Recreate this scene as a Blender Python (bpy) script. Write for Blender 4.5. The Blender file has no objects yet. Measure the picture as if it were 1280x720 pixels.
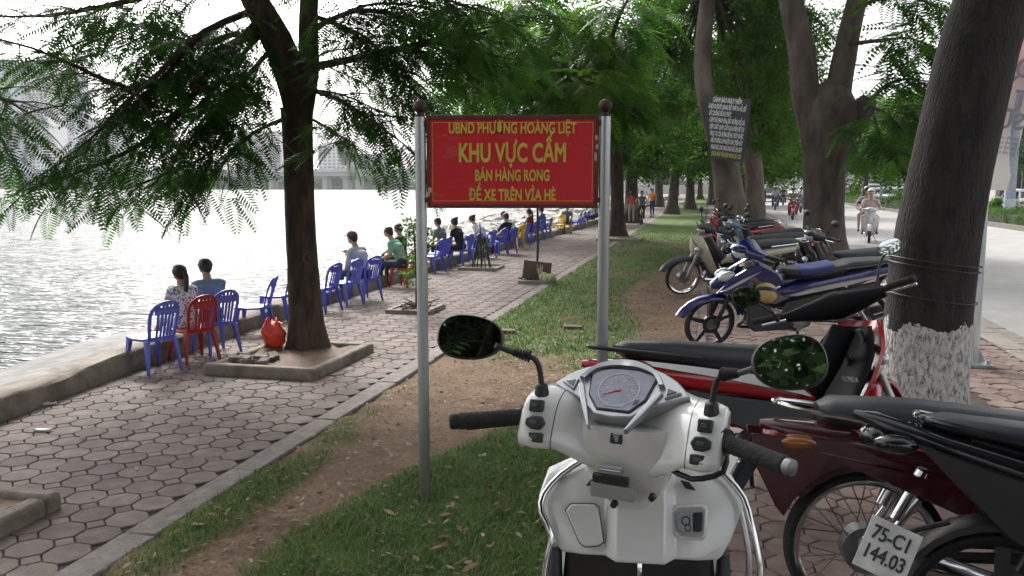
import bpy, bmesh, math, random
import numpy as np
from mathutils import Vector, Matrix, Euler

random.seed(7)
RNG = np.random.default_rng(11)
PI = math.pi
R = math.radians
scene = bpy.context.scene
COL = scene.collection

# ------------------------------------------------------------------ camera
CAM_H = 1.6
FOC = 1050.0                       # focal length in photo pixels (1280 wide)
PITCH = math.atan(129 / FOC)
YAW = math.atan(247 * math.cos(PITCH) / FOC)
cam_data = bpy.data.cameras.new('camera')
cam_data.sensor_width = 36.0
cam_data.lens = 36.0 * FOC / 1280.0
cam_data.clip_start = 0.05
cam_data.clip_end = 4000
cam = bpy.data.objects.new('camera', cam_data)
COL.objects.link(cam)
cam.location = (0, 0, CAM_H)
cam.rotation_euler = (PI / 2 - PITCH, 0, YAW)
scene.camera = cam

# ------------------------------------------------------------------ sky, sun, exposure
SUN_EL, SUN_AZ = R(38), R(-35)     # sun behind thin cloud over the lake
world = bpy.data.worlds.new('World')
scene.world = world
world.use_nodes = True
wn = world.node_tree
bg = wn.nodes['Background']
sky = wn.nodes.new('ShaderNodeTexSky')
sky.sky_type = 'NISHITA'
sky.sun_disc = False
sky.sun_elevation = SUN_EL
sky.sun_rotation = SUN_AZ
sky.air_density = 1.0
sky.dust_density = 5.0
sky.ozone_density = 1.0
hsv = wn.nodes.new('ShaderNodeHueSaturation')
hsv.inputs['Saturation'].default_value = 0.16
wn.links.new(sky.outputs['Color'], hsv.inputs['Color'])
wn.links.new(hsv.outputs['Color'], bg.inputs['Color'])
bg.inputs['Strength'].default_value = 0.15
sun_d = bpy.data.lights.new('sun', 'SUN')
sun_d.energy = 1.5
sun_d.angle = R(14)
sun_d.color = (1.0, 0.95, 0.88)
sun = bpy.data.objects.new('sun', sun_d)
COL.objects.link(sun)
_sd = Vector((math.sin(SUN_AZ) * math.cos(SUN_EL), math.cos(SUN_AZ) * math.cos(SUN_EL), math.sin(SUN_EL)))
sun.rotation_euler = _sd.to_track_quat('Z', 'Y').to_euler()
vs = scene.view_settings
vs.view_transform = 'Standard'
vs.look = 'None'
vs.gamma = 1.0
vs.use_curve_mapping = False
vs.exposure = 1.3
cy = scene.cycles
cy.use_denoising = True
cy.max_bounces = 7
cy.diffuse_bounces = 3
cy.glossy_bounces = 3
cy.transmission_bounces = 4
cy.transparent_max_bounces = 6
cy.volume_bounces = 0
cy.caustics_reflective = False
cy.caustics_refractive = False
cy.sample_clamp_indirect = 6

# ------------------------------------------------------------------ layout helper: photo point at height z -> place on the ground plan
_F = Vector((-math.sin(YAW), math.cos(YAW), 0))
_R = Vector((math.cos(YAW), math.sin(YAW), 0))
_fw = _F * math.cos(PITCH) - Vector((0, 0, math.sin(PITCH)))
_up = _F * math.sin(PITCH) + Vector((0, 0, math.cos(PITCH)))
def ray(u, v):
    return _fw + _R * ((u - 640) / FOC) - _up * ((v - 360) / FOC)
def at(u, v, z=0.0):
    d = ray(u, v)
    return Vector((0, 0, CAM_H)) + d * ((z - CAM_H) / d.z)
def aty(u, v, y):
    d = ray(u, v)
    return Vector((0, 0, CAM_H)) + d * (y / d.y)

# ------------------------------------------------------------------ materials
MATS = {}
def mat(name, col, rough=0.6, metal=0.0, var=0.12, scale=6.0, bump=0.0, bscale=40.0, coat=0.0, col2=None, stretch=None,
        emit=None, trans=0.0, spec=0.5, detail=4.0, thr=(0.3, 0.7), rvar=0.0):
    if name in MATS:
        return MATS[name]
    m = bpy.data.materials.new(name)
    m.use_nodes = True
    nt = m.node_tree
    b = nt.nodes['Principled BSDF']
    b.inputs['Roughness'].default_value = rough
    b.inputs['Metallic'].default_value = metal
    b.inputs['Specular IOR Level'].default_value = spec
    if coat:
        b.inputs['Coat Weight'].default_value = coat
        b.inputs['Coat Roughness'].default_value = 0.08
    if trans:
        b.inputs['Transmission Weight'].default_value = trans
    tc = nt.nodes.new('ShaderNodeTexCoord')
    src = tc.outputs['Object']
    if stretch:
        mp = nt.nodes.new('ShaderNodeMapping')
        mp.inputs['Scale'].default_value = stretch
        nt.links.new(src, mp.inputs['Vector'])
        src = mp.outputs['Vector']
    if var or col2:
        n = nt.nodes.new('ShaderNodeTexNoise')
        n.inputs['Scale'].default_value = scale
        n.inputs['Detail'].default_value = detail
        nt.links.new(src, n.inputs['Vector'])
        rp = nt.nodes.new('ShaderNodeValToRGB')
        c1 = tuple(c * (1 - var) for c in col)
        c2 = col2 if col2 else tuple(min(1, c * (1 + var)) for c in col)
        rp.color_ramp.elements[0].position = thr[0]
        rp.color_ramp.elements[1].position = thr[1]
        rp.color_ramp.elements[0].color = (*c1, 1)
        rp.color_ramp.elements[1].color = (*c2, 1)
        nt.links.new(n.outputs['Fac'], rp.inputs['Fac'])
        nt.links.new(rp.outputs['Color'], b.inputs['Base Color'])
        if rvar:
            mr = nt.nodes.new('ShaderNodeMapRange')
            mr.inputs['To Min'].default_value = max(0, rough - rvar)
            mr.inputs['To Max'].default_value = min(1, rough + rvar)
            nt.links.new(n.outputs['Fac'], mr.inputs['Value'])
            nt.links.new(mr.outputs['Result'], b.inputs['Roughness'])
    else:
        b.inputs['Base Color'].default_value = (*col, 1)
    if bump:
        n2 = nt.nodes.new('ShaderNodeTexNoise')
        n2.inputs['Scale'].default_value = bscale
        n2.inputs['Detail'].default_value = 5
        nt.links.new(src, n2.inputs['Vector'])
        bp = nt.nodes.new('ShaderNodeBump')
        bp.inputs['Strength'].default_value = min(1, bump)
        bp.inputs['Distance'].default_value = 0.01 * max(1, bump)
        nt.links.new(n2.outputs['Fac'], bp.inputs['Height'])
        nt.links.new(bp.outputs['Normal'], b.inputs['Normal'])
    if emit:
        b.inputs['Emission Color'].default_value = (*emit[:3], 1)
        b.inputs['Emission Strength'].default_value = emit[3]
    MATS[name] = m
    return m

def leafmat(name, c1, c2, transl=0.35, scale=1.2, rough=0.5, c3=None):
    """leaf surface: two-tone colour by place in the crown, part of the light passes through"""
    if name in MATS:
        return MATS[name]
    m = bpy.data.materials.new(name)
    m.use_nodes = True
    nt = m.node_tree
    b = nt.nodes['Principled BSDF']
    b.inputs['Roughness'].default_value = rough
    b.inputs['Specular IOR Level'].default_value = 0.08
    tc = nt.nodes.new('ShaderNodeTexCoord')
    n = nt.nodes.new('ShaderNodeTexNoise')
    n.inputs['Scale'].default_value = scale
    n.inputs['Detail'].default_value = 6
    nt.links.new(tc.outputs['Object'], n.inputs['Vector'])
    rp = nt.nodes.new('ShaderNodeValToRGB')
    rp.color_ramp.elements[0].position = 0.35
    rp.color_ramp.elements[1].position = 0.65
    rp.color_ramp.elements[0].color = (*c1, 1)
    rp.color_ramp.elements[1].color = (*c2, 1)
    if c3:
        e = rp.color_ramp.elements.new(0.8)
        e.color = (*c3, 1)
    nt.links.new(n.outputs['Fac'], rp.inputs['Fac'])
    nt.links.new(rp.outputs['Color'], b.inputs['Base Color'])
    tr = nt.nodes.new('ShaderNodeBsdfTranslucent')
    hs = nt.nodes.new('ShaderNodeHueSaturation')
    hs.inputs['Value'].default_value = 1.5
    nt.links.new(rp.outputs['Color'], hs.inputs['Color'])
    nt.links.new(hs.outputs['Color'], tr.inputs['Color'])
    mx = nt.nodes.new('ShaderNodeMixShader')
    mx.inputs[0].default_value = transl
    nt.links.new(b.outputs[0], mx.inputs[1])
    nt.links.new(tr.outputs[0], mx.inputs[2])
    nt.links.new(mx.outputs[0], nt.nodes['Material Output'].inputs['Surface'])
    MATS[name] = m
    return m

# ------------------------------------------------------------------ mesh collector
class MB:
    def __init__(s):
        s.v = []; s.f = []; s.m = []
        s.mi = 0
        s.T = None; s.W = None
    def add(s, vs_, fs):
        o = len(s.v)
        if s.W is not None:
            vs_ = [s.W(p) for p in vs_]
        if s.T is not None:
            vs_ = [s.T @ Vector(p) for p in vs_]
        s.v.extend([tuple(p) for p in vs_])
        s.f.extend([tuple(i + o for i in f) for f in fs])
        s.m.extend([s.mi] * len(fs))
        return s
    def box(s, c, size, rot=None):
        x, y, z = size[0] / 2, size[1] / 2, size[2] / 2
        p = [Vector(q) for q in ((-x,-y,-z),(x,-y,-z),(x,y,-z),(-x,y,-z),(-x,-y,z),(x,-y,z),(x,y,z),(-x,y,z))]
        if rot is not None:
            rm = rot if isinstance(rot, Matrix) else Euler(rot).to_matrix()
            p = [rm @ q for q in p]
        c = Vector(c)
        return s.add([q + c for q in p], [(0,3,2,1),(4,5,6,7),(0,1,5,4),(1,2,6,5),(2,3,7,6),(3,0,4,7)])
    def span(s, a, b):
        a = Vector(a); b = Vector(b)
        return s.box((a + b) / 2, (abs(b.x-a.x), abs(b.y-a.y), abs(b.z-a.z)))
    def tube(s, pts, rad, n=10, caps=True, closed=False, flat=None):
        """round tube through pts; rad a number or list"""
        pts = [Vector(p) for p in pts]
        k = len(pts)
        if not hasattr(rad, '__len__'):
            rad = [rad] * k
        vs_ = []; fs = []
        prev = None
        for i, p in enumerate(pts):
            if closed:
                t = pts[(i + 1) % k] - pts[i - 1]
            else:
                t = pts[min(i + 1, k - 1)] - pts[max(i - 1, 0)]
            if t.length < 1e-9:
                t = Vector((0, 0, 1))
            t.normalize()
            if prev is None:
                a = Vector((0, 0, 1)) if abs(t.z) < 0.9 else Vector((1, 0, 0))
                u = t.cross(a).normalized()
            else:
                u = (prev - t * prev.dot(t)).normalized()
            prev = u
            w = t.cross(u)
            for j in range(n):
                a = 2 * PI * j / n
                vs_.append(p + u * (math.cos(a) * rad[i]) + w * (math.sin(a) * rad[i]))
        lim = k if closed else k - 1
        for i in range(lim):
            i2 = (i + 1) % k
            for j in range(n):
                j2 = (j + 1) % n
                fs.append((i*n+j, i*n+j2, i2*n+j2, i2*n+j))
        if caps and not closed:
            fs.append(tuple(range(n))[::-1])
            fs.append(tuple((k-1)*n + j for j in range(n)))
        return s.add(vs_, fs)
    def cyl(s, a, b, r0, r1=None, n=16):
        return s.tube([a, b], [r0, r0 if r1 is None else r1], n)
    def ell(s, c, r, n=14, m=9, rot=None, z0=-1.0, z1=1.0):
        """ellipsoid (or a slice of it between z0 and z1 of the unit sphere)"""
        if not hasattr(r, '__len__'):
            r = (r, r, r)
        rm = None
        if rot is not None:
            rm = rot if isinstance(rot, Matrix) else Euler(rot).to_matrix()
        a0, a1 = math.asin(z0), math.asin(z1)
        vs_ = []; fs = []
        c = Vector(c)
        for i in range(m + 1):
            a = a0 + (a1 - a0) * i / m
            for j in range(n):
                b = 2 * PI * j / n
                p = Vector((math.cos(a)*math.cos(b)*r[0], math.cos(a)*math.sin(b)*r[1], math.sin(a)*r[2]))
                if rm is not None:
                    p = rm @ p
                vs_.append(p + c)
        for i in range(m):
            for j in range(n):
                j2 = (j + 1) % n
                fs.append((i*n+j, i*n+j2, (i+1)*n+j2, (i+1)*n+j))
        fs.append(tuple(range(n))[::-1])
        fs.append(tuple(m*n + j for j in range(n)))
        return s.add(vs_, fs)
    def rings(s, rings, caps=True, closed=False):
        """skin a list of equal-length vertex loops"""
        n = len(rings[0]); k = len(rings)
        vs_ = [p for r_ in rings for p in r_]
        fs = []
        for i in range(k if closed else k - 1):
            i2 = (i + 1) % k
            for j in range(n):
                j2 = (j + 1) % n
                fs.append((i*n+j, i*n+j2, i2*n+j2, i2*n+j))
        if caps and not closed:
            fs.append(tuple(range(n))[::-1])
            fs.append(tuple((k-1)*n + j for j in range(n)))
        return s.add(vs_, fs)
    def loft(s, secs, n=16, e=2.6):
        """sections (x, y, z, half_y, half_z[, tilt]) along x : superellipse loops in the yz plane, tilted about y"""
        rr = []
        for q in secs:
            x, y, z, hy, hz = q[:5]
            tl = q[5] if len(q) > 5 else 0
            ring = []
            for j in range(n):
                a = 2 * PI * j / n
                ca, sa = math.cos(a), math.sin(a)
                py = math.copysign(abs(ca) ** (2 / e), ca) * hy
                pz = math.copysign(abs(sa) ** (2 / e), sa) * hz
                ring.append(Vector((x - pz * math.sin(tl), y + py, z + pz * math.cos(tl))))
            rr.append(ring)
        return s.rings(rr)
    def prism(s, prof, y0, y1, inset=0.0, axis='y'):
        """side profile [(x,z)...] given thickness between y0 and y1; inset chamfers the outer rims"""
        c = (sum(p[0] for p in prof)/len(prof), sum(p[1] for p in prof)/len(prof))
        def shr(k):
            out = []
            for p in prof:
                d = math.hypot(p[0]-c[0], p[1]-c[1]) or 1
                t = max(0, (d - k) / d)
                out.append((c[0] + (p[0]-c[0])*t, c[1] + (p[1]-c[1])*t))
            return out
        if inset:
            lay = [(y0, shr(inset)), (y0 + math.copysign(inset, y1-y0), prof), (y1 - math.copysign(inset, y1-y0), prof), (y1, shr(inset))]
        else:
            lay = [(y0, prof), (y1, prof)]
        return s.rings([[Vector((p[0], y, p[1])) for p in pr] for y, pr in lay])
    def torus(s, c, axis, R_, r_, n=36, m=10, squash=1.0):
        axis = Vector(axis).normalized()
        a = Vector((0, 0, 1)) if abs(axis.z) < 0.9 else Vector((1, 0, 0))
        u = axis.cross(a).normalized(); w = axis.cross(u)
        c = Vector(c)
        rr = []
        for i in range(n):
            t = 2*PI*i/n
            d = u*math.cos(t) + w*math.sin(t)
            rr.append([c + d*(R_ + r_*math.cos(2*PI*j/m)) + axis*(r_*squash*math.sin(2*PI*j/m)) for j in range(m)])
        return s.rings(rr, closed=True)
    def quad(s, a, b, c, d):
        return s.add([a, b, c, d], [(0, 1, 2, 3)])
    def build(s, name, mats, parent=None, smooth=35, bev=0, seg=2, sub=0):
        me = bpy.data.meshes.new(name)
        me.from_pydata(s.v, [], s.f)
        for m in (mats if isinstance(mats, (list, tuple)) else [mats]):
            me.materials.append(m)
        if any(s.m):
            me.polygons.foreach_set('material_index', s.m)
        me.update()
        bm = bmesh.new(); bm.from_mesh(me)
        bmesh.ops.recalc_face_normals(bm, faces=bm.faces)
        bm.to_mesh(me); bm.free()
        if smooth:
            me.polygons.foreach_set('use_smooth', [True] * len(me.polygons))
            if not sub:
                me.set_sharp_from_angle(angle=R(smooth))
        o = bpy.data.objects.new(name, me)
        COL.objects.link(o)
        if parent is not None:
            o.parent = parent
        if bev:
            b = o.modifiers.new('bevel', 'BEVEL')
            b.width = bev; b.segments = seg; b.limit_method = 'ANGLE'; b.angle_limit = R(40)
        if sub:
            q = o.modifiers.new('subsurf', 'SUBSURF')
            q.levels = sub; q.render_levels = sub
        return o

def meshobj(name, V, F, m, parent=None, smooth=False):
    """fast path for big numpy meshes; F all the same length"""
    me = bpy.data.meshes.new(name)
    V = np.asarray(V, dtype=np.float32); F = np.asarray(F, dtype=np.int32)
    k = F.shape[1]
    me.vertices.add(len(V)); me.vertices.foreach_set('co', V.ravel())
    me.loops.add(F.size); me.loops.foreach_set('vertex_index', F.ravel())
    me.polygons.add(len(F))
    me.polygons.foreach_set('loop_start', np.arange(0, F.size, k, dtype=np.int32))
    me.polygons.foreach_set('loop_total', np.full(len(F), k, dtype=np.int32))
    if smooth:
        me.polygons.foreach_set('use_smooth', np.ones(len(F), dtype=bool))
    me.materials.append(m)
    me.update(calc_edges=True)
    me.validate()
    o = bpy.data.objects.new(name, me)
    COL.objects.link(o)
    if parent is not None:
        o.parent = parent
    return o

def tag(o, label=None, cat=None, group=None, kind=None):
    if label: o['label'] = label
    if cat: o['category'] = cat
    if group: o['group'] = group
    if kind: o['kind'] = kind
    return o
def empty(name, loc, rz=0.0, label=None, cat=None, group=None, rx=0.0, ry=0.0):
    o = bpy.data.objects.new(name, None)
    o.empty_display_size = 0.1
    COL.objects.link(o)
    o.location = loc
    o.rotation_euler = (rx, ry, rz)
    tag(o, label, cat, group)
    return o
def copy_tree(o, parent=None):
    c = o.copy(); COL.objects.link(c); c.parent = parent
    for ch in o.children:
        copy_tree(ch, c)
    return c
def struct(o):
    o['kind'] = 'structure'
    return o

def textmesh(body, size, m, parent, name='lettering', loc=(0,0,0), rot=(0,0,0), xs=1.0, bold=0.0, depth=0.001, align='CENTER', mirror=False, valign='CENTER'):
    cu = bpy.data.curves.new(name, 'FONT')
    cu.body = body; cu.size = size; cu.align_x = align; cu.align_y = valign
    cu.offset = 0; cu.extrude = depth; cu.resolution_u = 3
    tmp = bpy.data.objects.new(name, cu)
    COL.objects.link(tmp)
    dg = bpy.context.evaluated_depsgraph_get()
    me = bpy.data.meshes.new_from_object(tmp.evaluated_get(dg))
    bpy.data.objects.remove(tmp)
    me.name = name
    me.transform(Matrix.Diagonal((-xs if mirror else xs, 1, 1, 1)))
    if mirror: me.flip_normals()
    if bold:
        # heavier strokes: the outline repeated a hair's breadth to each side
        nv = len(me.vertices); co = np.zeros(nv * 3, dtype=np.float32); me.vertices.foreach_get('co', co); co = co.reshape(-1, 3)
        fs_ = [tuple(p.vertices) for p in me.polygons]; Vb = []; Fb = []
        for k_, (dx_, dy_) in enumerate(((0, 0), (1, 0), (-1, 0), (0, 1), (0, -1), (.7, .7), (-.7, .7), (.7, -.7), (-.7, -.7))):
            Vb += [tuple(c_) for c_ in (co + np.array([dx_ * bold, dy_ * bold, k_ * depth * .12]))]; Fb += [tuple(i + k_ * nv for i in f_) for f_ in fs_]
        me.clear_geometry(); me.from_pydata(Vb, [], Fb); me.update()
    me.materials.clear(); me.materials.append(m)
    o = bpy.data.objects.new(name, me); COL.objects.link(o)
    o.parent = parent; o.location = loc; o.rotation_euler = rot
    return o

def vnoise(x, y, s=0):
    """cheap smooth 2-D value noise, 0..1 (numpy arrays)"""
    def h(i, j):
        t = np.sin(i * 127.1 + j * 311.7 + s * 74.7) * 43758.5453
        return t - np.floor(t)
    xi, yi = np.floor(x), np.floor(y)
    xf, yf = x - xi, y - yi
    xf = xf * xf * (3 - 2 * xf); yf = yf * yf * (3 - 2 * yf)
    return (h(xi, yi) * (1 - xf) + h(xi + 1, yi) * xf) * (1 - yf) + (h(xi, yi + 1) * (1 - xf) + h(xi + 1, yi + 1) * xf) * yf
# ================================================================== THE SETTING
def posmat(name, c1, c2, c3, rough=0.85, s1=0.6, s2=7.0, bump=0.4, bs=60.0, island=0.0, dirt=None):
    """outdoor ground surface: broad blotches + fine grain by world place, optional tone per loose piece"""
    m = bpy.data.materials.new(name); m.use_nodes = True
    nt = m.node_tree; b = nt.nodes['Principled BSDF']
    b.inputs['Roughness'].default_value = rough
    b.inputs['Specular IOR Level'].default_value = 0.35
    g = nt.nodes.new('ShaderNodeNewGeometry')
    n1 = nt.nodes.new('ShaderNodeTexNoise'); n1.inputs['Scale'].default_value = s1; n1.inputs['Detail'].default_value = 6
    n2 = nt.nodes.new('ShaderNodeTexNoise'); n2.inputs['Scale'].default_value = s2; n2.inputs['Detail'].default_value = 8
    for n in (n1, n2): nt.links.new(g.outputs['Position'], n.inputs['Vector'])
    r1 = nt.nodes.new('ShaderNodeValToRGB')
    r1.color_ramp.elements[0].position = 0.35; r1.color_ramp.elements[1].position = 0.65
    r1.color_ramp.elements[0].color = (*c1, 1); r1.color_ramp.elements[1].color = (*c2, 1)
    nt.links.new(n1.outputs['Fac'], r1.inputs['Fac'])
    mr = nt.nodes.new('ShaderNodeMapRange')
    mr.inputs['From Min'].default_value = 0.42; mr.inputs['From Max'].default_value = 0.75
    mr.inputs['To Max'].default_value = 0.75
    nt.links.new(n2.outputs['Fac'], mr.inputs['Value'])
    mx = nt.nodes.new('ShaderNodeMix'); mx.data_type = 'RGBA'
    nt.links.new(mr.outputs['Result'], mx.inputs['Factor'])
    nt.links.new(r1.outputs['Color'], mx.inputs[6]); mx.inputs[7].default_value = (*c3, 1)
    out = mx.outputs[2]
    if island:
        oi = nt.nodes.new('ShaderNodeObjectInfo')
        ad = nt.nodes.new('ShaderNodeMath'); ad.operation = 'ADD'
        nt.links.new(oi.outputs['Random'], ad.inputs[0]); nt.links.new(g.outputs['Random Per Island'], ad.inputs[1])
        fr = nt.nodes.new('ShaderNodeMath'); fr.operation = 'FRACT'
        nt.links.new(ad.outputs[0], fr.inputs[0])
        m2 = nt.nodes.new('ShaderNodeMapRange')
        m2.inputs['To Min'].default_value = 1 - island; m2.inputs['To Max'].default_value = 1 + island
        nt.links.new(fr.outputs[0], m2.inputs['Value'])
        hs = nt.nodes.new('ShaderNodeHueSaturation')
        nt.links.new(out, hs.inputs['Color']); nt.links.new(m2.outputs['Result'], hs.inputs['Value'])
        out = hs.outputs['Color']
    nt.links.new(out, b.inputs['Base Color'])
    n3 = nt.nodes.new('ShaderNodeTexNoise'); n3.inputs['Scale'].default_value = bs; n3.inputs['Detail'].default_value = 6
    nt.links.new(g.outputs['Position'], n3.inputs['Vector'])
    bp = nt.nodes.new('ShaderNodeBump'); bp.inputs['Strength'].default_value = bump; bp.inputs['Distance'].default_value = 0.012
    nt.links.new(n3.outputs['Fac'], bp.inputs['Height']); nt.links.new(bp.outputs['Normal'], b.inputs['Normal'])
    MATS[name] = m
    return m

M_paver = posmat('paver_grey_mauve', (0.112, 0.084, 0.076), (0.158, 0.120, 0.108), (0.212, 0.172, 0.156), island=0.22, s1=0.9, s2=9, bs=90)
M_paver2 = posmat('paver_pink_brown', (0.150, 0.100, 0.084), (0.205, 0.145, 0.124), (0.270, 0.215, 0.190), island=0.2, s1=0.9, s2=8, bs=70)
M_joint = posmat('paver_joint_soil', (0.030, 0.025, 0.022), (0.052, 0.043, 0.038), (0.085, 0.070, 0.06), s1=3, s2=20)
M_conc = posmat('old_concrete', (0.20, 0.175, 0.155), (0.27, 0.24, 0.21), (0.34, 0.31, 0.28), s1=1.3, s2=10, bump=0.6)
M_kerb = posmat('kerb_concrete', (0.135, 0.112, 0.102), (0.185, 0.158, 0.146), (0.25, 0.22, 0.20), s1=1.6, s2=14, bump=0.7, bs=45)
M_ledge = posmat('ledge_stone', (0.12, 0.115, 0.11), (0.19, 0.18, 0.175), (0.27, 0.26, 0.25), s1=1.2, s2=7, bump=0.9, bs=22)
M_wall = posmat('stained_wall_concrete', (0.125, 0.100, 0.075), (0.21, 0.175, 0.14), (0.29, 0.255, 0.22), s1=2.2, s2=9, bump=0.8, bs=30)
M_soil = posmat('bare_soil', (0.115, 0.072, 0.048), (0.165, 0.108, 0.075), (0.215, 0.155, 0.115), s1=1.5, s2=11, bump=0.9, bs=35)
M_road = posmat('road_asphalt', (0.30, 0.29, 0.28), (0.36, 0.35, 0.34), (0.40, 0.39, 0.38), s1=0.25, s2=3, bump=0.25, bs=90, rough=0.8)
M_rock = posmat('bank_stone', (0.34, 0.31, 0.28), (0.46, 0.43, 0.40), (0.56, 0.53, 0.49), s1=1.0, s2=5, bump=0.7, bs=12, island=0.25)

def wx(y):
    return float(np.interp(y, [-6, 4.2, 6.2, 10, 15, 20, 26, 32, 60, 140], [-4.5, -4.6, -4.82, -5.0, -5.0, -4.95, -4.75, -4.5, -4.4, -4.4]))

# base terrain under everything, out to the horizon
b = MB(); b.box((600, 700, -1.6), (2600, 3000, 0.4)); struct(b.build('ground', M_soil))
# land under road, verge and pavement (right of the lake)
b = MB(); b.span((-2.5, -30, -1.4), (900, 900, -0.16)); struct(b.build('terrain', M_soil))

# ---- lake water
m = bpy.data.materials.new('lake_water'); m.use_nodes = True
nt = m.node_tree; bs_ = nt.nodes['Principled BSDF']
bs_.inputs['Base Color'].default_value = (0.085, 0.095, 0.09, 1)
bs_.inputs['Roughness'].default_value = 0.12
bs_.inputs['IOR'].default_value = 1.33
g_ = nt.nodes.new('ShaderNodeNewGeometry')
mp = nt.nodes.new('ShaderNodeMapping'); mp.inputs['Rotation'].default_value = (0, 0, R(-20)); mp.inputs['Scale'].default_value = (0.38, 2.0, 1)
nt.links.new(g_.outputs['Position'], mp.inputs['Vector'])
wv = nt.nodes.new('ShaderNodeTexNoise'); wv.inputs['Scale'].default_value = 2.6; wv.inputs['Detail'].default_value = 3; wv.inputs['Roughness'].default_value = 0.5
wv2 = nt.nodes.new('ShaderNodeTexNoise'); wv2.inputs['Scale'].default_value = 0.5; wv2.inputs['Detail'].default_value = 3
nt.links.new(mp.outputs[0], wv.inputs['Vector']); nt.links.new(mp.outputs[0], wv2.inputs['Vector'])
ad = nt.nodes.new('ShaderNodeMath'); ad.operation = 'MULTIPLY_ADD'; ad.inputs[1].default_value = 1.6
nt.links.new(wv2.outputs['Fac'], ad.inputs[0]); nt.links.new(wv.outputs['Fac'], ad.inputs[2])
bp = nt.nodes.new('ShaderNodeBump'); bp.inputs['Strength'].default_value = 1.0; bp.inputs['Distance'].default_value = 0.36
nt.links.new(ad.outputs[0], bp.inputs['Height']); nt.links.new(bp.outputs['Normal'], bs_.inputs['Normal'])
MATS['lake_water'] = m
b = MB(); b.quad((-900, -60, -0.38), (-4.4, -60, -0.38), (-4.4, 520, -0.38), (-900, 520, -0.38))
struct(b.build('lake_water', m))

# ---- sloping stone ledge between wall and water
b = MB()
ys = list(np.arange(-4, 141, 2.0))
rr = []
for y in ys:
    w = wx(y)
    out = 1.75 + 0.12 * math.sin(y * 1.7) + (np.interp(y, [26, 34, 60, 90], [0, 4.5, 8, 3]))
    zt = -0.06 + 0.3 * float(np.interp(y, [26, 36, 140], [0, 1, 1]))
    rr.append([Vector((w - 0.3, y, zt)), Vector((w - 0.3 - out * .93, y, -0.20 - .04 * math.sin(y * 2.3))), Vector((w - 0.3 - out, y, -0.45)), Vector((w - 0.3 - out, y, -1.3)), Vector((w - 0.3, y, -1.3))])
b.rings(rr)
struct(b.build('shore_ledge', M_ledge, smooth=0))
# rubble on the far bank
b = MB()
for i in range(520):
    y = random.uniform(29, 70); w = wx(y) - 0.4
    t = random.random(); o_ = float(np.interp(y, [26, 34, 60, 90], [0, 4.5, 8, 3])) + 2.0
    s_ = random.uniform(0.15, 0.42)
    b.ell((w - t * o_, y, 0.28 - 0.68 * t), (s_ * random.uniform(.7, 1.3), s_, s_ * .45), 6, 3, rot=(random.uniform(-.4, .4), random.uniform(-.4, .4), random.uniform(0, 3)))
o = b.build('bank_rubble', M_rock, smooth=0)
tag(o, 'pale loose rubble stones covering the lake bank beyond the seats', 'rubble', kind='stuff')

# ---- low lake wall
b = MB(); rr = []
for y in np.arange(-4, 100, 0.25):
    w = wx(y); j = 0.012
    q = lambda: random.uniform(-j, j)
    h = 0.172 + 0.012 * math.sin(y * 2.1)
    rr.append([Vector((w + q(), y, -0.05)), Vector((w + q(), y, h - .025)), Vector((w - .025 + q(), y, h + q() * .4)), Vector((w - 0.31 + q(), y, h - .01 + q() * .4)), Vector((w - 0.34 + q(), y, h - .03)), Vector((w - 0.34, y, -0.3))])
b.rings(rr)
o = b.build('lake_wall', M_wall, smooth=50)
tag(o, 'low weathered concrete wall running along the lake edge', 'wall')

# ---- promenade: slab, octagon and square pavers
b = MB()
rr = [[Vector((wx(y) - 0.2, y, -1.0)), Vector((-2.5, y, -1.0)), Vector((-2.5, y, -0.014)), Vector((wx(y) - 0.2, y, -0.014))] for y in np.arange(-4, 141, 2.0)]
b.rings(rr)
prom = struct(b.build('promenade', M_joint, smooth=0))
# beyond the laid pieces the surface reads as one: thin sheet
b = MB()
b.rings([[Vector((wx(y) - 0.1, y, -0.012)), Vector((-2.6, y, -0.012)), Vector((-2.6, y, -0.002)), Vector((wx(y) - 0.1, y, -0.002))] for y in np.arange(46, 141, 2.0)])
b.build('far_paving', M_paver, prom, smooth=0)

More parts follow.
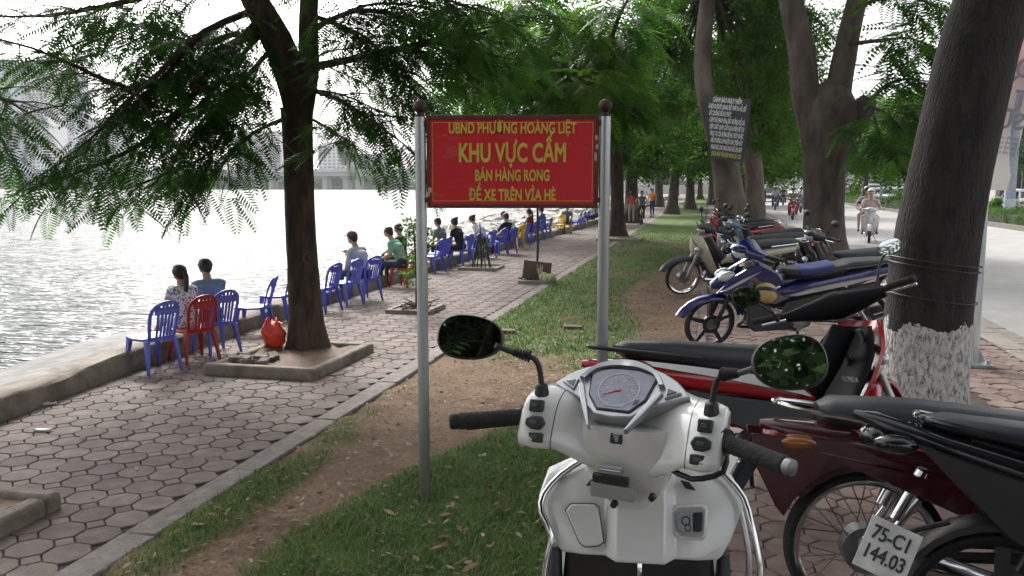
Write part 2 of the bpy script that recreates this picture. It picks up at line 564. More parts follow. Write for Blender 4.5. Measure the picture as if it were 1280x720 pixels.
P = 0.197
def ngon_paver(n, rad, rot0, mm, th=0.03, ch=0.005):
    vs_ = []
    for (r_, z) in ((rad, -th), (rad, -ch), (rad - ch, 0.0)):
        for j in range(n):
            a = rot0 + 2 * PI * j / n
            vs_.append((r_ * math.cos(a), r_ * math.sin(a), z))
    fs = []
    for i in range(2):
        for j in range(n):
            fs.append((i*n+j, i*n+(j+1) % n, (i+1)*n+(j+1) % n, (i+1)*n+j))
    fs.append(tuple(2*n + j for j in range(n)))
    return vs_, fs
A_ = P / (1 + math.sqrt(2))
OCT = ngon_paver(8, (P / 2 - 0.0032) / math.cos(PI / 8), PI / 8, None)
SQR = ngon_paver(4, (A_ / 2 - 0.003) * math.sqrt(2), 0.0, None)
def pave(parent, x0, x1, y0, y1, mm, lim_o, lim_s, seed, skip=None, zoff=0.0, rough_=1.0, wav=0.0):
    rnd = random.Random(seed)
    me_o = bpy.data.meshes.new('octagon_paver'); me_o.from_pydata(OCT[0], [], OCT[1]); me_o.materials.append(mm)
    me_s = bpy.data.meshes.new('square_paver'); me_s.from_pydata(SQR[0], [], SQR[1]); me_s.materials.append(mm)
    cells = []
    ni = int((x1(0) if callable(x1) else x1 - (-12)) / P) if False else 0
    j = 0
    y = y0
    while y < y1:
        xa = x0(y) if callable(x0) else x0
        xb = x1
        k = 0
        while xb - P * (k + 0.5) > xa:
            cells.append((xb - P * (k + 0.5), y, 0))
            cells.append((xb - P * (k + 1), y + P / 2, 1))
            k += 1
        y += P
    def inview(c):
        q = Vector((c[0], c[1], 0)) - Vector((0, 0, CAM_H))
        w = q.dot(_fw)
        if w < 0.3: return 1e9
        u = 640 + FOC * q.dot(_R) / w; v = 360 - FOC * q.dot(_up) / w
        return w if (-30 < u < 1310 and v < 745) else 1e6 + w
    cells = [c for c in cells if not (skip and skip(c[0], c[1]))]
    cells.sort(key=inview)
    no = ns = 0
    bo = MB()
    for c in cells:
        z = rnd.uniform(-0.003, 0.0015) * rough_ + zoff
        tx, ty = rnd.gauss(0, 0.008) * rough_, rnd.gauss(0, 0.008) * rough_
        rz = rnd.gauss(0, 0.015) * rough_
        d = inview(c)
        single = d < 1e5 and ((c[2] == 0 and no < lim_o) or (c[2] == 1 and ns < lim_s))
        if single:
            o = bpy.data.objects.new('octagon_paver' if c[2] == 0 else 'square_paver', me_o if c[2] == 0 else me_s)
            COL.objects.link(o); o.parent = parent
            o.location = (c[0], c[1], z); o.rotation_euler = (tx, ty, rz)
            if c[2] == 0: no += 1
            else: ns += 1
        else:
            V, F = OCT if c[2] == 0 else SQR
            mt = Matrix.Translation((c[0], c[1], z)) @ Euler((tx, ty, rz)).to_matrix().to_4x4()
            bo.add([mt @ Vector(p) for p in V], F)
    o = bo.build('paver_field', mm, parent, smooth=0)
    o['kind'] = 'stuff'
PLANTERS = [(-4.35, 2.2, -3.1, 3.42), (-4.16, 6.22, -3.12, 7.5)]
def inpl(x, y):
    return any(a + .05 < x < c - .05 and b_ + .05 < y < d - .05 for a, b_, c, d in PLANTERS)
pave(prom, lambda y: wx(y) - 0.06, -2.6, 1.6, 46, M_paver, 300, 300, 3, skip=inpl)

# ---- concrete edging between promenade and verge
kerb = empty('kerb', (0, 0, 0)); struct(kerb)
y = 1.2; k = 0
while y < 60:
    L = random.uniform(0.9, 1.15) if y < 30 else 10
    b = MB(); b.span((-2.598 + random.uniform(-.003, .003), y + .001, -0.2), (-2.428 + random.uniform(-.006, .006), y + L - .001, 0.008 + random.uniform(-.003, .003)))
    b.build('kerb_stone', M_kerb, kerb, bev=0.010 if y < 14 else 0, seg=1)
    y += L
b = MB(); b.span((-2.595, y, -0.2), (-2.43, 140, 0.012)); b.build('kerb_stone', M_conc, kerb)

# ---- verge: soil and grass
def gmask(x, y):
    """how grassy the verge is (0 bare .. 1 lush)"""
    n = 0.6 * vnoise(x * 1.3, y * 1.1, 1) + 0.4 * vnoise(x * 3.7, y * 3.3, 2)
    t = np.full_like(x, 0.0)
    edge = np.exp(-((x + 2.30) / 0.17) ** 2) * np.where(y < 5.6, 0.62, 0.22)
    near = np.clip((x + 1.93 - 0.30 * np.clip(y - 3.5, 0, 2.2)) / 0.26, 0, 1) * (0.58 * np.clip((8.8 - y) / 1.5, 0, 1) + 0.42 * np.clip((5.6 - y) / 1.4, 0, 1))
    mid = np.clip((y - 6.0) / 2.2, 0, 1) * np.clip((-0.75 - x - 0.25 * np.sin(y * .6)) / 0.4, 0, 1) * 0.85
    far = np.clip((y - 16) / 10, 0, 1) * np.clip((0.3 - x) / 0.6, 0, 1)
    bare = np.exp(-((y - 6.9) / 1.0) ** 2)
    t = np.maximum.reduce([edge, near * 1.15, mid * (1 - .5 * bare), far])
    path = np.exp(-((x + 2.02 - 0.24 * np.clip(y - 3.3, 0, 3)) / 0.11) ** 2) * np.where(y < 7, 1, 0)
    t = t * (1 - 0.95 * path)
    return np.clip(t + (n - 0.5) * 1.3, 0, 1) * np.clip(t * 3, 0, 1)
gx = np.concatenate([np.arange(-2.44, -0.19, 0.05), [-0.19]])
gy = np.concatenate([np.arange(0.5, 9, 0.05), np.arange(9, 30, 0.12), np.arange(30, 141, 0.6)])
X, Y = np.meshgrid(gx, gy)
G = gmask(X, Y)
Zv = -0.012 + 0.022 * (vnoise(X * 5, Y * 5, 4) - .5) + 0.012 * (vnoise(X * 14, Y * 14, 5) - .5) + 0.018 * G
Vv = np.stack([X, Y, Zv], -1).reshape(-1, 3)
nx, ny = len(gx), len(gy)
I = np.arange(nx * ny).reshape(ny, nx)
Fv = np.stack([I[:-1, :-1], I[:-1, 1:], I[1:, 1:], I[1:, :-1]], -1).reshape(-1, 4)
mv = bpy.data.materials.new('verge_soil_and_turf'); mv.use_nodes = True
nt = mv.node_tree; bb = nt.nodes['Principled BSDF']; bb.inputs['Roughness'].default_value = 0.95; bb.inputs['Specular IOR Level'].default_value = 0.2
g_ = nt.nodes.new('ShaderNodeNewGeometry'); at_ = nt.nodes.new('ShaderNodeAttribute'); at_.attribute_name = 'turf'
n1 = nt.nodes.new('ShaderNodeTexNoise'); n1.inputs['Scale'].default_value = 2.2; n1.inputs['Detail'].default_value = 8; n1.inputs['Roughness'].default_value = .7
n2 = nt.nodes.new('ShaderNodeTexNoise'); n2.inputs['Scale'].default_value = 38; n2.inputs['Detail'].default_value = 8; n2.inputs['Roughness'].default_value = .75
for n in (n1, n2): nt.links.new(g_.outputs['Position'], n.inputs['Vector'])
r1 = nt.nodes.new('ShaderNodeValToRGB'); r1.color_ramp.elements[0].color = (0.125, 0.078, 0.052, 1); r1.color_ramp.elements[1].color = (0.24, 0.158, 0.110, 1)
r1.color_ramp.elements[0].position = .3; r1.color_ramp.elements[1].position = .7
nt.links.new(n1.outputs['Fac'], r1.inputs['Fac'])
r1b = nt.nodes.new('ShaderNodeValToRGB'); r1b.color_ramp.elements[0].color = (0.45, 0.45, 0.45, 1); r1b.color_ramp.elements[1].color = (1.5, 1.5, 1.5, 1)
r1b.color_ramp.elements[0].position = .33; r1b.color_ramp.elements[1].position = .68
nt.links.new(n2.outputs['Fac'], r1b.inputs['Fac'])
ml = nt.nodes.new('ShaderNodeMix'); ml.data_type = 'RGBA'; ml.blend_type = 'MULTIPLY'; ml.inputs['Factor'].default_value = 1
nt.links.new(r1.outputs['Color'], ml.inputs[6]); nt.links.new(r1b.outputs['Color'], ml.inputs[7])
r2 = nt.nodes.new('ShaderNodeValToRGB'); r2.color_ramp.elements[0].color = (0.042, 0.078, 0.018, 1); r2.color_ramp.elements[1].color = (0.120, 0.190, 0.048, 1)
r2.color_ramp.elements[0].position = .35; r2.color_ramp.elements[1].position = .65
nt.links.new(n2.outputs['Fac'], r2.inputs['Fac'])
mth = nt.nodes.new('ShaderNodeMath'); mth.operation = 'MULTIPLY_ADD'; mth.inputs[1].default_value = 1.2; mth.inputs[2].default_value = -0.6
nt.links.new(n2.outputs['Fac'], mth.inputs[0])
mad = nt.nodes.new('ShaderNodeMath'); mad.operation = 'ADD'; mad.use_clamp = True
nt.links.new(at_.outputs['Fac'], mad.inputs[0]); nt.links.new(mth.outputs[0], mad.inputs[1])
mx = nt.nodes.new('ShaderNodeMix'); mx.data_type = 'RGBA'
nt.links.new(mad.outputs[0], mx.inputs['Factor']); nt.links.new(ml.outputs[2], mx.inputs[6]); nt.links.new(r2.outputs['Color'], mx.inputs[7])
nt.links.new(mx.outputs[2], bb.inputs['Base Color'])
bp = nt.nodes.new('ShaderNodeBump'); bp.inputs['Strength'].default_value = .8; bp.inputs['Distance'].default_value = .015
nt.links.new(n2.outputs['Fac'], bp.inputs['Height']); nt.links.new(bp.outputs['Normal'], bb.inputs['Normal'])
verge = struct(meshobj('verge', Vv, Fv, mv, smooth=True))
ga = verge.data.attributes.new('turf', 'FLOAT', 'POINT'); ga.data.foreach_set('value', G.ravel().astype(np.float32))

# grass blades: near dense, farther in coarser blades
def blades(name, n, x0, x1, y0, y1, hl, wd, lab, mm, pw=1.0, thr=0.12):
    x = RNG.uniform(x0, x1, n * 3); y = y0 + (y1 - y0) * RNG.uniform(0, 1, n * 3) ** pw
    keep = RNG.uniform(0, 1, n * 3) < np.clip(gmask(x, y) - thr, 0, 1) * 1.2
    x, y = x[keep][:n], y[keep][:n]; k = len(x)
    a = RNG.uniform(0, 2 * PI, k); h = hl * RNG.uniform(.35, 1.25, k) * (0.55 + .6 * gmask(x, y)); w = wd * RNG.uniform(.6, 1.3, k)
    ln = h * RNG.uniform(.2, 1.1, k); d = a + RNG.normal(PI / 2, .5, k)
    cx, cy_ = np.cos(a) * w, np.sin(a) * w; lx, ly = np.cos(d) * ln, np.sin(d) * ln
    z0 = np.full(k, -0.01)
    V = np.stack([np.stack([x - cx, y - cy_, z0], -1), np.stack([x + cx, y + cy_, z0], -1),
                  np.stack([x + cx * .7 + lx * .4, y + cy_ * .7 + ly * .4, z0 + h * .62], -1), np.stack([x - cx * .7 + lx * .4, y - cy_ * .7 + ly * .4, z0 + h * .62], -1),
                  np.stack([x + lx + cx * .1, y + ly + cy_ * .1, z0 + h * (1 - .15 * ln / h)], -1), np.stack([x + lx - cx * .1, y + ly - cy_ * .1, z0 + h * (1 - .15 * ln / h)], -1)], 1)
    Q = np.arange(k)[:, None] * 6
    F = np.concatenate([Q + np.array([[0, 1, 2, 3]]), Q + np.array([[3, 2, 4, 5]])])
    o = meshobj(name, V.reshape(-1, 3), F, mm)
    tag(o, lab, 'grass', kind='stuff')
def islandmat(name, cols, rough=.8, transl=0.0):
    m = bpy.data.materials.new(name); m.use_nodes = True
    nt = m.node_tree; b_ = nt.nodes['Principled BSDF']; b_.inputs['Roughness'].default_value = rough
    g = nt.nodes.new('ShaderNodeNewGeometry'); rp = nt.nodes.new('ShaderNodeValToRGB')
    rp.color_ramp.interpolation = 'LINEAR'
    e = rp.color_ramp.elements
    e[0].color = (*cols[0], 1); e[1].color = (*cols[-1], 1)
    for i, c in enumerate(cols[1:-1]):
        q = e.new((i + 1) / (len(cols) - 1)); q.color = (*c, 1)
    nt.links.new(g.outputs['Random Per Island'], rp.inputs['Fac']); nt.links.new(rp.outputs['Color'], b_.inputs['Base Color'])
    if transl:
        tr = nt.nodes.new('ShaderNodeBsdfTranslucent'); nt.links.new(rp.outputs['Color'], tr.inputs['Color'])
        mx = nt.nodes.new('ShaderNodeMixShader'); mx.inputs[0].default_value = transl
        nt.links.new(b_.outputs[0], mx.inputs[1]); nt.links.new(tr.outputs[0], mx.inputs[2]); nt.links.new(mx.outputs[0], nt.nodes['Material Output'].inputs['Surface'])
    MATS[name] = m
    return m
M_grass = islandmat('grass_blade', [(0.034, 0.082, 0.015), (0.066, 0.145, 0.025), (0.105, 0.195, 0.040), (0.150, 0.215, 0.062), (0.27, 0.24, 0.12)], .6, .3)
blades('grass', 70000, -2.43, -0.2, 2.0, 6.4, 0.050, 0.0022, 'short green grass growing thick under the red sign and beside the white scooter', M_grass, 1.2)
blades('far_grass', 30000, -2.43, -0.2, 6.0, 30, 0.05, 0.005, 'thin grass patches of the verge beyond the sign', M_grass, 1.7)

# fallen leaves
def litter(name, n, reg, lab, smin, smax, mm, dens=None):
    x0, x1, y0, y1 = reg
    x = RNG.uniform(x0, x1, n); y = y0 + (y1 - y0) * RNG.uniform(0, 1, n) ** 1.5
    s = RNG.uniform(smin, smax, n); a = RNG.uniform(0, 2 * PI, n)
    z = 0.012 + RNG.uniform(0, .02, n)
    u = np.stack([np.cos(a), np.sin(a), RNG.uniform(-.35, .35, n)], -1); w = np.stack([-np.sin(a), np.cos(a), RNG.uniform(-.45, .45, n)], -1)
    c = np.stack([x, y, z], -1)
    cu = RNG.uniform(.1, .6, n)[:, None] * np.array([[0, 0, 1.]])
    L = s[:, None]; W = (s * RNG.uniform(.28, .5, n))[:, None]
    V = np.stack([c - u * L, c - u * L * .2 - w * W + cu * W, c + u * L * .5 - w * W * .8 + cu * W * .8, c + u * L + cu * L * .3, c + u * L * .5 + w * W * .8 + cu * W * .9, c - u * L * .2 + w * W + cu * W, c, c + u * L * .4], 1)
    Q = np.arange(n)[:, None] * 8
    F = np.concatenate([Q + np.array([p]) for p in ([0, 1, 6, 5], [1, 2, 7, 6], [6, 7, 4, 5], [7, 2, 3, 4])])
    o = meshobj(name, V.reshape(-1, 3), F, mm)
    tag(o, lab, 'leaves', kind='stuff')
M_dead = islandmat('dead_leaf', [(0.10, 0.055, 0.030), (0.20, 0.12, 0.06), (0.30, 0.20, 0.12), (0.36, 0.28, 0.20), (0.16, 0.10, 0.06)])
litter('fallen_leaves', 2600, (-2.44, -0.15, 2.3, 16), 'dry brown leaves scattered over the verge', 0.010, 0.026, M_dead)
litter('fallen_leaves', 1500, (-1.7, -0.1, 5.6, 13), 'dense dry leaf litter on the bare soil by the parked motorbikes', 0.010, 0.024, M_dead)
litter('fallen_leaves', 40, (-1.5, -0.6, 2.4, 3.9), 'large curled brown leaves lying in the thick grass', 0.028, 0.048, M_dead)
litter('fallen_leaves', 160, (-4.6, -2.6, 2.5, 12), 'few dry leaf scraps lying on the promenade pavers', 0.006, 0.018, M_dead)
litter('fallen_leaves', 120, (-0.2, 2.8, 4.5, 14), 'leaf scraps on the paving around the parked motorbikes', 0.008, 0.018, M_dead)

# clods, pebbles and twig bits on the bare soil
b = MB(); rd = random.Random(12)
for i in range(800):
    x = rd.uniform(-2.4, -.25); y = 2.3 + 9 * rd.random() ** 1.6
    if gmask(np.array([x]), np.array([y]))[0] > .45: continue
    s_ = rd.uniform(.004, .012) * (1 + .5 * rd.random())
    b.ell((x, y, .002), (s_ * rd.uniform(.8, 1.6), s_, s_ * .35), 7, 4, rot=(0, 0, rd.uniform(0, 3)))
for i in range(160):
    x = rd.uniform(-2.4, -.25); y = 2.4 + 8 * rd.random() ** 1.5; a = rd.uniform(0, 3.14); l = rd.uniform(.02, .06)
    b.tube([(x - l * math.cos(a), y - l * math.sin(a), .006), (x + l * math.cos(a), y + l * math.sin(a), .010)], .0018, 4)
tag(b.build('soil_clods', mat('clod_soil', (.20, .14, .10), .95, var=.3, scale=3), smooth=60), 'small soil clods, pebbles and twig bits on the bare verge', 'soil', kind='stuff')
# ---- pavement under the motorbikes
b = MB(); b.span((-0.20, -3, -0.3), (2.86, 140, -0.014)); pav = struct(b.build('pavement', M_joint, smooth=0))
b = MB(); b.span((-0.05, 34, -0.013), (2.85, 140, -0.002)); b.build('far_paving', M_paver2, pav, smooth=0)
TRP = (0.95, 5.95, 2.15, 7.15)
pave(pav, 0.02, 2.84, 1.4, 34, M_paver2, 300, 200, 5, skip=lambda x, y: (TRP[0]+.06 < x < TRP[2]-.06 and TRP[1]+.06 < y < TRP[3]-.06), rough_=2.0)
y = 4.0; k = 0
bmesh_brick = None
bo = MB()
while y < 34:
    for c in range(2):
        mt = Vector((-0.145 + c * 0.105, y + (0.5 if c else 0) * 0.115, -0.004 + random.uniform(-.004, .003)))
        if y < 16 and y > 6:
            if bmesh_brick is None:
                q = MB(); q.box((0, 0, -.02), (0.098, 0.108, 0.04)); ob = q.build('brick', M_paver2, pav, smooth=0); bmesh_brick = ob.data
            else:
                ob = bpy.data.objects.new('brick', bmesh_brick); COL.objects.link(ob); ob.parent = pav
            ob.location = mt; ob.rotation_euler = (0, 0, random.gauss(0, .03))
        else:
            bo.box(mt - Vector((0, 0, .02)), (0.098, 0.108, 0.04))
    y += 0.115
o = bo.build('brick_field', M_paver2, pav, smooth=0); o['kind'] = 'stuff'

# ---- kerb, gutter, road, median
rk = empty('road_kerb', (0, 0, 0)); struct(rk)
y = 3.0
while y < 60:
    L = 1.0
    b = MB(); b.span((2.865 + random.uniform(-.01, .01), y + .006, -0.3), (3.10 + random.uniform(-.01, .01), y + L - .006, random.uniform(-.008, .006)))
    b.build('kerb_stone', M_conc, rk, bev=0.015 if y < 20 else 0)
    b = MB(); b.span((3.108, y + .006, -0.3), (3.50, y + L - .006, -0.108 + random.uniform(-.004, .004)))
    b.build('gutter_slab', M_conc, rk)
    y += L
b = MB(); b.span((2.865, 60, -0.3), (3.10, 300, 0)); b.build('kerb_stone', M_conc, rk)
b = MB(); b.span((3.108, 60, -0.3), (3.50, 300, -0.108)); b.build('gutter_slab', M_conc, rk)
b = MB(); b.span((3.5, -30, -0.5), (11.4, 420, -0.12)); struct(b.build('road', M_road, smooth=0))
b = MB(); b.span((13.4, -30, -0.5), (21, 420, -0.122)); struct(b.build('far_road', M_road, smooth=0))
b = MB(); b.span((21.0, -30, -0.5), (60, 420, 0.02)); struct(b.build('far_pavement', M_conc, smooth=0))
b = MB(); b.span((11.4, -30, -0.5), (11.62, 420, 0.06)); b.span((13.2, -30, -0.5), (13.4, 420, 0.06)); struct(b.build('median_kerb', mat('median_kerb', (0.16, 0.15, 0.14), 0.9, scale=2), smooth=0))
b = MB(); b.span((11.62, -30, -0.4), (13.2, 420, 0.03)); struct(b.build('median_soil', M_soil, smooth=0))

# ---- planters on the promenade
def planter(rect, h, lab, broken=False, fill=True):
    x0, y0, x1, y1 = rect
    root = empty('tree_planter', ((x0 + x1) / 2, (y0 + y1) / 2, 0), 0, lab, 'planter', 'planters on the promenade')
    cx, cy_ = (x0 + x1) / 2, (y0 + y1) / 2
    t = 0.1
    segs = [((x0, y0), (x1, y0 + t)), ((x0, y1 - t), (x1, y1)), ((x0, y0 + t + .002), (x0 + t, y1 - t - .002)), ((x1 - t, y0 + t + .002), (x1, y1 - t - .002))]
    for a, c in segs:
        hh = h + random.uniform(-.015, .01)
        b = MB(); b.span((a[0] - cx, a[1] - cy_, -0.02), (c[0] - cx, c[1] - cy_, hh))
        b.build('kerb_bar', M_wall if h > .08 else M_conc, root, bev=0.026, seg=3)
    n = 9
    b = MB()
    gxx = np.linspace(x0 + t - .005, x1 - t + .005, n); gyy = np.linspace(y0 + t - .005, y1 - t + .005, n)
    vs_ = [(x - cx, y - cy_, h - .035 + random.uniform(-.018, .018)) for y in gyy for x in gxx]
    fs = [(j*n+i, j*n+i+1, (j+1)*n+i+1, (j+1)*n+i) for j in range(n-1) for i in range(n-1)]
    b.add(vs_, fs); b.build('soil', M_soil, root)
    return root
planter(PLANTERS[0], 0.10, 'concrete planter kerb, its corner cut by the left picture edge at the bottom')
pl = planter(PLANTERS[1], 0.09, 'square concrete planter kerb around the big leaning lakeside tree')
for i in range(9):
    b = MB(); s_ = random.uniform(.05, .11)
    b.box((random.uniform(-.42, -.05), random.uniform(-.5, -.15), .09), (s_ * 1.6, s_, s_ * .45), (random.uniform(-.2, .2), random.uniform(-.2, .2), random.uniform(0, 3)))
    b.build('broken_paver', M_paver, pl, bev=.008)

# ---- lake bridge, far shore, towers
M_far = mat('far_concrete', (0.42, 0.42, 0.42), 0.9, scale=.05)
def far_pt(u, v, Y):
    return aty(u, v, Y)
b = MB(); b.span((-900, 345, -1.0), (-85, 820, 0.8)); struct(b.build('far_shore', mat('far_shore_land', (0.12, 0.13, 0.09), .95, scale=.03)))
br = empty('lake_bridge', (0, 0, 0), 0, 'long pale concrete road bridge across the far end of the lake', 'bridge')
pa = aty(-60, 212, 330); pb = aty(500, 214, 330)
b = MB(); b.span((pa.x - 60, 327, 5.2), (pb.x + 10, 335, 6.9)); b.build('deck', M_far, br)
b = MB(); b.span((pa.x - 60, 326.4, 6.95), (pb.x + 10, 327.0, 8.0)); b.build('parapet', mat('far_rail', (0.55, 0.55, 0.55), .8, scale=.1), br)
for u in (-40, 40, 122, 205, 325, 341, 408, 434, 449, 478):
    x = aty(u, 225, 331).x
    b = MB(); b.span((x - 1.1, 329, -1), (x + 1.1, 333.5, 5.15)); b.span((x - 2.2, 328.5, 4.3), (x + 2.2, 334, 5.17)); b.build('pier', M_far, br)
def tower(u0, u1, vtop, Y, lab, col, nfl=30, dep=24, colw=(0.16, 0.19, 0.23)):
    x0, x1 = aty(u0, 200, Y).x, aty(u1, 200, Y).x
    ht = aty((u0 + u1) / 2, vtop, Y).z
    root = empty('apartment_tower', ((x0 + x1) / 2, Y, 0), 0, lab, 'building', 'hazy towers across the lake')
    W = x1 - x0
    b = MB(); b.span((-W / 2, 0, -1), (W / 2, dep, ht)); b.build('wall', mat('tower_' + lab[:9], col, .8, var=.05, scale=.02), root, smooth=0)
    b = MB(); b.span((-W / 2 + 2, 3, ht), (W / 2 - 2, dep - 3, ht + 3)); b.build('roof_house', M_far, root, smooth=0)
    bw = MB(); nc = max(3, int(W / 4.2)); fh = ht / nfl
    for i in range(1, nfl):
        for j in range(nc):
            x = -W / 2 + W * (j + .5) / nc
            wz = W / nc * (.62 if j % 3 else .4)
            bw.span((x - wz / 2, -0.35, i * fh + .35 * fh), (x + wz / 2, -0.05, i * fh + .86 * fh))
    o = bw.build('windows', mat('tower_glass', colw, .25, var=.2, scale=.2), root, smooth=0); o['kind'] = 'stuff'
    bw = MB()
    for i in range(1, nfl):
        bw.span((-W / 2 - .3, -0.8, i * fh - .25), (W / 2 + .3, -.02, i * fh + .25))
    bw.build('floor_bands', M_far, root, smooth=0)['kind'] = 'stuff'
tower(-60, 14, 78, 700, 'bluish glass apartment tower cut by the left picture edge', (0.36, 0.44, 0.52), 34)
tower(22, 64, 80, 720, 'white apartment tower with a grid of square windows', (0.72, 0.70, 0.68), 34)
tower(66, 96, 92, 760, 'grey blue apartment tower half behind drooping leaves', (0.42, 0.46, 0.52), 32)
tower(296, 352, 168, 700, 'pale apartment block above the bridge, seen just left of the leaning tree', (0.6, 0.6, 0.6), 14)
tower(398, 432, 182, 700, 'pale slab block above the bridge, just right of the leaning tree', (0.62, 0.6, 0.58), 12)
tower(440, 476, 196, 720, 'low pale block above the bridge nearest the red sign', (0.58, 0.58, 0.6), 9)
tower(110, 150, 150, 740, 'dim tower behind the dense hanging fronds over the lake', (0.5, 0.52, 0.55), 18)
# ================================================================== TREES
M_bark = mat('bark_dark', (0.022, 0.015, 0.011), .95, col2=(0.085, 0.056, 0.040), scale=13, bump=3, bscale=22, stretch=(1, 1, .3), detail=8)
M_bark2 = mat('bark_grey', (0.050, 0.038, 0.031), .95, col2=(0.125, 0.098, 0.08), scale=5, bump=2.5, bscale=13, stretch=(1, 1, .35), detail=8)
M_bark3 = mat('bark_pale', (0.105, 0.082, 0.068), .95, col2=(0.22, 0.18, 0.15), scale=4, bump=2, bscale=13, stretch=(1, 1, .4), detail=8)
M_twig = mat('twig_bark', (0.05, 0.038, 0.028), .95, var=.3)
M_frond = leafmat('frond_leaf_dark', (0.017, 0.058, 0.010), (0.054, 0.135, 0.018), .48, 1.5)
M_frond2 = leafmat('frond_leaf_mid', (0.022, 0.075, 0.010), (0.085, 0.180, 0.018), .52, 1.0)
M_leafA = leafmat('broad_leaf_fresh', (0.020, 0.070, 0.009), (0.088, 0.190, 0.020), .45, .8)
M_leafB = leafmat('broad_leaf_deep', (0.012, 0.052, 0.012), (0.042, 0.115, 0.022), .40, .5)

M_shade = leafmat('shade_tree_leaf', (0.016, 0.034, 0.014), (0.042, 0.072, 0.028), .35, 1.0)

def smoothline(pts, rad, step=0.15):
    pts = [Vector(p) for p in pts]
    if len(pts) < 3:
        pts = [pts[0], (pts[0] + pts[-1]) / 2, pts[-1]]
        rad = [rad[0], (rad[0] + rad[-1]) / 2, rad[-1]]
    out = []; ro = []
    for i in range(len(pts) - 1):
        p0, p1, p2, p3 = pts[max(i-1, 0)], pts[i], pts[i+1], pts[min(i+2, len(pts)-1)]
        n = max(2, int((p2 - p1).length / step))
        for k in range(n):
            t = k / n
            out.append(0.5 * ((2*p1) + (p2-p0)*t + (2*p0-5*p1+4*p2-p3)*t*t + (3*p1-p0-3*p2+p3)*t*t*t))
            ro.append(rad[i] + (rad[i+1] - rad[i]) * t)
    out.append(pts[-1]); ro.append(rad[-1])
    return out, ro

def trunk_mesh(mb, pts, rad, n=22, rough=0.07, step=0.12, flare=True, seed=0):
    rnd = random.Random(seed)
    L, rr = smoothline(pts, rad, step)
    ph = [rnd.uniform(0, 6.28) for _ in range(4)]
    rings = []; prev = None
    for i, p in enumerate(L):
        t = (L[min(i+1, len(L)-1)] - L[max(i-1, 0)]).normalized()
        a = Vector((1, 0, 0))
        u = (a - t * a.dot(t)).normalized() if prev is None else (prev - t * prev.dot(t)).normalized()
        prev = u; w = t.cross(u)
        h = (p - L[0]).length
        fl = 1 + (flare * 0.42 * math.exp(-h / 0.16) if flare else 0)
        ring = []
        for j in range(n):
            an = 2*PI*j/n
            q = 1 + rough * (math.sin(3*an + ph[0] + h*1.3) * .55 + math.sin(7*an + ph[1] - h*2.2) * .35 + math.sin(11*an + ph[2] + h * 5) * .25) + rnd.gauss(0, rough * .13)
            if flare: q += flare * 0.16 * math.exp(-h / .22) * math.sin(5*an + ph[3])
            ring.append(p + (u*math.cos(an) + w*math.sin(an)) * (rr[i] * q * fl))
        rings.append(ring)
    mb.rings(rings)

# ---- leaf pieces
def make_frond(npair=13, droop=.28, w=.032):
    V = []; F = []
    def q(a, b_, c, d):
        o = len(V); V.extend([a, b_, c, d]); F.append((o, o+1, o+2, o+3))
    pt = lambda t: np.array([t, 0, -droop * t * t])
    for i in range(3):
        a, c = pt(i/3), pt((i+1)/3)
        q(a + [0, .006, 0], a - [0, .006, 0], c - [0, .005, 0], c + [0, .005, 0])
    for i in range(npair):
        t = .10 + .90 * i / (npair - 1)
        l = .30 * (math.sin(PI * (.18 + .72 * t)) ** .7)
        b0 = pt(t)
        for s in (1, -1):
            d = np.array([.36 + .25 * t, s, -.22 - .15 * t]); d = d / np.linalg.norm(d)
            e = np.array([-d[1], d[0], 0]) * w
            q(b0, b0 + d*l*.35 + e * .9, b0 + d*l, b0 + d*l*.45 - e * .9)
    return np.array(V), np.array(F)
FR = make_frond()
FR_S = make_frond(8, .25, .055)
FR_M = make_frond(9, .28, .058)
def make_cluster(n=9, seed=1, leaf=.5):
    r = np.random.default_rng(seed)
    V = []; F = []
    for i in range(n):
        a = r.uniform(0, 2*PI); c = r.normal(0, .38, 3)
        d = np.array([math.cos(a), math.sin(a), r.uniform(-.8, .25)]); d /= np.linalg.norm(d)
        s = np.cross(d, r.normal(0, .35, 3) + [0, 0, 1]); s /= np.linalg.norm(s)
        l = leaf * r.uniform(.7, 1.2); wv = l * .24
        o = len(V)
        V.extend([c, c + d*l*.45 + s*wv, c + d*l + [0, 0, -.06], c + d*l*.45 - s*wv])
        F.append((o, o+1, o+2, o+3))
    return np.array(V), np.array(F)
CLS = [make_cluster(10, s) for s in range(5)]

def instance(proto, pos, ax, up, sc):
    """stack many transformed copies of a small piece into one vertex/face array"""
    V, F = proto
    ax = ax / np.linalg.norm(ax, axis=1, keepdims=True)
    sd = np.cross(up, ax); sd /= np.maximum(np.linalg.norm(sd, axis=1, keepdims=True), 1e-6)
    n_ = np.cross(ax, sd)
    M3 = np.stack([ax, sd, n_], -1) * sc[:, None, None]
    W = np.einsum('kij,vj->kvi', M3, V) + pos[:, None, :]
    FF = F[None] + (np.arange(len(pos)) * len(V))[:, None, None]
    return W.reshape(-1, 3), FF.reshape(-1, F.shape[1])

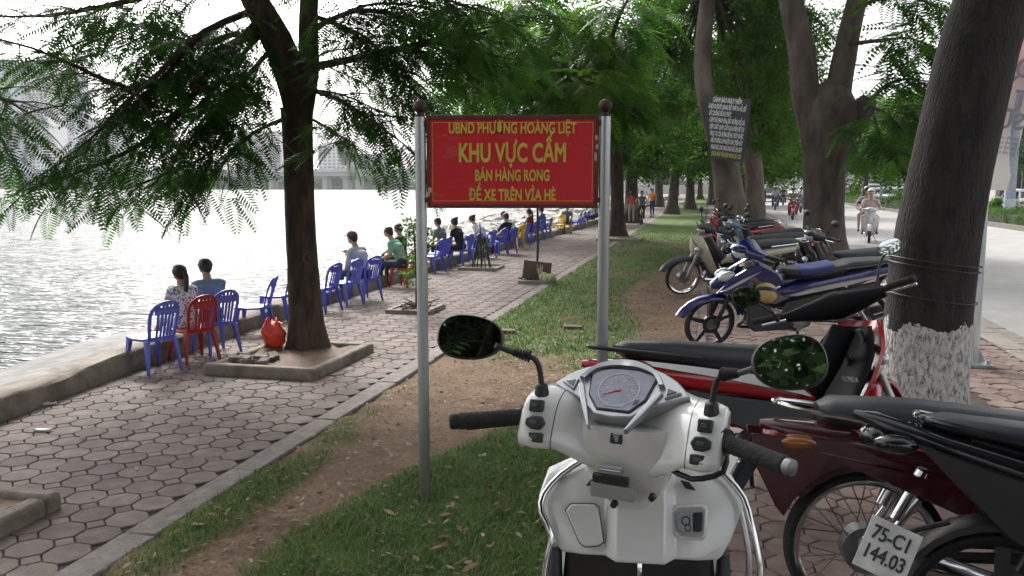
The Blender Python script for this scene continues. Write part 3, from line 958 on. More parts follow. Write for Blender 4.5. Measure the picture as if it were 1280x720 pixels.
def grow(boughs, rng, twig_gap=.16, twig_len=(.35, .85), fr_gap=.085, fr_len=(.26, .42), start=.15, mbw=None, droop=.55, bare=0.0):
    """feathery foliage along boughs; returns frond positions, axes, ups, sizes; draws twigs into mbw"""
    P_, A_x, U_p, S_ = [], [], [], []
    for pts, rad in boughs:
        L, rr = smoothline(pts, rad, .08)
        tot = len(L)
        acc = 0
        for i in range(1, tot):
            acc += (L[i] - L[i-1]).length
            if i / tot < start: continue
            if acc < twig_gap: continue
            acc = 0
            for rep in range(2):
                if rng.random() < bare: continue
                t = (L[i] - L[i-1]).normalized()
                side = t.cross(Vector((0, 0, 1)))
                if side.length < .1: side = Vector((1, 0, 0))
                side.normalize()
                sg = 1 if rep else -1
                d = (t * rng.uniform(.15, .9) + side * sg * rng.uniform(.3, 1.0) + Vector((0, 0, rng.uniform(-.35, .45)))).normalized()
                ln = rng.uniform(*twig_len) * (1.15 - .5 * i / tot)
                n = max(3, int(ln / fr_gap))
                tp = [L[i]]
                p = L[i].copy(); dd = d.copy()
                for k in range(n):
                    dd = (dd + Vector((rng.normal(0, .09), rng.normal(0, .09), -droop * .16))).normalized()
                    p = p + dd * (ln / n)
                    tp.append(p.copy())
                    s2 = dd.cross(Vector((0, 0, 1))).normalized() * (1 if k % 2 else -1)
                    ax = dd * rng.uniform(.35, .9) + s2 * rng.uniform(.4, 1) + Vector((0, 0, rng.uniform(-.55, .15)))
                    P_.append(p[:]); A_x.append(ax[:]); U_p.append((rng.normal(0, .3), rng.normal(0, .3), 1)); S_.append(rng.uniform(*fr_len))
                P_.append(p[:]); A_x.append(dd[:]); U_p.append((0, 0, 1)); S_.append(rng.uniform(*fr_len))
                if mbw is not None:
                    mbw.tube(tp[::2] if len(tp) > 4 else tp, [.007 - .005 * k / len(tp[::2] if len(tp) > 4 else tp) for k in range(len(tp[::2] if len(tp) > 4 else tp))], 4, caps=False)
    return np.array(P_), np.array(A_x), np.array(U_p), np.array(S_)

def frond_crown(root, boughs, m, seed, proto=FR, limb_m=None, name='crown', **kw):
    rng = np.random.default_rng(seed)
    tw = MB()
    P_, A, U, S = grow(boughs, rng, mbw=tw, **kw)
    V, F = instance(proto, P_, A, U, S)
    V = V - np.array(root.location)
    meshobj(name, V, F, m, root)
    off = Vector(root.location)
    for pts, rad in boughs:
        L, rr = smoothline(pts, rad, .2)
        tw.tube(L, rr, 8)
    tw.v = [tuple(Vector(p) - off) for p in tw.v]
    tw.build('limbs', limb_m or M_twig, root)
    return len(F)

def clump_crown(root, clumps, m, seed, leaf=.16, per=70, spread=.75, name='crown'):
    """broad-leaved crown: clumps (centre, radii, number of sub-clumps)"""
    rng = np.random.default_rng(seed)
    Vs, Fs, o = [], [], 0
    cents = []
    for c, r, k in clumps:
        c = np.array(c); r = np.array(r)
        d = rng.normal(0, 1, (k, 3)); d /= np.linalg.norm(d, axis=1, keepdims=True)
        sub = c + d * r * (rng.uniform(.35, 1.0, (k, 1)) ** .6)
        cents.append(sub)
        rs = float(np.mean(r)) * rng.uniform(.16, .34, k)
        for i in range(k):
            n = int(per * rng.uniform(.5, 1.4))
            q = rng.normal(0, 1, (n, 3)) * rs[i] * spread * np.array([1.15, 1.15, .75]) + sub[i]
            ax = rng.normal(0, 1, (n, 3)) * [1, 1, .4] + [0, 0, -.25]
            up = rng.normal(0, .5, (n, 3)) + [0, 0, 1]
            V, F = instance(CLS[i % 5], q, ax, up, leaf * rng.uniform(.7, 1.4, n))
            Vs.append(V); Fs.append(F + o); o += len(V)
    V = np.concatenate(Vs) - np.array(root.location); F = np.concatenate(Fs)
    meshobj(name, V, F, m, root)
    return cents

def PX(lst):
    return [aty(u, v, y) for u, v, y in lst]

# ---- the big lakeside tree
tA = empty('flame_tree', aty(385, 440, 7.3) * 1.0, 0, 'dark trunked feathery tree growing from the planter by the lake', 'tree')
tA.location.z = 0
b = MB()
base = Vector((tA.location.x, tA.location.y, 0.02))
T0 = [base, aty(381, 380, 7.3), aty(377, 300, 7.3), aty(374, 200, 7.3), aty(372, 135, 7.3)]
T1 = [aty(373, 150, 7.3), aty(364, 100, 7.28), aty(345, 50, 7.22), aty(318, 0, 7.15), aty(290, -60, 7.0), aty(250, -150, 6.8)]
T2 = [aty(376, 150, 7.32), aty(386, 90, 7.35), aty(386, 20, 7.35), aty(392, -60, 7.4), aty(400, -160, 7.5)]
trunk_mesh(b, T0, [.180, .152, .140, .136, .148], seed=1, flare=.45, rough=.09)
trunk_mesh(b, T1, [.12, .145, .14, .12, .1, .07], flare=False, seed=2)
trunk_mesh(b, T2, [.1, .095, .085, .08, .07], flare=False, seed=3)
b.v = [tuple(Vector(p) - tA.location) for p in b.v]
tr = b.build('trunk', M_bark, tA, smooth=60)
b = MB(); kn = aty(388, 322, 7.12) - tA.location
b.ell(kn, (.05, .03, .05), 12, 6); b.torus(kn + Vector((0, -.02, 0)), (0.2, -1, 0), .05, .014, 18, 6); b.build('branch_scar', M_bark2, tA)
boughsA = [
    (PX([(335, 35, 7.2), (280, 60, 6.9), (220, 95, 6.5), (160, 110, 6.1), (100, 85, 5.8), (40, 60, 5.6), (-20, 45, 5.5)]), [.045, .035, .028, .02, .015, .01, .006]),
    (PX([(330, 20, 7.2), (270, 80, 6.7), (225, 140, 6.3), (180, 178, 6.0), (125, 205, 5.8), (70, 225, 5.6), (35, 238, 5.5)]), [.04, .032, .026, .02, .015, .01, .006]),
    (PX([(352, 150, 7.3), (318, 165, 7.0), (292, 190, 6.8), (272, 215, 6.6)]), [.022, .016, .012, .006]),
    (PX([(325, 10, 7.2), (255, 40, 6.5), (200, 90, 6.1), (150, 135, 5.8), (115, 172, 5.6), (85, 195, 5.5)]), [.035, .03, .022, .016, .01, .006]),
    (PX([(385, 85, 7.3), (440, 74, 7.1), (500, 62, 6.9), (560, 50, 6.7), (610, 40, 6.6)]), [.04, .032, .025, .018, .008]),
    (PX([(388, 112, 7.3), (430, 128, 7.1), (470, 155, 6.9), (505, 180, 6.8)]), [.022, .018, .012, .006]),
    (PX([(386, 40, 7.3), (440, 14, 7.2), (510, 24, 7.0), (570, 75, 6.9), (598, 105, 6.8)]), [.03, .024, .018, .012, .006]),
    (PX([(392, 150, 7.4), (418, 165, 7.2), (438, 180, 7.1)]), [.016, .012, .006]),
    (PX([(300, -20, 7.0), (210, -10, 6.3), (130, 8, 5.9), (55, 20, 5.6), (-10, 20, 5.5)]), [.035, .028, .02, .012, .006]),
    (PX([(340, 60, 7.25), (300, 105, 7.0), (262, 140, 6.8), (235, 180, 6.6), (220, 215, 6.5)]), [.025, .02, .015, .01, .006]),
    (PX([(300, 40, 7.1), (240, 55, 6.9), (180, 30, 6.7), (120, 45, 6.5), (60, 70, 6.4)]), [.025, .02, .015, .01, .006]),
    (PX([(390, 20, 7.35), (440, 40, 7.5), (500, 100, 7.6), (540, 130, 7.6)]), [.025, .02, .012, .006]),
    (PX([(386, 0, 7.35), (430, -30, 7.0), (500, -20, 6.6), (560, 0, 6.4), (620, 20, 6.3)]), [.03, .024, .018, .012, .006]),
    (PX([(-60, 85, 5.2), (-15, 115, 5.2), (20, 132, 5.2), (45, 148, 5.2)]), [.014, .011, .008, .004]),
    (PX([(-60, 120, 5.2), (-15, 145, 5.2), (0, 170, 5.2), (8, 190, 5.25)]), [.014, .011, .008, .004]),
]
rj = np.random.default_rng(21)
extra = []
for k_, (pts, rad) in enumerate(boughsA):
    if k_ in (13, 14, 2, 7): continue
    if k_ in (8, 12) : continue
    for rep in range(1):
        off = Vector((rj.normal(0, .12), rj.uniform(.2, .9), rj.normal(.05, .12)))
        extra.append(([pts[0]] + [p + off * min(1, .35 * (i + 1)) for i, p in enumerate(pts[1:])], [q_ * .55 for q_ in rad]))
frond_crown(tA, boughsA + extra, M_frond, 5, twig_gap=.135, limb_m=M_bark, fr_len=(.20, .38), fr_gap=.085, twig_len=(.28, .62), start=.10)
# upper crown above the picture (gives the shade)
rngu = np.random.default_rng(77)
up_b = []
for k in range(22):
    a = rngu.uniform(0, 2 * PI); st = Vector((-4.1 + rngu.uniform(-.3, .3), 7.0, rngu.uniform(3.4, 4.6)))
    ln = rngu.uniform(2.2, 4.2)
    pts = [st + Vector((math.cos(a) * ln * t, math.sin(a) * ln * t, 1.3 * math.sin(t * 2.2))) for t in (0, .33, .66, 1)]
    # keep the part that would hang into view short
    up_b.append((pts, [.05, .035, .02, .008]))
frond_crown(tA, up_b, M_frond, 6, twig_gap=.3, fr_gap=.13, limb_m=M_bark, fr_len=(.3, .5), twig_len=(.5, 1.0), start=.25, name='upper_crown', proto=FR_S)
b = MB()
for i in range(26):
    c = aty(246 + random.gauss(0, 6), 103 + random.gauss(0, 7), 6.45 + random.gauss(0, .1)) - tA.location
    b.ell(c, (.022, .018, .014), 6, 3, rot=(random.random(), random.random(), 0))
b.build('blossoms', mat('flame_blossom', (0.55, 0.07, 0.03), .6), tA)

# ---- whitewashed trunk by the road
tR = empty('roadside_tree', (at(1152, 505).x, at(1152, 505).y, 0), 0, 'thick leaning trunk with whitewashed foot beside the parked motorbikes', 'tree')
yR = tR.location.y
b = MB()
TR = [Vector((tR.location.x, yR, 0)), aty(1157, 430, yR), aty(1167, 330, yR), aty(1189, 210, yR), aty(1223, 60, yR + .05), aty(1245, -10, yR + .1), aty(1290, -180, yR + .2)]
trunk_mesh(b, TR, [.295, .295, .288, .268, .258, .255, .24], n=36, rough=.022, seed=9, flare=.2)
b.v = [tuple(Vector(p) - tR.location) for p in b.v]
# bark with a lime-washed foot
mw = mat('bark_limewashed', (0.011, 0.010, 0.010), .95, col2=(0.034, 0.029, 0.027), scale=18, bump=2, bscale=60, stretch=(1, 1, .3), detail=8)
nt = mw.node_tree; bb = nt.nodes['Principled BSDF']
tc = nt.nodes.new('ShaderNodeTexCoord'); sx = nt.nodes.new('ShaderNodeSeparateXYZ'); nt.links.new(tc.outputs['Object'], sx.inputs[0])
nz = nt.nodes.new('ShaderNodeTexNoise'); nz.inputs['Scale'].default_value = 34; nz.inputs['Detail'].default_value = 8; nz.inputs['Roughness'].default_value = .8
nz2 = nt.nodes.new('ShaderNodeTexNoise'); nz2.inputs['Scale'].default_value = 8; nz2.inputs['Detail'].default_value = 6
mpz = nt.nodes.new('ShaderNodeMapping'); mpz.inputs['Scale'].default_value = (1, 1, .45)
nt.links.new(tc.outputs['Object'], mpz.inputs[0]); nt.links.new(mpz.outputs[0], nz.inputs['Vector']); nt.links.new(tc.outputs['Object'], nz2.inputs['Vector'])
m1 = nt.nodes.new('ShaderNodeMath'); m1.operation = 'MULTIPLY_ADD'; m1.inputs[1].default_value = .34; m1.inputs[2].default_value = .45
nt.links.new(nz2.outputs['Fac'], m1.inputs[0])
lt = nt.nodes.new('ShaderNodeMath'); lt.operation = 'LESS_THAN'; nt.links.new(sx.outputs['Z'], lt.inputs[0]); nt.links.new(m1.outputs[0], lt.inputs[1])
rp = nt.nodes.new('ShaderNodeValToRGB'); rp.color_ramp.elements[0].position = .37; rp.color_ramp.elements[1].position = .54
nt.links.new(nz.outputs['Fac'], rp.inputs['Fac'])
mm_ = nt.nodes.new('ShaderNodeMath'); mm_.operation = 'MULTIPLY'; nt.links.new(lt.outputs[0], mm_.inputs[0]); nt.links.new(rp.outputs['Color'], mm_.inputs[1])
mx = nt.nodes.new('ShaderNodeMix'); mx.data_type = 'RGBA'
old = bb.inputs['Base Color'].links[0].from_socket
nt.links.new(mm_.outputs[0], mx.inputs['Factor']); nt.links.new(old, mx.inputs[6]); mx.inputs[7].default_value = (.58, .57, .56, 1)
nt.links.new(mx.outputs[2], bb.inputs['Base Color'])
b.build('trunk', mw, tR, smooth=60)
b = MB()
for h, rr_ in ((.80, .31), (1.02, .31), (1.06, .312)):
    c = Vector((0, 0, h)); 
    for i_ in range(len(TR) - 1):
        if TR[i_].z <= h <= TR[i_ + 1].z:
            c = TR[i_].lerp(TR[i_ + 1], (h - TR[i_].z) / (TR[i_ + 1].z - TR[i_].z)) - tR.location
    b.torus(c, (.12, 0, 1), rr_ - .004, .0045, 40, 6)
b.build('wire_band', mat('dark_cable', (.02, .02, .02), .5), tR)
rngu = np.random.default_rng(5)
up_b = []
for k in range(20):
    a = rngu.uniform(0, 2 * PI); st = TR[-1] + Vector((rngu.uniform(-.2, .2), 0, rngu.uniform(-.2, .8)))
    ln = rngu.uniform(2.5, 4.5)
    up_b.append(([st + Vector((math.cos(a) * ln * t, math.sin(a) * ln * t, 1.8 * math.sin(t * 2.0))) for t in (0, .33, .66, 1)], [.07, .05, .03, .01]))
clump_crown(tR, [((tR.location.x + .6, yR, 6.2), (3.4, 3.4, 1.4), 44)], M_leafB, 98, .22, 40, name='inner_crown')  # unseen leaf mass added overhead to block sky and deepen the shade
frond_crown(tR, up_b, M_frond, 8, twig_gap=.3, fr_gap=.13, limb_m=M_bark, fr_len=(.3, .5), twig_len=(.5, 1.1), start=.2, proto=FR_S)

# ---- forked tree behind the blue motorbike
yB = 19.0
p0 = aty(1029, 325, yB)
tB = empty('forked_tree', (p0.x, p0.y, 0), 0, 'stout tree forking low, standing behind the blue motorbike at the kerb', 'tree')
b = MB()
trunk_mesh(b, [Vector((p0.x, yB, 0)), aty(1029, 260, yB), aty(1031, 200, yB), aty(1036, 155, yB), aty(1039, 132, yB), aty(1040, 112, yB), aty(1041, 98, yB)], [.44, .41, .43, .56, .54, .36, .1], n=24, rough=.06, step=.25, seed=21)
trunk_mesh(b, [aty(1020, 160, yB), aty(1006, 110, yB), aty(1001, 60, yB), aty(988, 0, yB), aty(975, -80, yB)], [.34, .3, .27, .24, .2], n=16, flare=False, step=.25, seed=22)
trunk_mesh(b, [aty(1042, 150, yB), aty(1050, 100, yB), aty(1060, 45, yB), aty(1072, -5, yB), aty(1090, -90, yB)], [.3, .26, .22, .2, .16], n=16, flare=False, step=.25, seed=23)
trunk_mesh(b, [aty(1060, 165, yB), aty(1078, 138, yB), aty(1088, 124, yB)], [.28, .25, .17], n=14, flare=False, step=.2, seed=24)
b.v = [tuple(Vector(p) - tB.location) for p in b.v]
b.build('trunk', M_bark2, tB, smooth=60)
bB = [
    (PX([(1084, 130, 18.8), (1110, 105, 18), (1145, 100, 17.4), (1178, 125, 17)]), [.05, .035, .02, .01]),
    (PX([(1062, 55, 18.8), (1105, 50, 18), (1140, 48, 17.4), (1170, 62, 17)]), [.05, .035, .02, .01]),
    (PX([(1086, 135, 18.8), (1105, 140, 18), (1125, 160, 17.6), (1140, 185, 17.2)]), [.04, .03, .02, .01]),
    (PX([(1072, 10, 18.8), (1110, -5, 18), (1150, 0, 17.4), (1185, 15, 17)]), [.05, .035, .02, .01]),
    (PX([(1088, 126, 18.8), (1092, 145, 18.2), (1100, 170, 17.8), (1105, 200, 17.5)]), [.04, .03, .02, .01]),
]
frond_crown(tB, bB, M_frond2, 25, twig_gap=.22, fr_gap=.11, proto=FR_M, limb_m=M_bark, fr_len=(.4, .7), twig_len=(.5, 1.0), start=.3, droop=.5)
rngu = np.random.default_rng(15)
up_b = []
for k in range(18):
    a = rngu.uniform(0, 2 * PI); st = Vector((p0.x + rngu.uniform(-.6, .8), yB, rngu.uniform(6.2, 7.6))); ln = rngu.uniform(2.5, 5)
    up_b.append(([st + Vector((math.cos(a) * ln * t, math.sin(a) * ln * t, 1.8 * math.sin(t * 2.0))) for t in (0, .33, .66, 1)], [.08, .05, .03, .01]))
frond_crown(tB, up_b, M_frond2, 18, twig_gap=.36, fr_gap=.16, limb_m=M_bark, fr_len=(.5, .8), twig_len=(.6, 1.2), start=.15, proto=FR_S, name='upper_crown')

# ---- pair of trunks carrying the dark notice
def simple_tree(name, lab, trunks, clumps, mleaf, mbark, seed, leaf=.16, per=60, group=None, n=16, step=.3, limbs=True, spread=.75):
    p = trunks[0][0][0]
    root = empty(name, (p.x, p.y, 0), 0, lab, 'tree', group)
    b = MB()
    for i, (pts, rad) in enumerate(trunks):
        trunk_mesh(b, pts, rad, n=n, flare=(i == 0), step=step, seed=seed + i)
    b.v = [tuple(Vector(q) - root.location) for q in b.v]
    b.build('trunk', mbark, root, smooth=60)
    cents = clump_crown(root, clumps, mleaf, seed, leaf, per, spread)
    if limbs:
        lb = MB(); rnd = random.Random(seed)
        tip = trunks[0][0][-1]
        for arr in cents:
            for c in arr[::4]:
                c = Vector(c); md = (tip + c) / 2 + Vector((rnd.uniform(-.3, .3), rnd.uniform(-.3, .3), -.15))
                L, rr_ = smoothline([tip - Vector((0, 0, rnd.uniform(0, .8))), md, c], [.06, .035, .01], .5)
                lb.tube([q - root.location for q in L], rr_, 5, caps=False)
        lb.build('limbs', M_twig, root)
    return root
yC = 21.0
simple_tree('roadside_tree', 'grey leaning trunk carrying the dark warning notice', [
    ([Vector((aty(916, 300, yC).x, yC, 0)), aty(912, 250, yC), aty(903, 190, yC), aty(886, 130, yC), aty(878, 80, yC), aty(882, 20, yC), aty(890, -60, yC)], [.42, .36, .30, .22, .2, .19, .15])],
    [(aty(840, 20, yC + 1.2), (.9, 1.2, 1.0), 20), (aty(930, 30, yC + .5), (.8, 1.0, 1.2), 26), (aty(845, 90, yC + 2.5), (.8, 1.2, 1.2), 16), (aty(950, 85, yC + .5), (.7, 1.0, 1.2), 22),
     (aty(955, 150, yC + 3), (.7, 1.2, 1.0), 14), (aty(880, -110, yC), (3, 3, 1.4), 30), (aty(870, 120, yC + 6), (2.2, 1.5, 2.0), 30)], M_leafA, M_bark3, 31, leaf=.17, per=46)
yC2 = 24.5
simple_tree('roadside_tree', 'slimmer grey brown trunk just behind the notice tree', [
    ([Vector((aty(946, 300, yC2).x, yC2, 0)), aty(944, 240, yC2), aty(937, 170, yC2), aty(930, 100, yC2), aty(945, 40, yC2), aty(968, -30, yC2)], [.3, .26, .24, .22, .2, .16])],
    [(aty(965, 120, yC2 + 1), (1.2, 1.6, 1.6), 26), (aty(985, 40, yC2 + 1), (1.6, 1.8, 1.8), 30), (aty(930, 50, yC2 + 2), (1.5, 2, 1.6), 26), (aty(975, 190, yC2 + 3), (1.1, 1.4, .9), 18), (aty(930, -60, yC2), (3, 3, 1.6), 26)],
    M_leafA, M_bark3, 37, leaf=.19, per=44)

# ---- the shady promenade tree behind the sign
yD = 25.6
pD = at(772, 297)
tD = empty('flame_tree', (pD.x, yD, 0), 0, 'wide spreading feathery tree on the promenade, its trunk beside the sign post', 'tree')
b = MB()
TD = [Vector((pD.x, yD, 0)), aty(772, 250, yD), aty(770, 190, yD), aty(764, 140, yD - .2)]
trunk_mesh(b, TD, [.26, .2, .2, .2], n=16, step=.3, seed=41)
b.v = [tuple(Vector(p) - tD.location) for p in b.v]
b.build('trunk', M_bark, tD, smooth=60)
bD = [
    (PX([(765, 150, 25), (705, 100, 19), (640, 55, 15), (585, 20, 13)]), [.1, .07, .04, .01]),
    (PX([(765, 130, 25), (740, 70, 18), (700, 30, 14), (650, -5, 12)]), [.1, .07, .04, .01]),
    (PX([(765, 150, 25), (695, 125, 20), (630, 110, 17), (570, 110, 15)]), [.09, .07, .04, .01]),
    (PX([(765, 120, 25), (760, 70, 18), (770, 30, 14), (790, -10, 12)]), [.1, .07, .04, .01]),
    (PX([(765, 150, 25), (735, 130, 21), (690, 135, 18), (650, 140, 16)]), [.09, .06, .03, .01]),
    (PX([(765, 140, 25), (720, 80, 19), (670, 80, 15), (610, 85, 13)]), [.09, .06, .03, .01]),
    (PX([(768, 140, 25), (770, 110, 20), (745, 105, 16), (720, 100, 14)]), [.09, .06, .03, .01]),
    (PX([(765, 130, 25), (690, 60, 20), (610, 20, 17), (560, 10, 15)]), [.09, .06, .03, .01]),
]
frond_crown(tD, bD, M_frond2, 45, twig_gap=.25, fr_gap=.10, limb_m=M_bark, fr_len=(.36, .6), twig_len=(.45, 1.1), start=.15, droop=.6, proto=FR_M)
clump_crown(tD, [(aty(670, 130, 26), (2.2, 2.5, 1.8), 34), (aty(600, 110, 27), (2, 2.5, 1.8), 26), (aty(720, 60, 27), (2.5, 3, 2), 34), (aty(800, 60, 27), (2.2, 3, 2), 30), (aty(640, 40, 27), (2.4, 3, 1.8), 30)], M_leafA, 47, .2, 42, name='inner_crown')

# ---- trees farther down the promenade and verge
row = [(-3.2, 36, 7.5, 3.2, 'low bushy tree on the promenade next beyond the spreading one', M_leafA),
       (-2.0, 47, 9, 3.8, 'tree at the verge edge where the promenade kerb ends from view', M_leafA),
       (-1.2, 56, 9.5, 4.2, 'tree of the far verge row, second beyond the kerb end', M_leafB),
       (-3.6, 62, 10, 4.5, 'tree of the far row standing toward the lake', M_leafB),
       (0.2, 70, 10, 4.6, 'tree in the middle of the far green verge', M_leafA),
       (-4.5, 80, 11, 5, 'far tree closing the promenade view', M_leafB),
       (1.6, 38, 9, 3.4, 'kerbside tree beyond the two grey trunks', M_leafA),
       (1.9, 52, 10, 4, 'kerbside tree half hidden by the grey trunks', M_leafB),
       (1.8, 76, 11, 4.6, 'far kerbside tree of the street row', M_leafB),
       (-1.0, 98, 12, 6, 'distant tree at the end of the verge', M_leafB),
       (3.0, 118, 13, 7, 'distant tree over the end of the street', M_leafB),
       (-9, 105, 12, 6, 'distant tree where the lake shore bends', M_leafB),
       (9.5, 140, 14, 8, 'farthest tree closing the street', M_leafB)]
for i, (x, y, h, cr, lab, ml) in enumerate(row):
    zb = 2.2 if y < 60 else 2.6
    lean = random.uniform(-.3, .3)
    tk = [Vector((x, y, 0)), Vector((x + lean * .4, y, 1.5)), Vector((x + lean, y, h * .45))]
    cl = [((x + lean, y, h * .62), (cr * .8, cr * .8, h * .3), 34), ((x - cr * .5, y - cr * .3, h * .42), (cr * .5, cr * .6, h * .18), 18),
          ((x + cr * .5, y - cr * .3, h * .45), (cr * .5, cr * .6, h * .18), 18), ((x, y - cr * .6, h * .38 + .3), (cr * .6, cr * .4, h * .14), 16)]
    simple_tree('street_tree', lab, [(tk, [.34, .26, .2])], cl, ml, M_bark2, 60 + i * 7, leaf=.2 + y * .0028, per=40 if y < 60 else 34, group='trees down the promenade and street', n=12, step=.6)
# median and far-side trees
side = [(12.4, 58, 8, 3, 'slim tree on the median behind the lamp pole'), (12.4, 74, 9, 3.6, 'median tree left of the lamp pole'), (12.3, 96, 10, 4.4, 'median tree far up the road'),
        (23, 62, 10, 4.6, 'dark tree across the far carriageway behind the white van'), (24, 80, 11, 5, 'tree across the road behind the parked cars'), (22.5, 48, 10, 4.4, 'tree across the road seen beside the thick leaning trunk'),
        (27, 100, 13, 6.5, 'tall tree across the road in the haze'), (22, 120, 13, 6.5, 'hazy tree at the far bend of the road'), (31, 66, 13, 6, 'tall tree behind the shop front'), (24, 38, 9, 3.6, 'tree beside the blue shop front'),
        (16, 150, 15, 8, 'farthest hazy tree across the road')]
for i, (x, y, h, cr, lab) in enumerate(side):
    tk = [Vector((x, y, 0)), Vector((x + random.uniform(-.2, .2), y, 1.6)), Vector((x + random.uniform(-.4, .4), y, h * .5))]
    cl = [((x, y, h * .66), (cr * .85, cr * .85, h * .3), 40), ((x - cr * .5, y - cr * .3, h * .48), (cr * .55, cr * .6, h * .2), 20), ((x + cr * .5, y - cr * .3, h * .5), (cr * .55, cr * .6, h * .2), 20)]
    simple_tree('street_tree', lab, [(tk, [.28, .2, .16])], cl, M_leafB if i % 3 else M_leafA, M_bark2, 200 + i * 5, leaf=.24 + y * .0028, per=36, group='trees along the far side of the road', n=12, step=.6)
# far shore tree line reads as one mass
rootF = empty('far_treeline', (-150, 350, 0), 0, 'hazy green tree line on the far lake shore under the bridge', 'trees'); rootF['kind'] = 'stuff'
cl = [((aty(u, 225, 348).x, 350, 2.5 + random.random()), (14, 6, 4.5 + (2.5 if u > 480 else 0)), 30) for u in list(range(-60, 300, 34)) + list(range(300, 760, 30))]
clump_crown(rootF, cl, M_leafB, 301, leaf=1.6, per=16, name='foliage')
# far wood closing the street and verge
rootW = empty('far_wood', (10, 175, 0), 0, 'dark green mass of far trees closing the end of the street', 'trees'); rootW['kind'] = 'stuff'
clump_crown(rootW, [((x_, 172 + (k_ % 3) * 5, 4.0 + (k_ % 2)), (8, 4, 4.5), 26) for k_, x_ in enumerate(range(-40, 80, 7))], M_leafB, 311, leaf=.9, per=22, name='foliage')
# trees behind the viewpoint: they shade the foreground and show in the mirrors
for i, (x, y, h, lab) in enumerate([(-1.6, -4.2, 7, 'spreading shade tree on the verge behind the white scooter'), (1.8, -3.4, 7.5, 'kerbside shade tree behind the black motorbike'), (-0.2, -9.5, 8, 'shade tree farther back along the verge')]):
    rg = np.random.default_rng(400 + i)
    root = empty('flame_tree', (x, y, 0), 0, lab, 'tree')
    b = MB(); trunk_mesh(b, [Vector((0, 0, 0)), Vector((.05, 0, 1.5)), Vector((0, 0, 3))], [.25, .2, .18], n=14, seed=400 + i, step=.3); b.build('trunk', M_bark, root, smooth=60)
    bb_ = []
    for k in range(22):
        a = rg.uniform(0, 2 * PI); st = Vector((x, y, rg.uniform(2.6, 4.2))); ln = rg.uniform(2.5, 4.6)
        bb_.append(([st + Vector((math.cos(a) * ln * t, math.sin(a) * ln * t, 1.5 * math.sin(t * 2.1))) for t in (0, .33, .66, 1)], [.06, .045, .025, .008]))
    clump_crown(root, [((x, y, 5.2), (3.4, 3.4, 2.3), 80)], M_shade, 430 + i, .2, 46, name='inner_crown')
    frond_crown(root, bb_, M_shade, 410 + i, twig_gap=.3, fr_gap=.14, limb_m=M_bark, fr_len=(.34, .6), twig_len=(.5, 1.1), start=.12, proto=FR_S)
# ================================================================== MOTORBIKES
M_rubber = mat('tyre_rubber', (0.018, 0.018, 0.019), .85, var=.3, scale=30, bump=.5, bscale=120)
M_chrome = mat('chrome', (0.72, 0.72, 0.74), .12, 1.0, var=.05)
M_steel = mat('dull_steel', (0.42, 0.42, 0.43), .4, .9, var=.2, scale=20)
M_blackp = mat('black_plastic', (0.018, 0.018, 0.020), .42, var=.2, scale=12, rvar=.08)
M_darkp = mat('dark_grey_plastic', (0.045, 0.048, 0.055), .45, var=.15, scale=9, rvar=.08)
M_vinyl = mat('seat_vinyl', (0.022, 0.024, 0.030), .38, var=.2, scale=8, bump=.25, bscale=260, rvar=.07)
M_mirror = mat('mirror_glass', (0.82, 0.85, 0.85), .015, 1.0, var=0)
M_lens = mat('lamp_lens', (0.62, 0.66, 0.70), .08, .35, var=.25, scale=24, coat=1)
M_red_l = mat('tail_lens_red', (0.28, 0.014, 0.014), .12, var=.15, coat=1)
M_amber = mat('indicator_amber', (0.26, 0.075, 0.012), .15, var=.1, coat=1)
M_engine = mat('engine_alloy', (0.20, 0.20, 0.21), .5, .7, var=.3, scale=15)
M_plate = mat('plate_white', (0.40, 0.40, 0.39), .5, scale=18, col2=(.56, .55, .53))
M_ink = mat('plate_ink', (0.02, 0.02, 0.025), .6, var=0)
def paint(name, col, rough=.22):
    return mat('paint_' + name, col, rough, var=.06, scale=3, coat=.8)
P_white = paint('pearl_white', (0.66, 0.66, 0.65)); P_red = paint('red', (0.40, 0.012, 0.018)); P_blue = paint('blue', (0.010, 0.014, 0.12))
P_black = paint('black', (0.010, 0.010, 0.013), .14); P_maroon = paint('maroon', (0.050, 0.008, 0.014)); P_cream = paint('cream', (0.62, 0.58, 0.48))
P_silver = mat('paint_silver', (0.52, 0.53, 0.55), .3, .6, var=.06, coat=.6); P_grey = mat('paint_grey', (0.16, 0.17, 0.19), .35, .5, var=.1, coat=.5)
P_navy = paint('navy', (0.02, 0.035, 0.09)); P_steelb = paint('steel_blue', (0.10, 0.16, 0.26)); P_pinkr = paint('faded_red', (0.50, 0.09, 0.14))

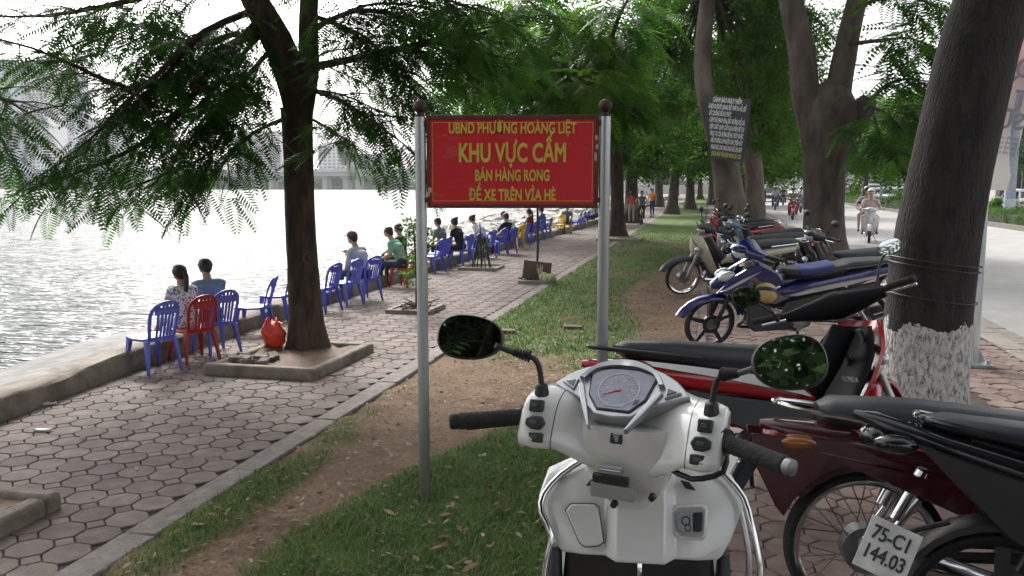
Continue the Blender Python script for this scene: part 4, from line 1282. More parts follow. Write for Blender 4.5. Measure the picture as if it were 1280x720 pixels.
def wheel(root, name, cx, r, T, kind, rimm, wid=.036, side=1):
    c = Vector((cx, 0, r))
    def nb():
        q = MB(); q.T = T; return q
    w = nb(); rr = []
    # tyre with a rounded, grooved tread
    n = 56
    prof = [(-1, .62), (-.95, .86), (-.66, 1.0), (-.3, 1.06), (-.28, 1.02), (.0, 1.03), (.28, 1.02), (.3, 1.06), (.66, 1.0), (.95, .86), (1, .62), (0, .55)]
    tw = r * (.24 if kind == 'spoke' else .19)
    for i in range(n):
        a = 2*PI*i/n
        rr.append([c + Vector((math.cos(a), 0, math.sin(a))) * (r - tw * (1.06 - q)) * 1.0 + Vector((0, p * wid, 0)) for p, q in prof])
    w.rings(rr, closed=True)
    ty = w.build(name, M_rubber, root, smooth=30)
    ri = nb(); R1 = r - tw * .5
    rr = []
    for i in range(44):
        a = 2*PI*i/44; d = Vector((math.cos(a), 0, math.sin(a)))
        rr.append([c + d * (R1 + q) + Vector((0, p, 0)) for p, q in ((-.026, 0), (-.030, .012), (-.018, -.012), (.018, -.012), (.030, .012), (.026, 0), (.012, -.020), (-.012, -.020))])
    ri.rings(rr, closed=True); ri.build('rim', rimm, ty, smooth=40)
    hb = nb(); hb.cyl(c + Vector((0, -.055, 0)), c + Vector((0, .055, 0)), .032, n=18)
    hb.cyl(c + Vector((0, -.045, 0)), c + Vector((0, .045, 0)), .085 if kind == 'spoke' else .055, n=26); hb.cyl(c + Vector((0, -.075, 0)), c + Vector((0, .075, 0)), .011, n=8)
    hb.build('hub', M_engine, ty)
    sp = nb()
    if kind == 'spoke':
        for i in range(28):
            a = 2*PI*i/28; s = 1 if i % 2 else -1
            o_ = (.32 if (i // 2) % 2 else -.32)
            sp.tube([c + Vector((math.cos(a + o_) * .078, s * .032, math.sin(a + o_) * .078)), c + Vector((math.cos(a) * (R1 - .014), s * .006, math.sin(a) * (R1 - .014)))], .0022, 4)
        sp.build('spokes', M_engine, ty)
    else:
        for i in range(5):
            a = 2*PI*i/5 + .3; d = Vector((math.cos(a), 0, math.sin(a))); t = Vector((-math.sin(a), 0, math.cos(a)))
            p0, p1 = c + d * .05, c + d * (R1 - .008)
            yv = Vector((0, 1, 0))
            sp.rings([[p0 + t*.024 + yv*.018, p0 - t*.024 + yv*.018, p0 - t*.024 - yv*.018, p0 + t*.024 - yv*.018], [p1 + t*.016 + yv*.012, p1 - t*.016 + yv*.012, p1 - t*.016 - yv*.012, p1 + t*.016 - yv*.012]])
        sp.cyl(c + Vector((0, .032 * side, 0)), c + Vector((0, .036 * side, 0)), .095, n=28)
        sp.build('spokes', rimm if kind == 'mag' else M_blackp, ty)
    return ty

def mirror_part(root, T, base, mid, ctr, nrm, rx, rz, body=M_blackp):
    q = MB(); q.T = T
    L, rr = smoothline([base, base + (mid - base) * .5 + Vector((0, 0, .01)), mid, ctr], [.0065, .0065, .006, .006], .03)
    q.tube(L, rr, 8)
    q.cyl(base, base + Vector((0, 0, .03)), .012, .009, 10)
    st = q.build('mirror_stem', body, root)
    nrm = Vector(nrm).normalized()
    u = Vector((0, 0, 1)).cross(nrm).normalized(); w = nrm.cross(u)
    def loop(k, off, e=2.5):
        out = []
        for j in range(24):
            a = 2*PI*j/24; ca, sa = math.cos(a), math.sin(a)
            out.append(ctr + u * (math.copysign(abs(ca) ** (2/e), ca) * rx * k) + w * (math.copysign(abs(sa) ** (2/e), sa) * rz * k) + nrm * off)
        return out
    q = MB(); q.T = T
    q.rings([loop(.45, -.032), loop(.82, -.022), loop(.98, -.004), loop(1.0, .006), loop(.95, .010), loop(.93, .006)])
    mh = q.build('mirror', body, root)
    q = MB(); q.T = T
    q.rings([loop(.925, .0055), loop(.925, .0078)]); q.build('mirror_glass', M_mirror, mh)
    return mh

def lofty(q, secs, n=16, e=2.4):
    """like loft but the sections run along y: (y, x, z, half_x, half_z)"""
    rr = []
    for y, x, z, hx, hz in secs:
        ring = []
        for j in range(n):
            a = 2*PI*j/n; ca, sa = math.cos(a), math.sin(a)
            ring.append(Vector((x + math.copysign(abs(ca) ** (2/e), ca) * hx, y, z + math.copysign(abs(sa) ** (2/e), sa) * hz)))
        rr.append(ring)
    q.rings(rr)

def motorbike(lab, rear, front, c, group='parked motorbikes', lean=-8, steer=0, wheels='spoke', r=.28, cat='motorbike', name='motorbike', plate=None, style='wave', rimm=None, tails=True, zs=1.0, mirrors=(1, 1), tk=1.0, mtilt=.05, flap=True, shw=1.0, sth=1.0):
    """underbone motorbike; rear/front: ground contact of the wheels; c: colour dict"""
    rear = Vector(rear); front = Vector(front)
    d = front - rear; wb = d.length
    mid = (rear + front) / 2
    root = empty(name, mid, math.atan2(d.y, d.x), lab, cat, group, rx=R(lean))
    a = wb / 2
    S = Matrix.Diagonal((a / .62, 1, zs, 1))
    ax0 = Vector((.36, 0, .95)); axd = (Vector((.36, 0, .95)) - Vector((.60, 0, .28))).normalized()
    ST = Matrix.Translation(ax0) @ Matrix.Rotation(R(steer), 4, axd) @ Matrix.Translation(-ax0)
    def nb(st=False):
        q = MB(); q.T = (S @ ST) if st else S
        if tk != 1.0 and not st:
            q.W = lambda p: Vector((p[0] if p[0] > -.3 else -.3 + (p[0] + .3) * tk, p[1], p[2]))
        return q
    seatm = c.get('seat', M_vinyl); body = c['body']; b2 = c.get('body2', body); low = c.get('low', M_darkp); inner = c.get('inner', M_blackp)
    rimm = rimm or M_chrome
    # wheels (true circles: no lengthwise scale)
    Tw = Matrix.Translation((-a + .62, 0, 0)); wheel(root, 'rear_wheel', -.62, r, Tw, wheels, rimm, .042)
    fx = S @ Vector((.62, 0, 0)) - Vector((.62, 0, 0))
    Tf = S @ ST @ S.inverted() @ Matrix.Translation(fx)
    wheel(root, 'front_wheel', .62, r, Tf, wheels, rimm, .036)
    sport = style == 'sport'
    # seat
    q = nb()
    if sport:
        q.loft([(-.80, 0, .885, .05, .012), (-.74, 0, .882, .085, .028), (-.55, 0, .862, .11, .040), (-.42, 0, .850, .115, .042), (-.36, 0, .815, .125, .05), (-.15, 0, .775, .13, .055), (.03, 0, .775, .10, .05), (.11, 0, .795, .055, .03)], 18)
    else:
        q.loft([(p_[0], p_[1], p_[2] - .02 * (sth - 1), p_[3], p_[4] * sth) for p_ in [(-.70, 0, .800, .06, .012), (-.66, 0, .792, .095, .038), (-.45, 0, .768, .118, .056), (-.28, 0, .744, .128, .062), (-.10, 0, .722, .132, .066), (.05, 0, .716, .105, .062), (.13, 0, .735, .06, .03)]], 18)
    st_ = q.build('seat', seatm, root, smooth=60)
    q = nb(); q.loft([(-.68, 0, .772 + .07 * sport, .085, .012), (-.3, 0, .728 + .03 * sport, .125, .012), (.05, 0, .69 + .03 * sport, .105, .012), (.12, 0, .71, .06, .01)], 16); q.build('seat_base', M_blackp, st_)
    # tail and side body
    q = nb()
    if sport:
        q.loft([(-.98, 0, .885, .012, .010), (-.92, 0, .868, .045, .028), (-.70, 0, .80, .10, .05), (-.45, 0, .73, .118, .07), (-.2, 0, .66, .118, .075), (.0, 0, .60, .10, .08), (.1, 0, .57, .07, .07)], 16)
    else:
        q.loft([(-.86, 0, .725, .02, .014), (-.81, 0, .712, .06, .036), (-.62, 0, .682, .105, .060), (-.35, 0, .63, .122, .075), (-.1, 0, .585, .116, .07), (.08, 0, .545, .09, .065), (.2, 0, .50, .06, .06)], 16)
    q.build('tail_body', body, root, smooth=50)
    # lower side panels, one per side
    for s in (1, -1):
        q = nb()
        if sport:
            prof = [(-.66, .70), (-.2, .58), (.06, .50), (.10, .38), (-.08, .36), (-.30, .46), (-.60, .62)]
        else:
            prof = [(-.70, .645), (-.35, .565), (.0, .50), (.18, .44), (.12, .33), (-.14, .36), (-.36, .47), (-.62, .60)]
        q.prism(prof, s * .085, s * .128, .012)
        q.build('side_panel', low, root, smooth=40)
        if 'stripe' in c:
            q = nb(); q.prism([(-.62, .735), (-.40, .70), (-.1, .645), (.1, .575), (.16, .52), (.04, .555), (-.3, .64), (-.58, .705)] if not sport else [(-.80, .80), (-.45, .72), (-.1, .63), (.08, .56), (.0, .56), (-.4, .66)], s * .09, s * .131, .010); q.build('side_stripe', c['stripe'], root, smooth=40)
    # grab rail
    q = nb(); gr = c.get('rail', M_chrome); zz = .09 if sport else 0
    L, rr = smoothline([(-.35, .135, .735 + zz), (-.62, .13, .775 + zz), (-.78, .09, .80 + zz), (-.82, 0, .81 + zz), (-.78, -.09, .80 + zz), (-.62, -.13, .775 + zz), (-.35, -.135, .735 + zz)], [.010] * 7, .03)
    q.tube(L, rr, 8); q.build('grab_rail', gr, root)
    # tail lamp, indicators
    tx, tz = (-.95, .82) if sport else (-.84, .685)
    q = nb(); q.ell((tx + .03, 0, tz), (.045, .065, .04), 14, 8); q.build('tail_lamp', c.get('lamp', M_red_l), root)
    for s in (1, -1):
        q = nb(); q.ell((tx + .08, s * .085, tz - .01), (.06, .035, .03), 12, 7); q.build('indicator', c.get('ind', M_amber if not sport else M_lens), root)
    # rear mudguard + plate
    q = nb(); q.W = None; wr = r + .03; ring = []
    for i in range(9):
        t = R(38 + 13 * i); d_ = Vector((math.cos(t), 0, math.sin(t)))
        k = .065
        p = Vector((-.62, 0, r))
        ring.append([p + d_*(wr+.012) + Vector((0, k*.7, 0)), p + d_*wr + Vector((0, k, 0)), p + d_*(wr-.02) + Vector((0, k, 0)), p + d_*(wr+.0) , p + d_*(wr-.02) + Vector((0, -k, 0)), p + d_*wr + Vector((0, -k, 0)), p + d_*(wr+.012) + Vector((0, -k*.7, 0)), p + d_*(wr+.018)])
    q.rings(ring); q.build('rear_mudguard', c.get('guard', M_blackp), root, smooth=50)
    if flap:
        q = nb(); pr = [(-.83, .66), (-.87, .66), (-1.0 + .02 * sport, .36), (-.985 + .02 * sport, .34), (-.96, .36)]
        q.prism(pr, -.055, .055, .008); fl = q.build('mud_flap', c.get('flap', M_blackp), root)
        pn = Matrix.Rotation(R(-18), 4, 'Y')
        q = nb(); q.box((-.945, 0, .555), (.004, .19, .14), Euler((0, R(22), 0)).to_matrix()); pl = q.build('number_plate', M_plate, root, bev=.002)
        if plate:
            t = textmesh(plate, .062, M_ink, pl, 'plate_lettering', loc=(-.950 * a / .62, 0, .556), rot=(R(90) - 0.0, 0, -R(90)), xs=.82, bold=.0016, depth=.0006)
            t.rotation_euler = (Matrix.Rotation(R(22), 3, 'Y') @ Euler((R(90), 0, -R(90))).to_matrix()).to_euler()
    # swing arm, shocks, chain case
    for s in (1, -1):
        q = nb(); q.W = None; q.tube([(-.62, s * .075, r), (-.1, s * .085, .31)], [.016, .022], 8); q.build('swing_arm', M_blackp, root)
        q = nb(); q.W = None; q.cyl((-.60, s * .088, r + .02), (-.47, s * .10, .50), .016, .016, 12); q.cyl((-.545, s * .094, r + .14), (-.46, s * .10, .60), .024, .024, 12)
        q.build('rear_shock', c.get('shock', M_chrome), root)
    # engine
    q = nb(); q.loft([(-.16, 0, .27, .07, .05), (-.10, 0, .275, .10, .085), (.06, 0, .27, .105, .09), (.16, 0, .28, .08, .07), (.20, 0, .285, .06, .055)], 16)
    en = q.build('engine', M_engine, root)
    for s in (1, -1):
        q = nb(); q.cyl((-.02, s * .10, .275), (-.02, s * .127, .275), .083, .073, 24); q.build('crankcase_cover', M_steel, en)
    q = nb()
    for k in range(7):
        x = .20 + k * .022
        q.box((x, 0, .30 + k * .004), (.008, .125, .125), (0, R(-8), 0))
    q.cyl((.18, 0, .295), (.37, 0, .325), .045, .05, 14); q.build('cylinder_fins', M_engine, en)
    # exhaust on the right
    q = nb(); q.W = None; L, rr = smoothline([(.33, -.03, .27), (.36, -.09, .19), (.1, -.13, .17), (-.28, -.14, .23)], [.016] * 4, .05); q.tube(L, rr, 10)
    exo = c.get('exo', 0)
    q.tube([(-.26 + exo * .3, -.14, .225), (-.32 + exo * .4, -.145, .235), (-.72 + exo, -.155, .31), (-.86 + exo, -.16, .34), (-.87 + exo, -.16, .342)], [.018, .040, .045, .042, .03], 18)
    ex = q.build('exhaust', c.get('exh', M_chrome), root)
    # foot pegs and stand
    for s in (1, -1):
        q = nb(); q.cyl((.02, s * .12, .25), (.02, s * .235, .255), .014, .014, 10); q.build('foot_peg', M_rubber, root)
    q = nb(); q.tube([(-.05, .11, .2), (-.02, .19, .03), (.0, .215, .004)], [.011, .01, .014], 8); q.build('side_stand', M_blackp, root)
    # spine and leg shield
    q = nb(); q.loft([(.10, 0, .47, .07, .075, .5), (.20, 0, .55, .06, .075, .6), (.30, 0, .70, .055, .065, .9), (.38, 0, .86, .05, .055, 1.1)], 14); q.build('frame_spine', inner, root, smooth=50)
    if not sport:
        def shield(x_off, th, z0, z1, wmul):
            rr = []
            for k in range(9):
                t = k / 8; z = z0 + (z1 - z0) * t
                xc = .17 + .30 * (t ** .8) * .8 + x_off; w = (.16 + .075 * math.sin(t * PI * .8)) * wmul
                w *= 1 - .35 * max(0, t - .8) / .2
                fr_ = []; bk = []
                for j in range(9):
                    y = -w + 2*w*j/8; bow = .075 * (1 - (y/w) ** 2)
                    fr_.append(Vector((xc + bow + th, y, z))); bk.append(Vector((xc + bow, y, z)))
                rr.append(fr_ + bk[::-1])
            return rr
        q = nb(); q.rings(shield(0, .012, .30, .87, shw)); q.build('leg_shield', inner, root, smooth=50)
        q = nb(); q.rings(shield(.048, .02, .33, .90, .97 * shw)); fc = q.build('front_cowl', c.get('front', body), root, smooth=50)
        if 'letter' in c:
            for s in (1,):
                t = textmesh(c['letter'], .04, P_white, root, 'lettering', loc=(.25, .12 * 0, .55)); COL.objects.unlink(t) if False else None
                t.rotation_euler = (R(90 + 12), 0, -R(90)); t.location = S @ Vector((.345, -.11, .60))
        q = nb(); q.loft([(.42, 0, .60, .05, .05), (.50, 0, .66, .075, .09), (.545, 0, .72, .06, .10), (.56, 0, .76, .03, .08)], 12); q.build('nose', c.get('nose', c.get('front', body)), root, smooth=60)
        for s in (1, -1):
            q = nb(); q.ell((.50, s * .11, .70), (.035, .05, .035), 12, 7); q.build('front_indicator', M_lens, root)
    else:
        for s in (1, -1):
            q = nb(); q.prism([(.62, .60), (.50, .76), (.32, .90), (.16, .80), (.10, .70), (.22, .62), (.36, .60)], s * .07, s * .155, .02); q.build('side_fairing', body, root, smooth=40)
            q = nb(); q.prism([(.57, .605), (.40, .60), (.16, .60), (.06, .55), (.16, .49), (.40, .53)], s * .09, s * .165, .015); q.build('air_scoop', c.get('scoop', P_silver), root, smooth=40)
            q = nb(); q.prism([(.20, .47), (.36, .50), (.36, .27), (.30, .20), (.0, .22), (-.02, .28), (.14, .36)], s * .075, s * .13, .012); q.build('belly_cowl', low, root, smooth=40)
        q = nb(); q.loft([(.30, 0, .60, .06, .08), (.46, 0, .66, .10, .12), (.56, 0, .70, .09, .09), (.64, 0, .64, .03, .03)], 14); q.build('front_cowl', body, root, smooth=60)
        for s in (1, -1):
            q = nb(); q.ell((.535, s * .065, .745), (.07, .045, .05), 14, 8, rot=(0, R(35), s * R(-20))); q.build('headlamp_lens', M_lens, root)
            q = nb(); q.prism([(.60, .62), (.44, .74), (.30, .82), (.42, .72), (.56, .625)], s * .150, s * .158, .002); q.build('fairing_stripe', P_silver, root)
    # steering: fork, mudguard, bars
    for s in (1, -1):
        q = nb(True); q.cyl((.62 - .018, s * .062, r), (.50, s * .062, .60), .019, .019, 12); q.cyl((.505, s * .062, .585), (.40, s * .05, .84), .015, .015, 12); q.build('fork_leg', M_steel if not sport else M_blackp, root)
    q = nb(True); ring = []
    for i in range(11):
        t = R(20 + 15 * i); d_ = Vector((math.cos(t), 0, math.sin(t))); k = .058 * (1 - .35 * abs(i - 4) / 6)
        p = Vector((.62, 0, r)); w_ = r + .028
        ring.append([p + d_*(w_+.008) + Vector((0, k*.7, 0)), p + d_*(w_-.006) + Vector((0, k, 0)), p + d_*(w_-.035) + Vector((0, k*1.05, 0)), p + d_*(w_-.012), p + d_*(w_-.035) + Vector((0, -k*1.05, 0)), p + d_*(w_-.006) + Vector((0, -k, 0)), p + d_*(w_+.008) + Vector((0, -k*.7, 0)), p + d_*(w_+.014)])
    q.rings(ring); q.build('front_mudguard', c.get('fguard', body), root, smooth=50)
    hz_ = .04 if sport else 0
    q = nb(True); lofty(q, [(-.235, .335, .985, .028, .026), (-.19, .345, .985, .04, .035), (-.10, .37, .985, .07, .055), (0, .385, .99 + hz_, .085, .075), (.10, .37, .985, .07, .055), (.19, .345, .985, .04, .035), (.235, .335, .985, .028, .026)]); hc = q.build('handlebar_cowl', c.get('bar', M_blackp), root, smooth=50)
    q = nb(True); q.ell((.43, 0, .975), (.065, .088, .062), 18, 10); q.build('headlamp', M_lens, hc)
    q = nb(True); q.ell((.44, 0, 1.015), (.07, .10, .045), 18, 8); q.build('headlamp_hood', c.get('hood', c.get('front', body)), hc)
    for s in (1, -1):
        q = nb(True); q.tube([(.335, s * .22, .99), (.315, s * .265, 1.0), (.285, s * .37, 1.0)], [.012, .017, .017], 12); q.cyl((.285, s * .37, 1.0), (.281, s * .385, 1.0), .019, .017, 12); q.build('grip', M_rubber, hc)
        q = nb(True); q.tube([(.35, s * .22, .985), (.385, s * .26, .985), (.355, s * .37, .985)], [.006, .006, .007], 6); q.build('lever', M_chrome, hc)
        if mirrors[0 if s == 1 else 1]:
            mirror_part(root, S @ ST, Vector((.345, s * .20, 1.01)), Vector((.35, s * .26, 1.15)), Vector((.33, s * .32, 1.20)), (-1, -s * .15, mtilt), .058, .04)
    return root

def gp(u, v):
    p = at(u, v); return (p.x, p.y, 0)
# blue sport underbone
blue = motorbike('blue sporty motorbike with grey scoops parked side on, facing the verge', gp(1076, 431), gp(884, 435), dict(body=P_blue, low=M_darkp, scoop=P_grey, stripe=P_silver, bar=P_blue, hood=P_blue, fguard=P_blue, rail=M_blackp, exh=M_blackp, seat=M_vinyl), lean=-9, steer=12, wheels='mag', rimm=M_blackp, r=.262, style='sport', mirrors=(0, 0))
q = MB(); q.T = Matrix.Diagonal((blue.children[0].matrix_local[0][0], 1, 1, 1)); q.loft([(-.36, 0, .824, .127, .05), (-.15, 0, .784, .133, .056), (-.02, 0, .784, .118, .05)], 18); q.build('seat_patch', mat('seat_vinyl_blue', (.014, .022, .15), .45, var=.2), blue)
# cream cub
motorbike('cream and black motorbike with spoked wheels and small windscreen, behind the blue one', (1.15, 13.0, 0), gp(852, 368), dict(body=P_cream, low=M_blackp, front=P_cream, bar=M_blackp, fguard=M_darkp, hood=M_darkp, nose=P_cream, rail=M_chrome), steer=10, r=.27)
motorbike('navy motorbike with pale tank badge parked between the cream and grey ones', (1.5, 14.7, 0), (0.05, 14.3, 0), dict(body=P_navy, low=M_darkp, front=P_navy, bar=P_steelb, fguard=P_navy, hood=P_silver, nose=P_silver), steer=14, r=.27)
motorbike('grey blue motorbike with silver cowl, parked near the notice tree', (1.75, 16.2, 0), (0.35, 16.1, 0), dict(body=P_steelb, low=M_darkp, front=P_steelb, bar=M_blackp, fguard=P_steelb, hood=P_grey, nose=P_silver), steer=-10, r=.27)
motorbike('black motorbike behind the forked trunk, seat showing over the blue one', (2.35, 11.6, 0), (1.0, 11.2, 0), dict(body=P_black, low=M_blackp, front=P_black), steer=8, r=.27)
motorbike('red motorbike parked farthest, against the foot of the notice tree', (1.25, 18.8, 0), (-0.1, 18.4, 0), dict(body=P_red, low=M_darkp, front=P_red, bar=M_blackp, fguard=P_red, hood=P_red, nose=P_silver), steer=12, r=.27)
motorbike('dark motorbike with red front, last before the grey trunks', (1.35, 20.3, 0), (0.0, 20.0, 0), dict(body=P_black, low=M_darkp, front=P_red, bar=M_blackp, fguard=P_black, hood=P_black, nose=P_red), steer=12, r=.27)
# the near bikes
M_matt = mat('matt_black_plastic', (.010, .010, .012), .6, var=.2, scale=9, spec=.07)
red_w = motorbike('red and white motorbike with black seat, parked behind the white scooter', (-0.30, 4.08, 0), (1.02, 4.62, 0),
    dict(body=P_red, low=M_darkp, stripe=P_white, front=P_red, nose=P_silver, inner=M_matt, bar=M_matt, hood=M_matt, rail=M_blackp, guard=M_blackp, letter='HONDA'), lean=-10, steer=50, r=.285, mirrors=(0, 1), mtilt=.02, shw=1.25, sth=1.15)
_ri = red_w.matrix_basis.inverted(); _c0 = Vector((0, 0, CAM_H))
_mc = _c0 + ray(933, 371) * 4.2
_mn = (_c0 - _mc).normalized() + (Vector((1.4, -3.2, 4.6)) - _mc).normalized()
mirror_part(red_w, None, _ri @ (_c0 + ray(972, 402) * 4.32), _ri @ (_c0 + ray(962, 388) * 4.26), _ri @ _mc, red_w.matrix_basis.to_3x3().inverted() @ _mn, .070, .050)
mar = motorbike('old maroon motorbike with spoked wheels and long black seat, right of the white scooter', (0.59, 3.12, 0), (1.83, 3.18, 0),
    dict(body=P_maroon, low=P_maroon, stripe=P_pinkr, front=P_maroon, guard=P_maroon, rail=M_chrome, flap=mat('flap_blue_black', (.02, .025, .04), .5), exo=.2), lean=-6, steer=5, r=.285, tk=1.25, sth=1.4)
blk = motorbike('glossy black motorbike at the bottom right corner, number plate tilted toward the viewer', (0.88, 2.62, 0), (2.08, 2.46, 0),
    dict(body=P_black, low=P_black, front=P_black, rail=P_black, guard=M_blackp, exh=M_blackp, shock=M_blackp, ind=P_black, lamp=P_black), lean=-8, steer=5, r=.285, tk=1.12, zs=1.0, style='sport', flap=False, wheels='mag', rimm=M_blackp)
M_deepb = mat('deep_black_plastic', (.008, .008, .009), .4, var=.2)
arc_ = [(-.62 + .325 * math.cos(R(t_)), .285 + .325 * math.sin(R(t_))) for t_ in range(158, 30, -12)]
for s in (1, -1):
    q = MB(); q.prism([(-1.04, .70), (-1.02, .58), (-.95, .44)] + arc_ + [(-.22, .52), (-.10, .60), (-.30, .66), (-.62, .69)], s * .082, s * .104); q.build('rear_skirt', P_maroon, mar, smooth=0, bev=.004)
for s in (1, -1):
    q = MB(); q.prism([(-.86, .82), (-.40, .70), (.02, .60), (.16, .45), (.05, .34), (-.20, .40), (-.42, .48), (-.62, .58)], s * .10, s * .136, .012); q.build('side_cover', M_deepb, blk, smooth=40)
    q = MB(); q.prism([(-.46, .50), (-.10, .42), (.02, .34), (.0, .14), (-.30, .16), (-.40, .30)], s * .06, s * .12, .01); q.build('chain_cover', M_blackp, blk, smooth=40)
# its number plate hangs tilted on a bracket
pc = blk.matrix_basis.inverted() @ (Vector((0, 0, CAM_H)) + ray(1109, 688) * 2.55)
pm = (blk.matrix_basis.to_3x3().inverted() @ Matrix((_R * .86 - _up * .5 , _R * .5 + _up * .80 + _fw * .35, Vector((0, 0, 1)))).to_3x3().transposed())
ex_ = (_R * .74 - _up * .30 - _fw * .55).normalized(); ey_ = (_R * .46 + _up * .88 + _fw * .15); ey_ = (ey_ - ex_ * ey_.dot(ex_)).normalized(); en_ = ex_.cross(ey_)
BI = blk.matrix_basis.to_3x3().inverted()
ex_, ey_, en_ = BI @ ex_, BI @ ey_, BI @ en_
q = MB(); q.T = Matrix.Translation(pc) @ Matrix((ex_, ey_, en_)).transposed().to_4x4(); q.box((0, 0, 0), (.150, .165, .003)); npl = q.build('number_plate', M_plate, blk, bev=.002)
t = textmesh('75-C1\n144.03', .062, M_ink, npl, 'plate_lettering', xs=.74, bold=.0012, depth=.0005)
t.matrix_local = Matrix.Translation(pc + en_ * .0024 + ey_ * .004) @ Matrix((ex_, ey_, en_)).transposed().to_4x4()
q = MB(); q.T = Matrix.Translation(pc) @ Matrix((ex_, ey_, en_)).transposed().to_4x4(); q.tube([(0, .04, -.006), (.05, .10, -.03), (.12, .16, -.03)], .008, 6); q.build('plate_bracket', M_blackp, blk)

# ---- the white scooter in front (seen from the rider's side)
sc = empty('motor_scooter', (-0.17, 1.66, 0), R(96), 'pearl white scooter in front, handlebars and speedometer facing the viewer', 'scooter', 'parked motorbikes')
BARS = Matrix.Rotation(R(-18), 4, 'Z')
def sb(bars=False):
    q = MB(); q.T = BARS if bars else Matrix.Translation((0, -.054, 0)); return q
def hring(z, x, hx, hy, n=20, e=3.0, y=0, tilt=0):
    out = []
    for j in range(n):
        a = 2*PI*j/n; ca, sa = math.cos(a), math.sin(a)
        px = math.copysign(abs(ca) ** (2/e), ca) * hx
        out.append(Vector((x + px, y + math.copysign(abs(sa) ** (2/e), sa) * hy, z + px * tilt)))
    return out
# handlebar cowl: sections across, each a loop in the x-z plane leaning towards the rider
def cowl_sec(y, x0, x1, zt, zb, n=20):
    """x0 rider edge, x1 front edge, zt top, zb bottom"""
    out = []
    cx, cz = (x0 + x1) / 2, (zt + zb) / 2
    for j in range(n):
        a = 2*PI*j/n; ca, sa = math.cos(a), math.sin(a); e = 3.2
        px = math.copysign(abs(ca) ** (2/e), ca) * (x1 - x0) / 2; pz = math.copysign(abs(sa) ** (2/e), sa) * (zt - zb) / 2
        out.append(Vector((cx + px + pz * .55, y, cz + pz + px * .10)))
    return out
q = sb(True)
prof = [(-.212, -.008, .070, 1.150, 1.062), (-.205, -.016, .078, 1.158, 1.055), (-.175, -.016, .100, 1.162, 1.050), (-.135, .012, .130, 1.158, 1.044), (-.10, .040, .155, 1.160, 1.020), (-.055, .066, .185, 1.166, .995), (0, .070, .190, 1.168, .985)]
prof = prof + [(-p[0], *p[1:]) for p in prof[-2::-1]]
q.rings([cowl_sec(*p) for p in prof])
cowl = q.build('handlebar_cowl', P_white, sc, smooth=55)
def cowl_at(y, k=1.0):
    ys_ = [p[0] for p in prof]; v_ = [np.interp(y, ys_, [p[i] for p in prof]) for i in range(1, 5)]
    cx, cz = (v_[0] + v_[1]) / 2, (v_[2] + v_[3]) / 2
    return cowl_sec(y, cx + (v_[0] - cx) * k, cx + (v_[1] - cx) * k, cz + (v_[2] - cz) * k, cz + (v_[3] - cz) * k)
for y_s in (-.142, .142):
    q = sb(True); q.rings([cowl_at(y_s - .0009, 1.012), cowl_at(y_s + .0009, 1.012)]); q.build('panel_seam', mat('seam_dark', (.10, .10, .10), .7, var=0), cowl, smooth=0)
# column below the cowl
q = sb(True)
q.rings([hring(1.10, .085, .058, .095, e=3.4), hring(1.05, .088, .064, .108, e=3.4), hring(.985, .10, .058, .088, e=3.2), hring(.94, .11, .052, .066, e=3.0), hring(.915, .116, .045, .040, e=2.6), hring(.908, .118, .03, .022)])
col = q.build('steering_column_cover', P_white, sc, smooth=50)
# dashboard plane
DC = Vector((.082, .022, 1.158)); DN = Vector((-.60, 0, .80)).normalized(); DX = Vector((0, -1, 0)); DY = DN.cross(DX)
DY = DY if DY.z > 0 else -DY
def dpoly(pts, o0, o1, name, m, parent, bev=0, c=DC, nx=DX, ny=DY, nn=DN, bars=True, smooth=35):
    q = sb(bars)
    A = [c + nx * p[0] + ny * p[1] + nn * o0 for p in pts]; B = [c + nx * p[0] + ny * p[1] + nn * o1 for p in pts]
    q.rings([A, B]); return q.build(name, m, parent, smooth=smooth, bev=bev)
def arc2(pts, n=6):
    L, _ = smoothline([Vector((p[0], p[1], 0)) for p in pts], [1] * len(pts), .012)
    return [(p.x, p.y) for p in L]
M_dsil = mat('dash_silver', (0.40, 0.41, 0.43), .35, .7, var=.08, scale=10)
M_dgrey = mat('dash_grey', (0.30, 0.31, 0.33), .45, .3, var=.08)
top = arc2([(-.150, .012), (-.115, .050), (-.06, .078), (0, .086), (.06, .078), (.115, .050), (.150, .012)])
dpoly(top + [(.085, -.020), (.040, -.058), (.0, -.062), (-.040, -.058), (-.085, -.020)], -.030, .004, 'dash_surround', M_dsil, cowl, .003)
gl = [(-.072, .052), (-.03, .064), (.03, .064), (.072, .052), (.060, -.012), (.034, -.046), (-.034, -.046), (-.060, -.012)]
dpoly([(x * 1.06, y * 1.06) for x, y in gl], .002, .0065, 'gauge_bezel', M_blackp, cowl, .001)
dash = dpoly(gl, .004, .009, 'gauge_face', mat('gauge_face', (.15, .17, .24), .12, 0, var=.25, scale=25, coat=1), cowl, .001)
q = sb(True); q.torus(DC + DN * .0095 + DY * .006, DN, .044, .0010, 40, 6); q.build('dial_ring', M_dsil, dash)
M_tick = mat('dial_white', (.55, .57, .6), .5, var=0)
q = sb(True)
for k in range(21):
    a = R(215 - 250 * k / 20); d_ = DX * math.cos(a) + DY * math.sin(a); c0 = DC + DN * .0095 + DY * .006
    q.tube([c0 + d_ * (.034 if k % 2 else .031), c0 + d_ * .040], .0006, 4)
o = q.build('dial_ticks', M_tick, dash); o['kind'] = 'stuff'
for k, tx in enumerate(('0', '20', '40', '60', '80', '100', '120', '140')):
    a = R(212 - 244 * k / 7); p = DC + DN * .0098 + DY * .006 + (DX * math.cos(a) + DY * math.sin(a)) * .026
    t = textmesh(tx, .0085, M_tick, dash, 'dial_number', depth=.0002)
    t.matrix_local = BARS @ (Matrix.Translation(p) @ Matrix((DX, DY, DN)).transposed().to_4x4())
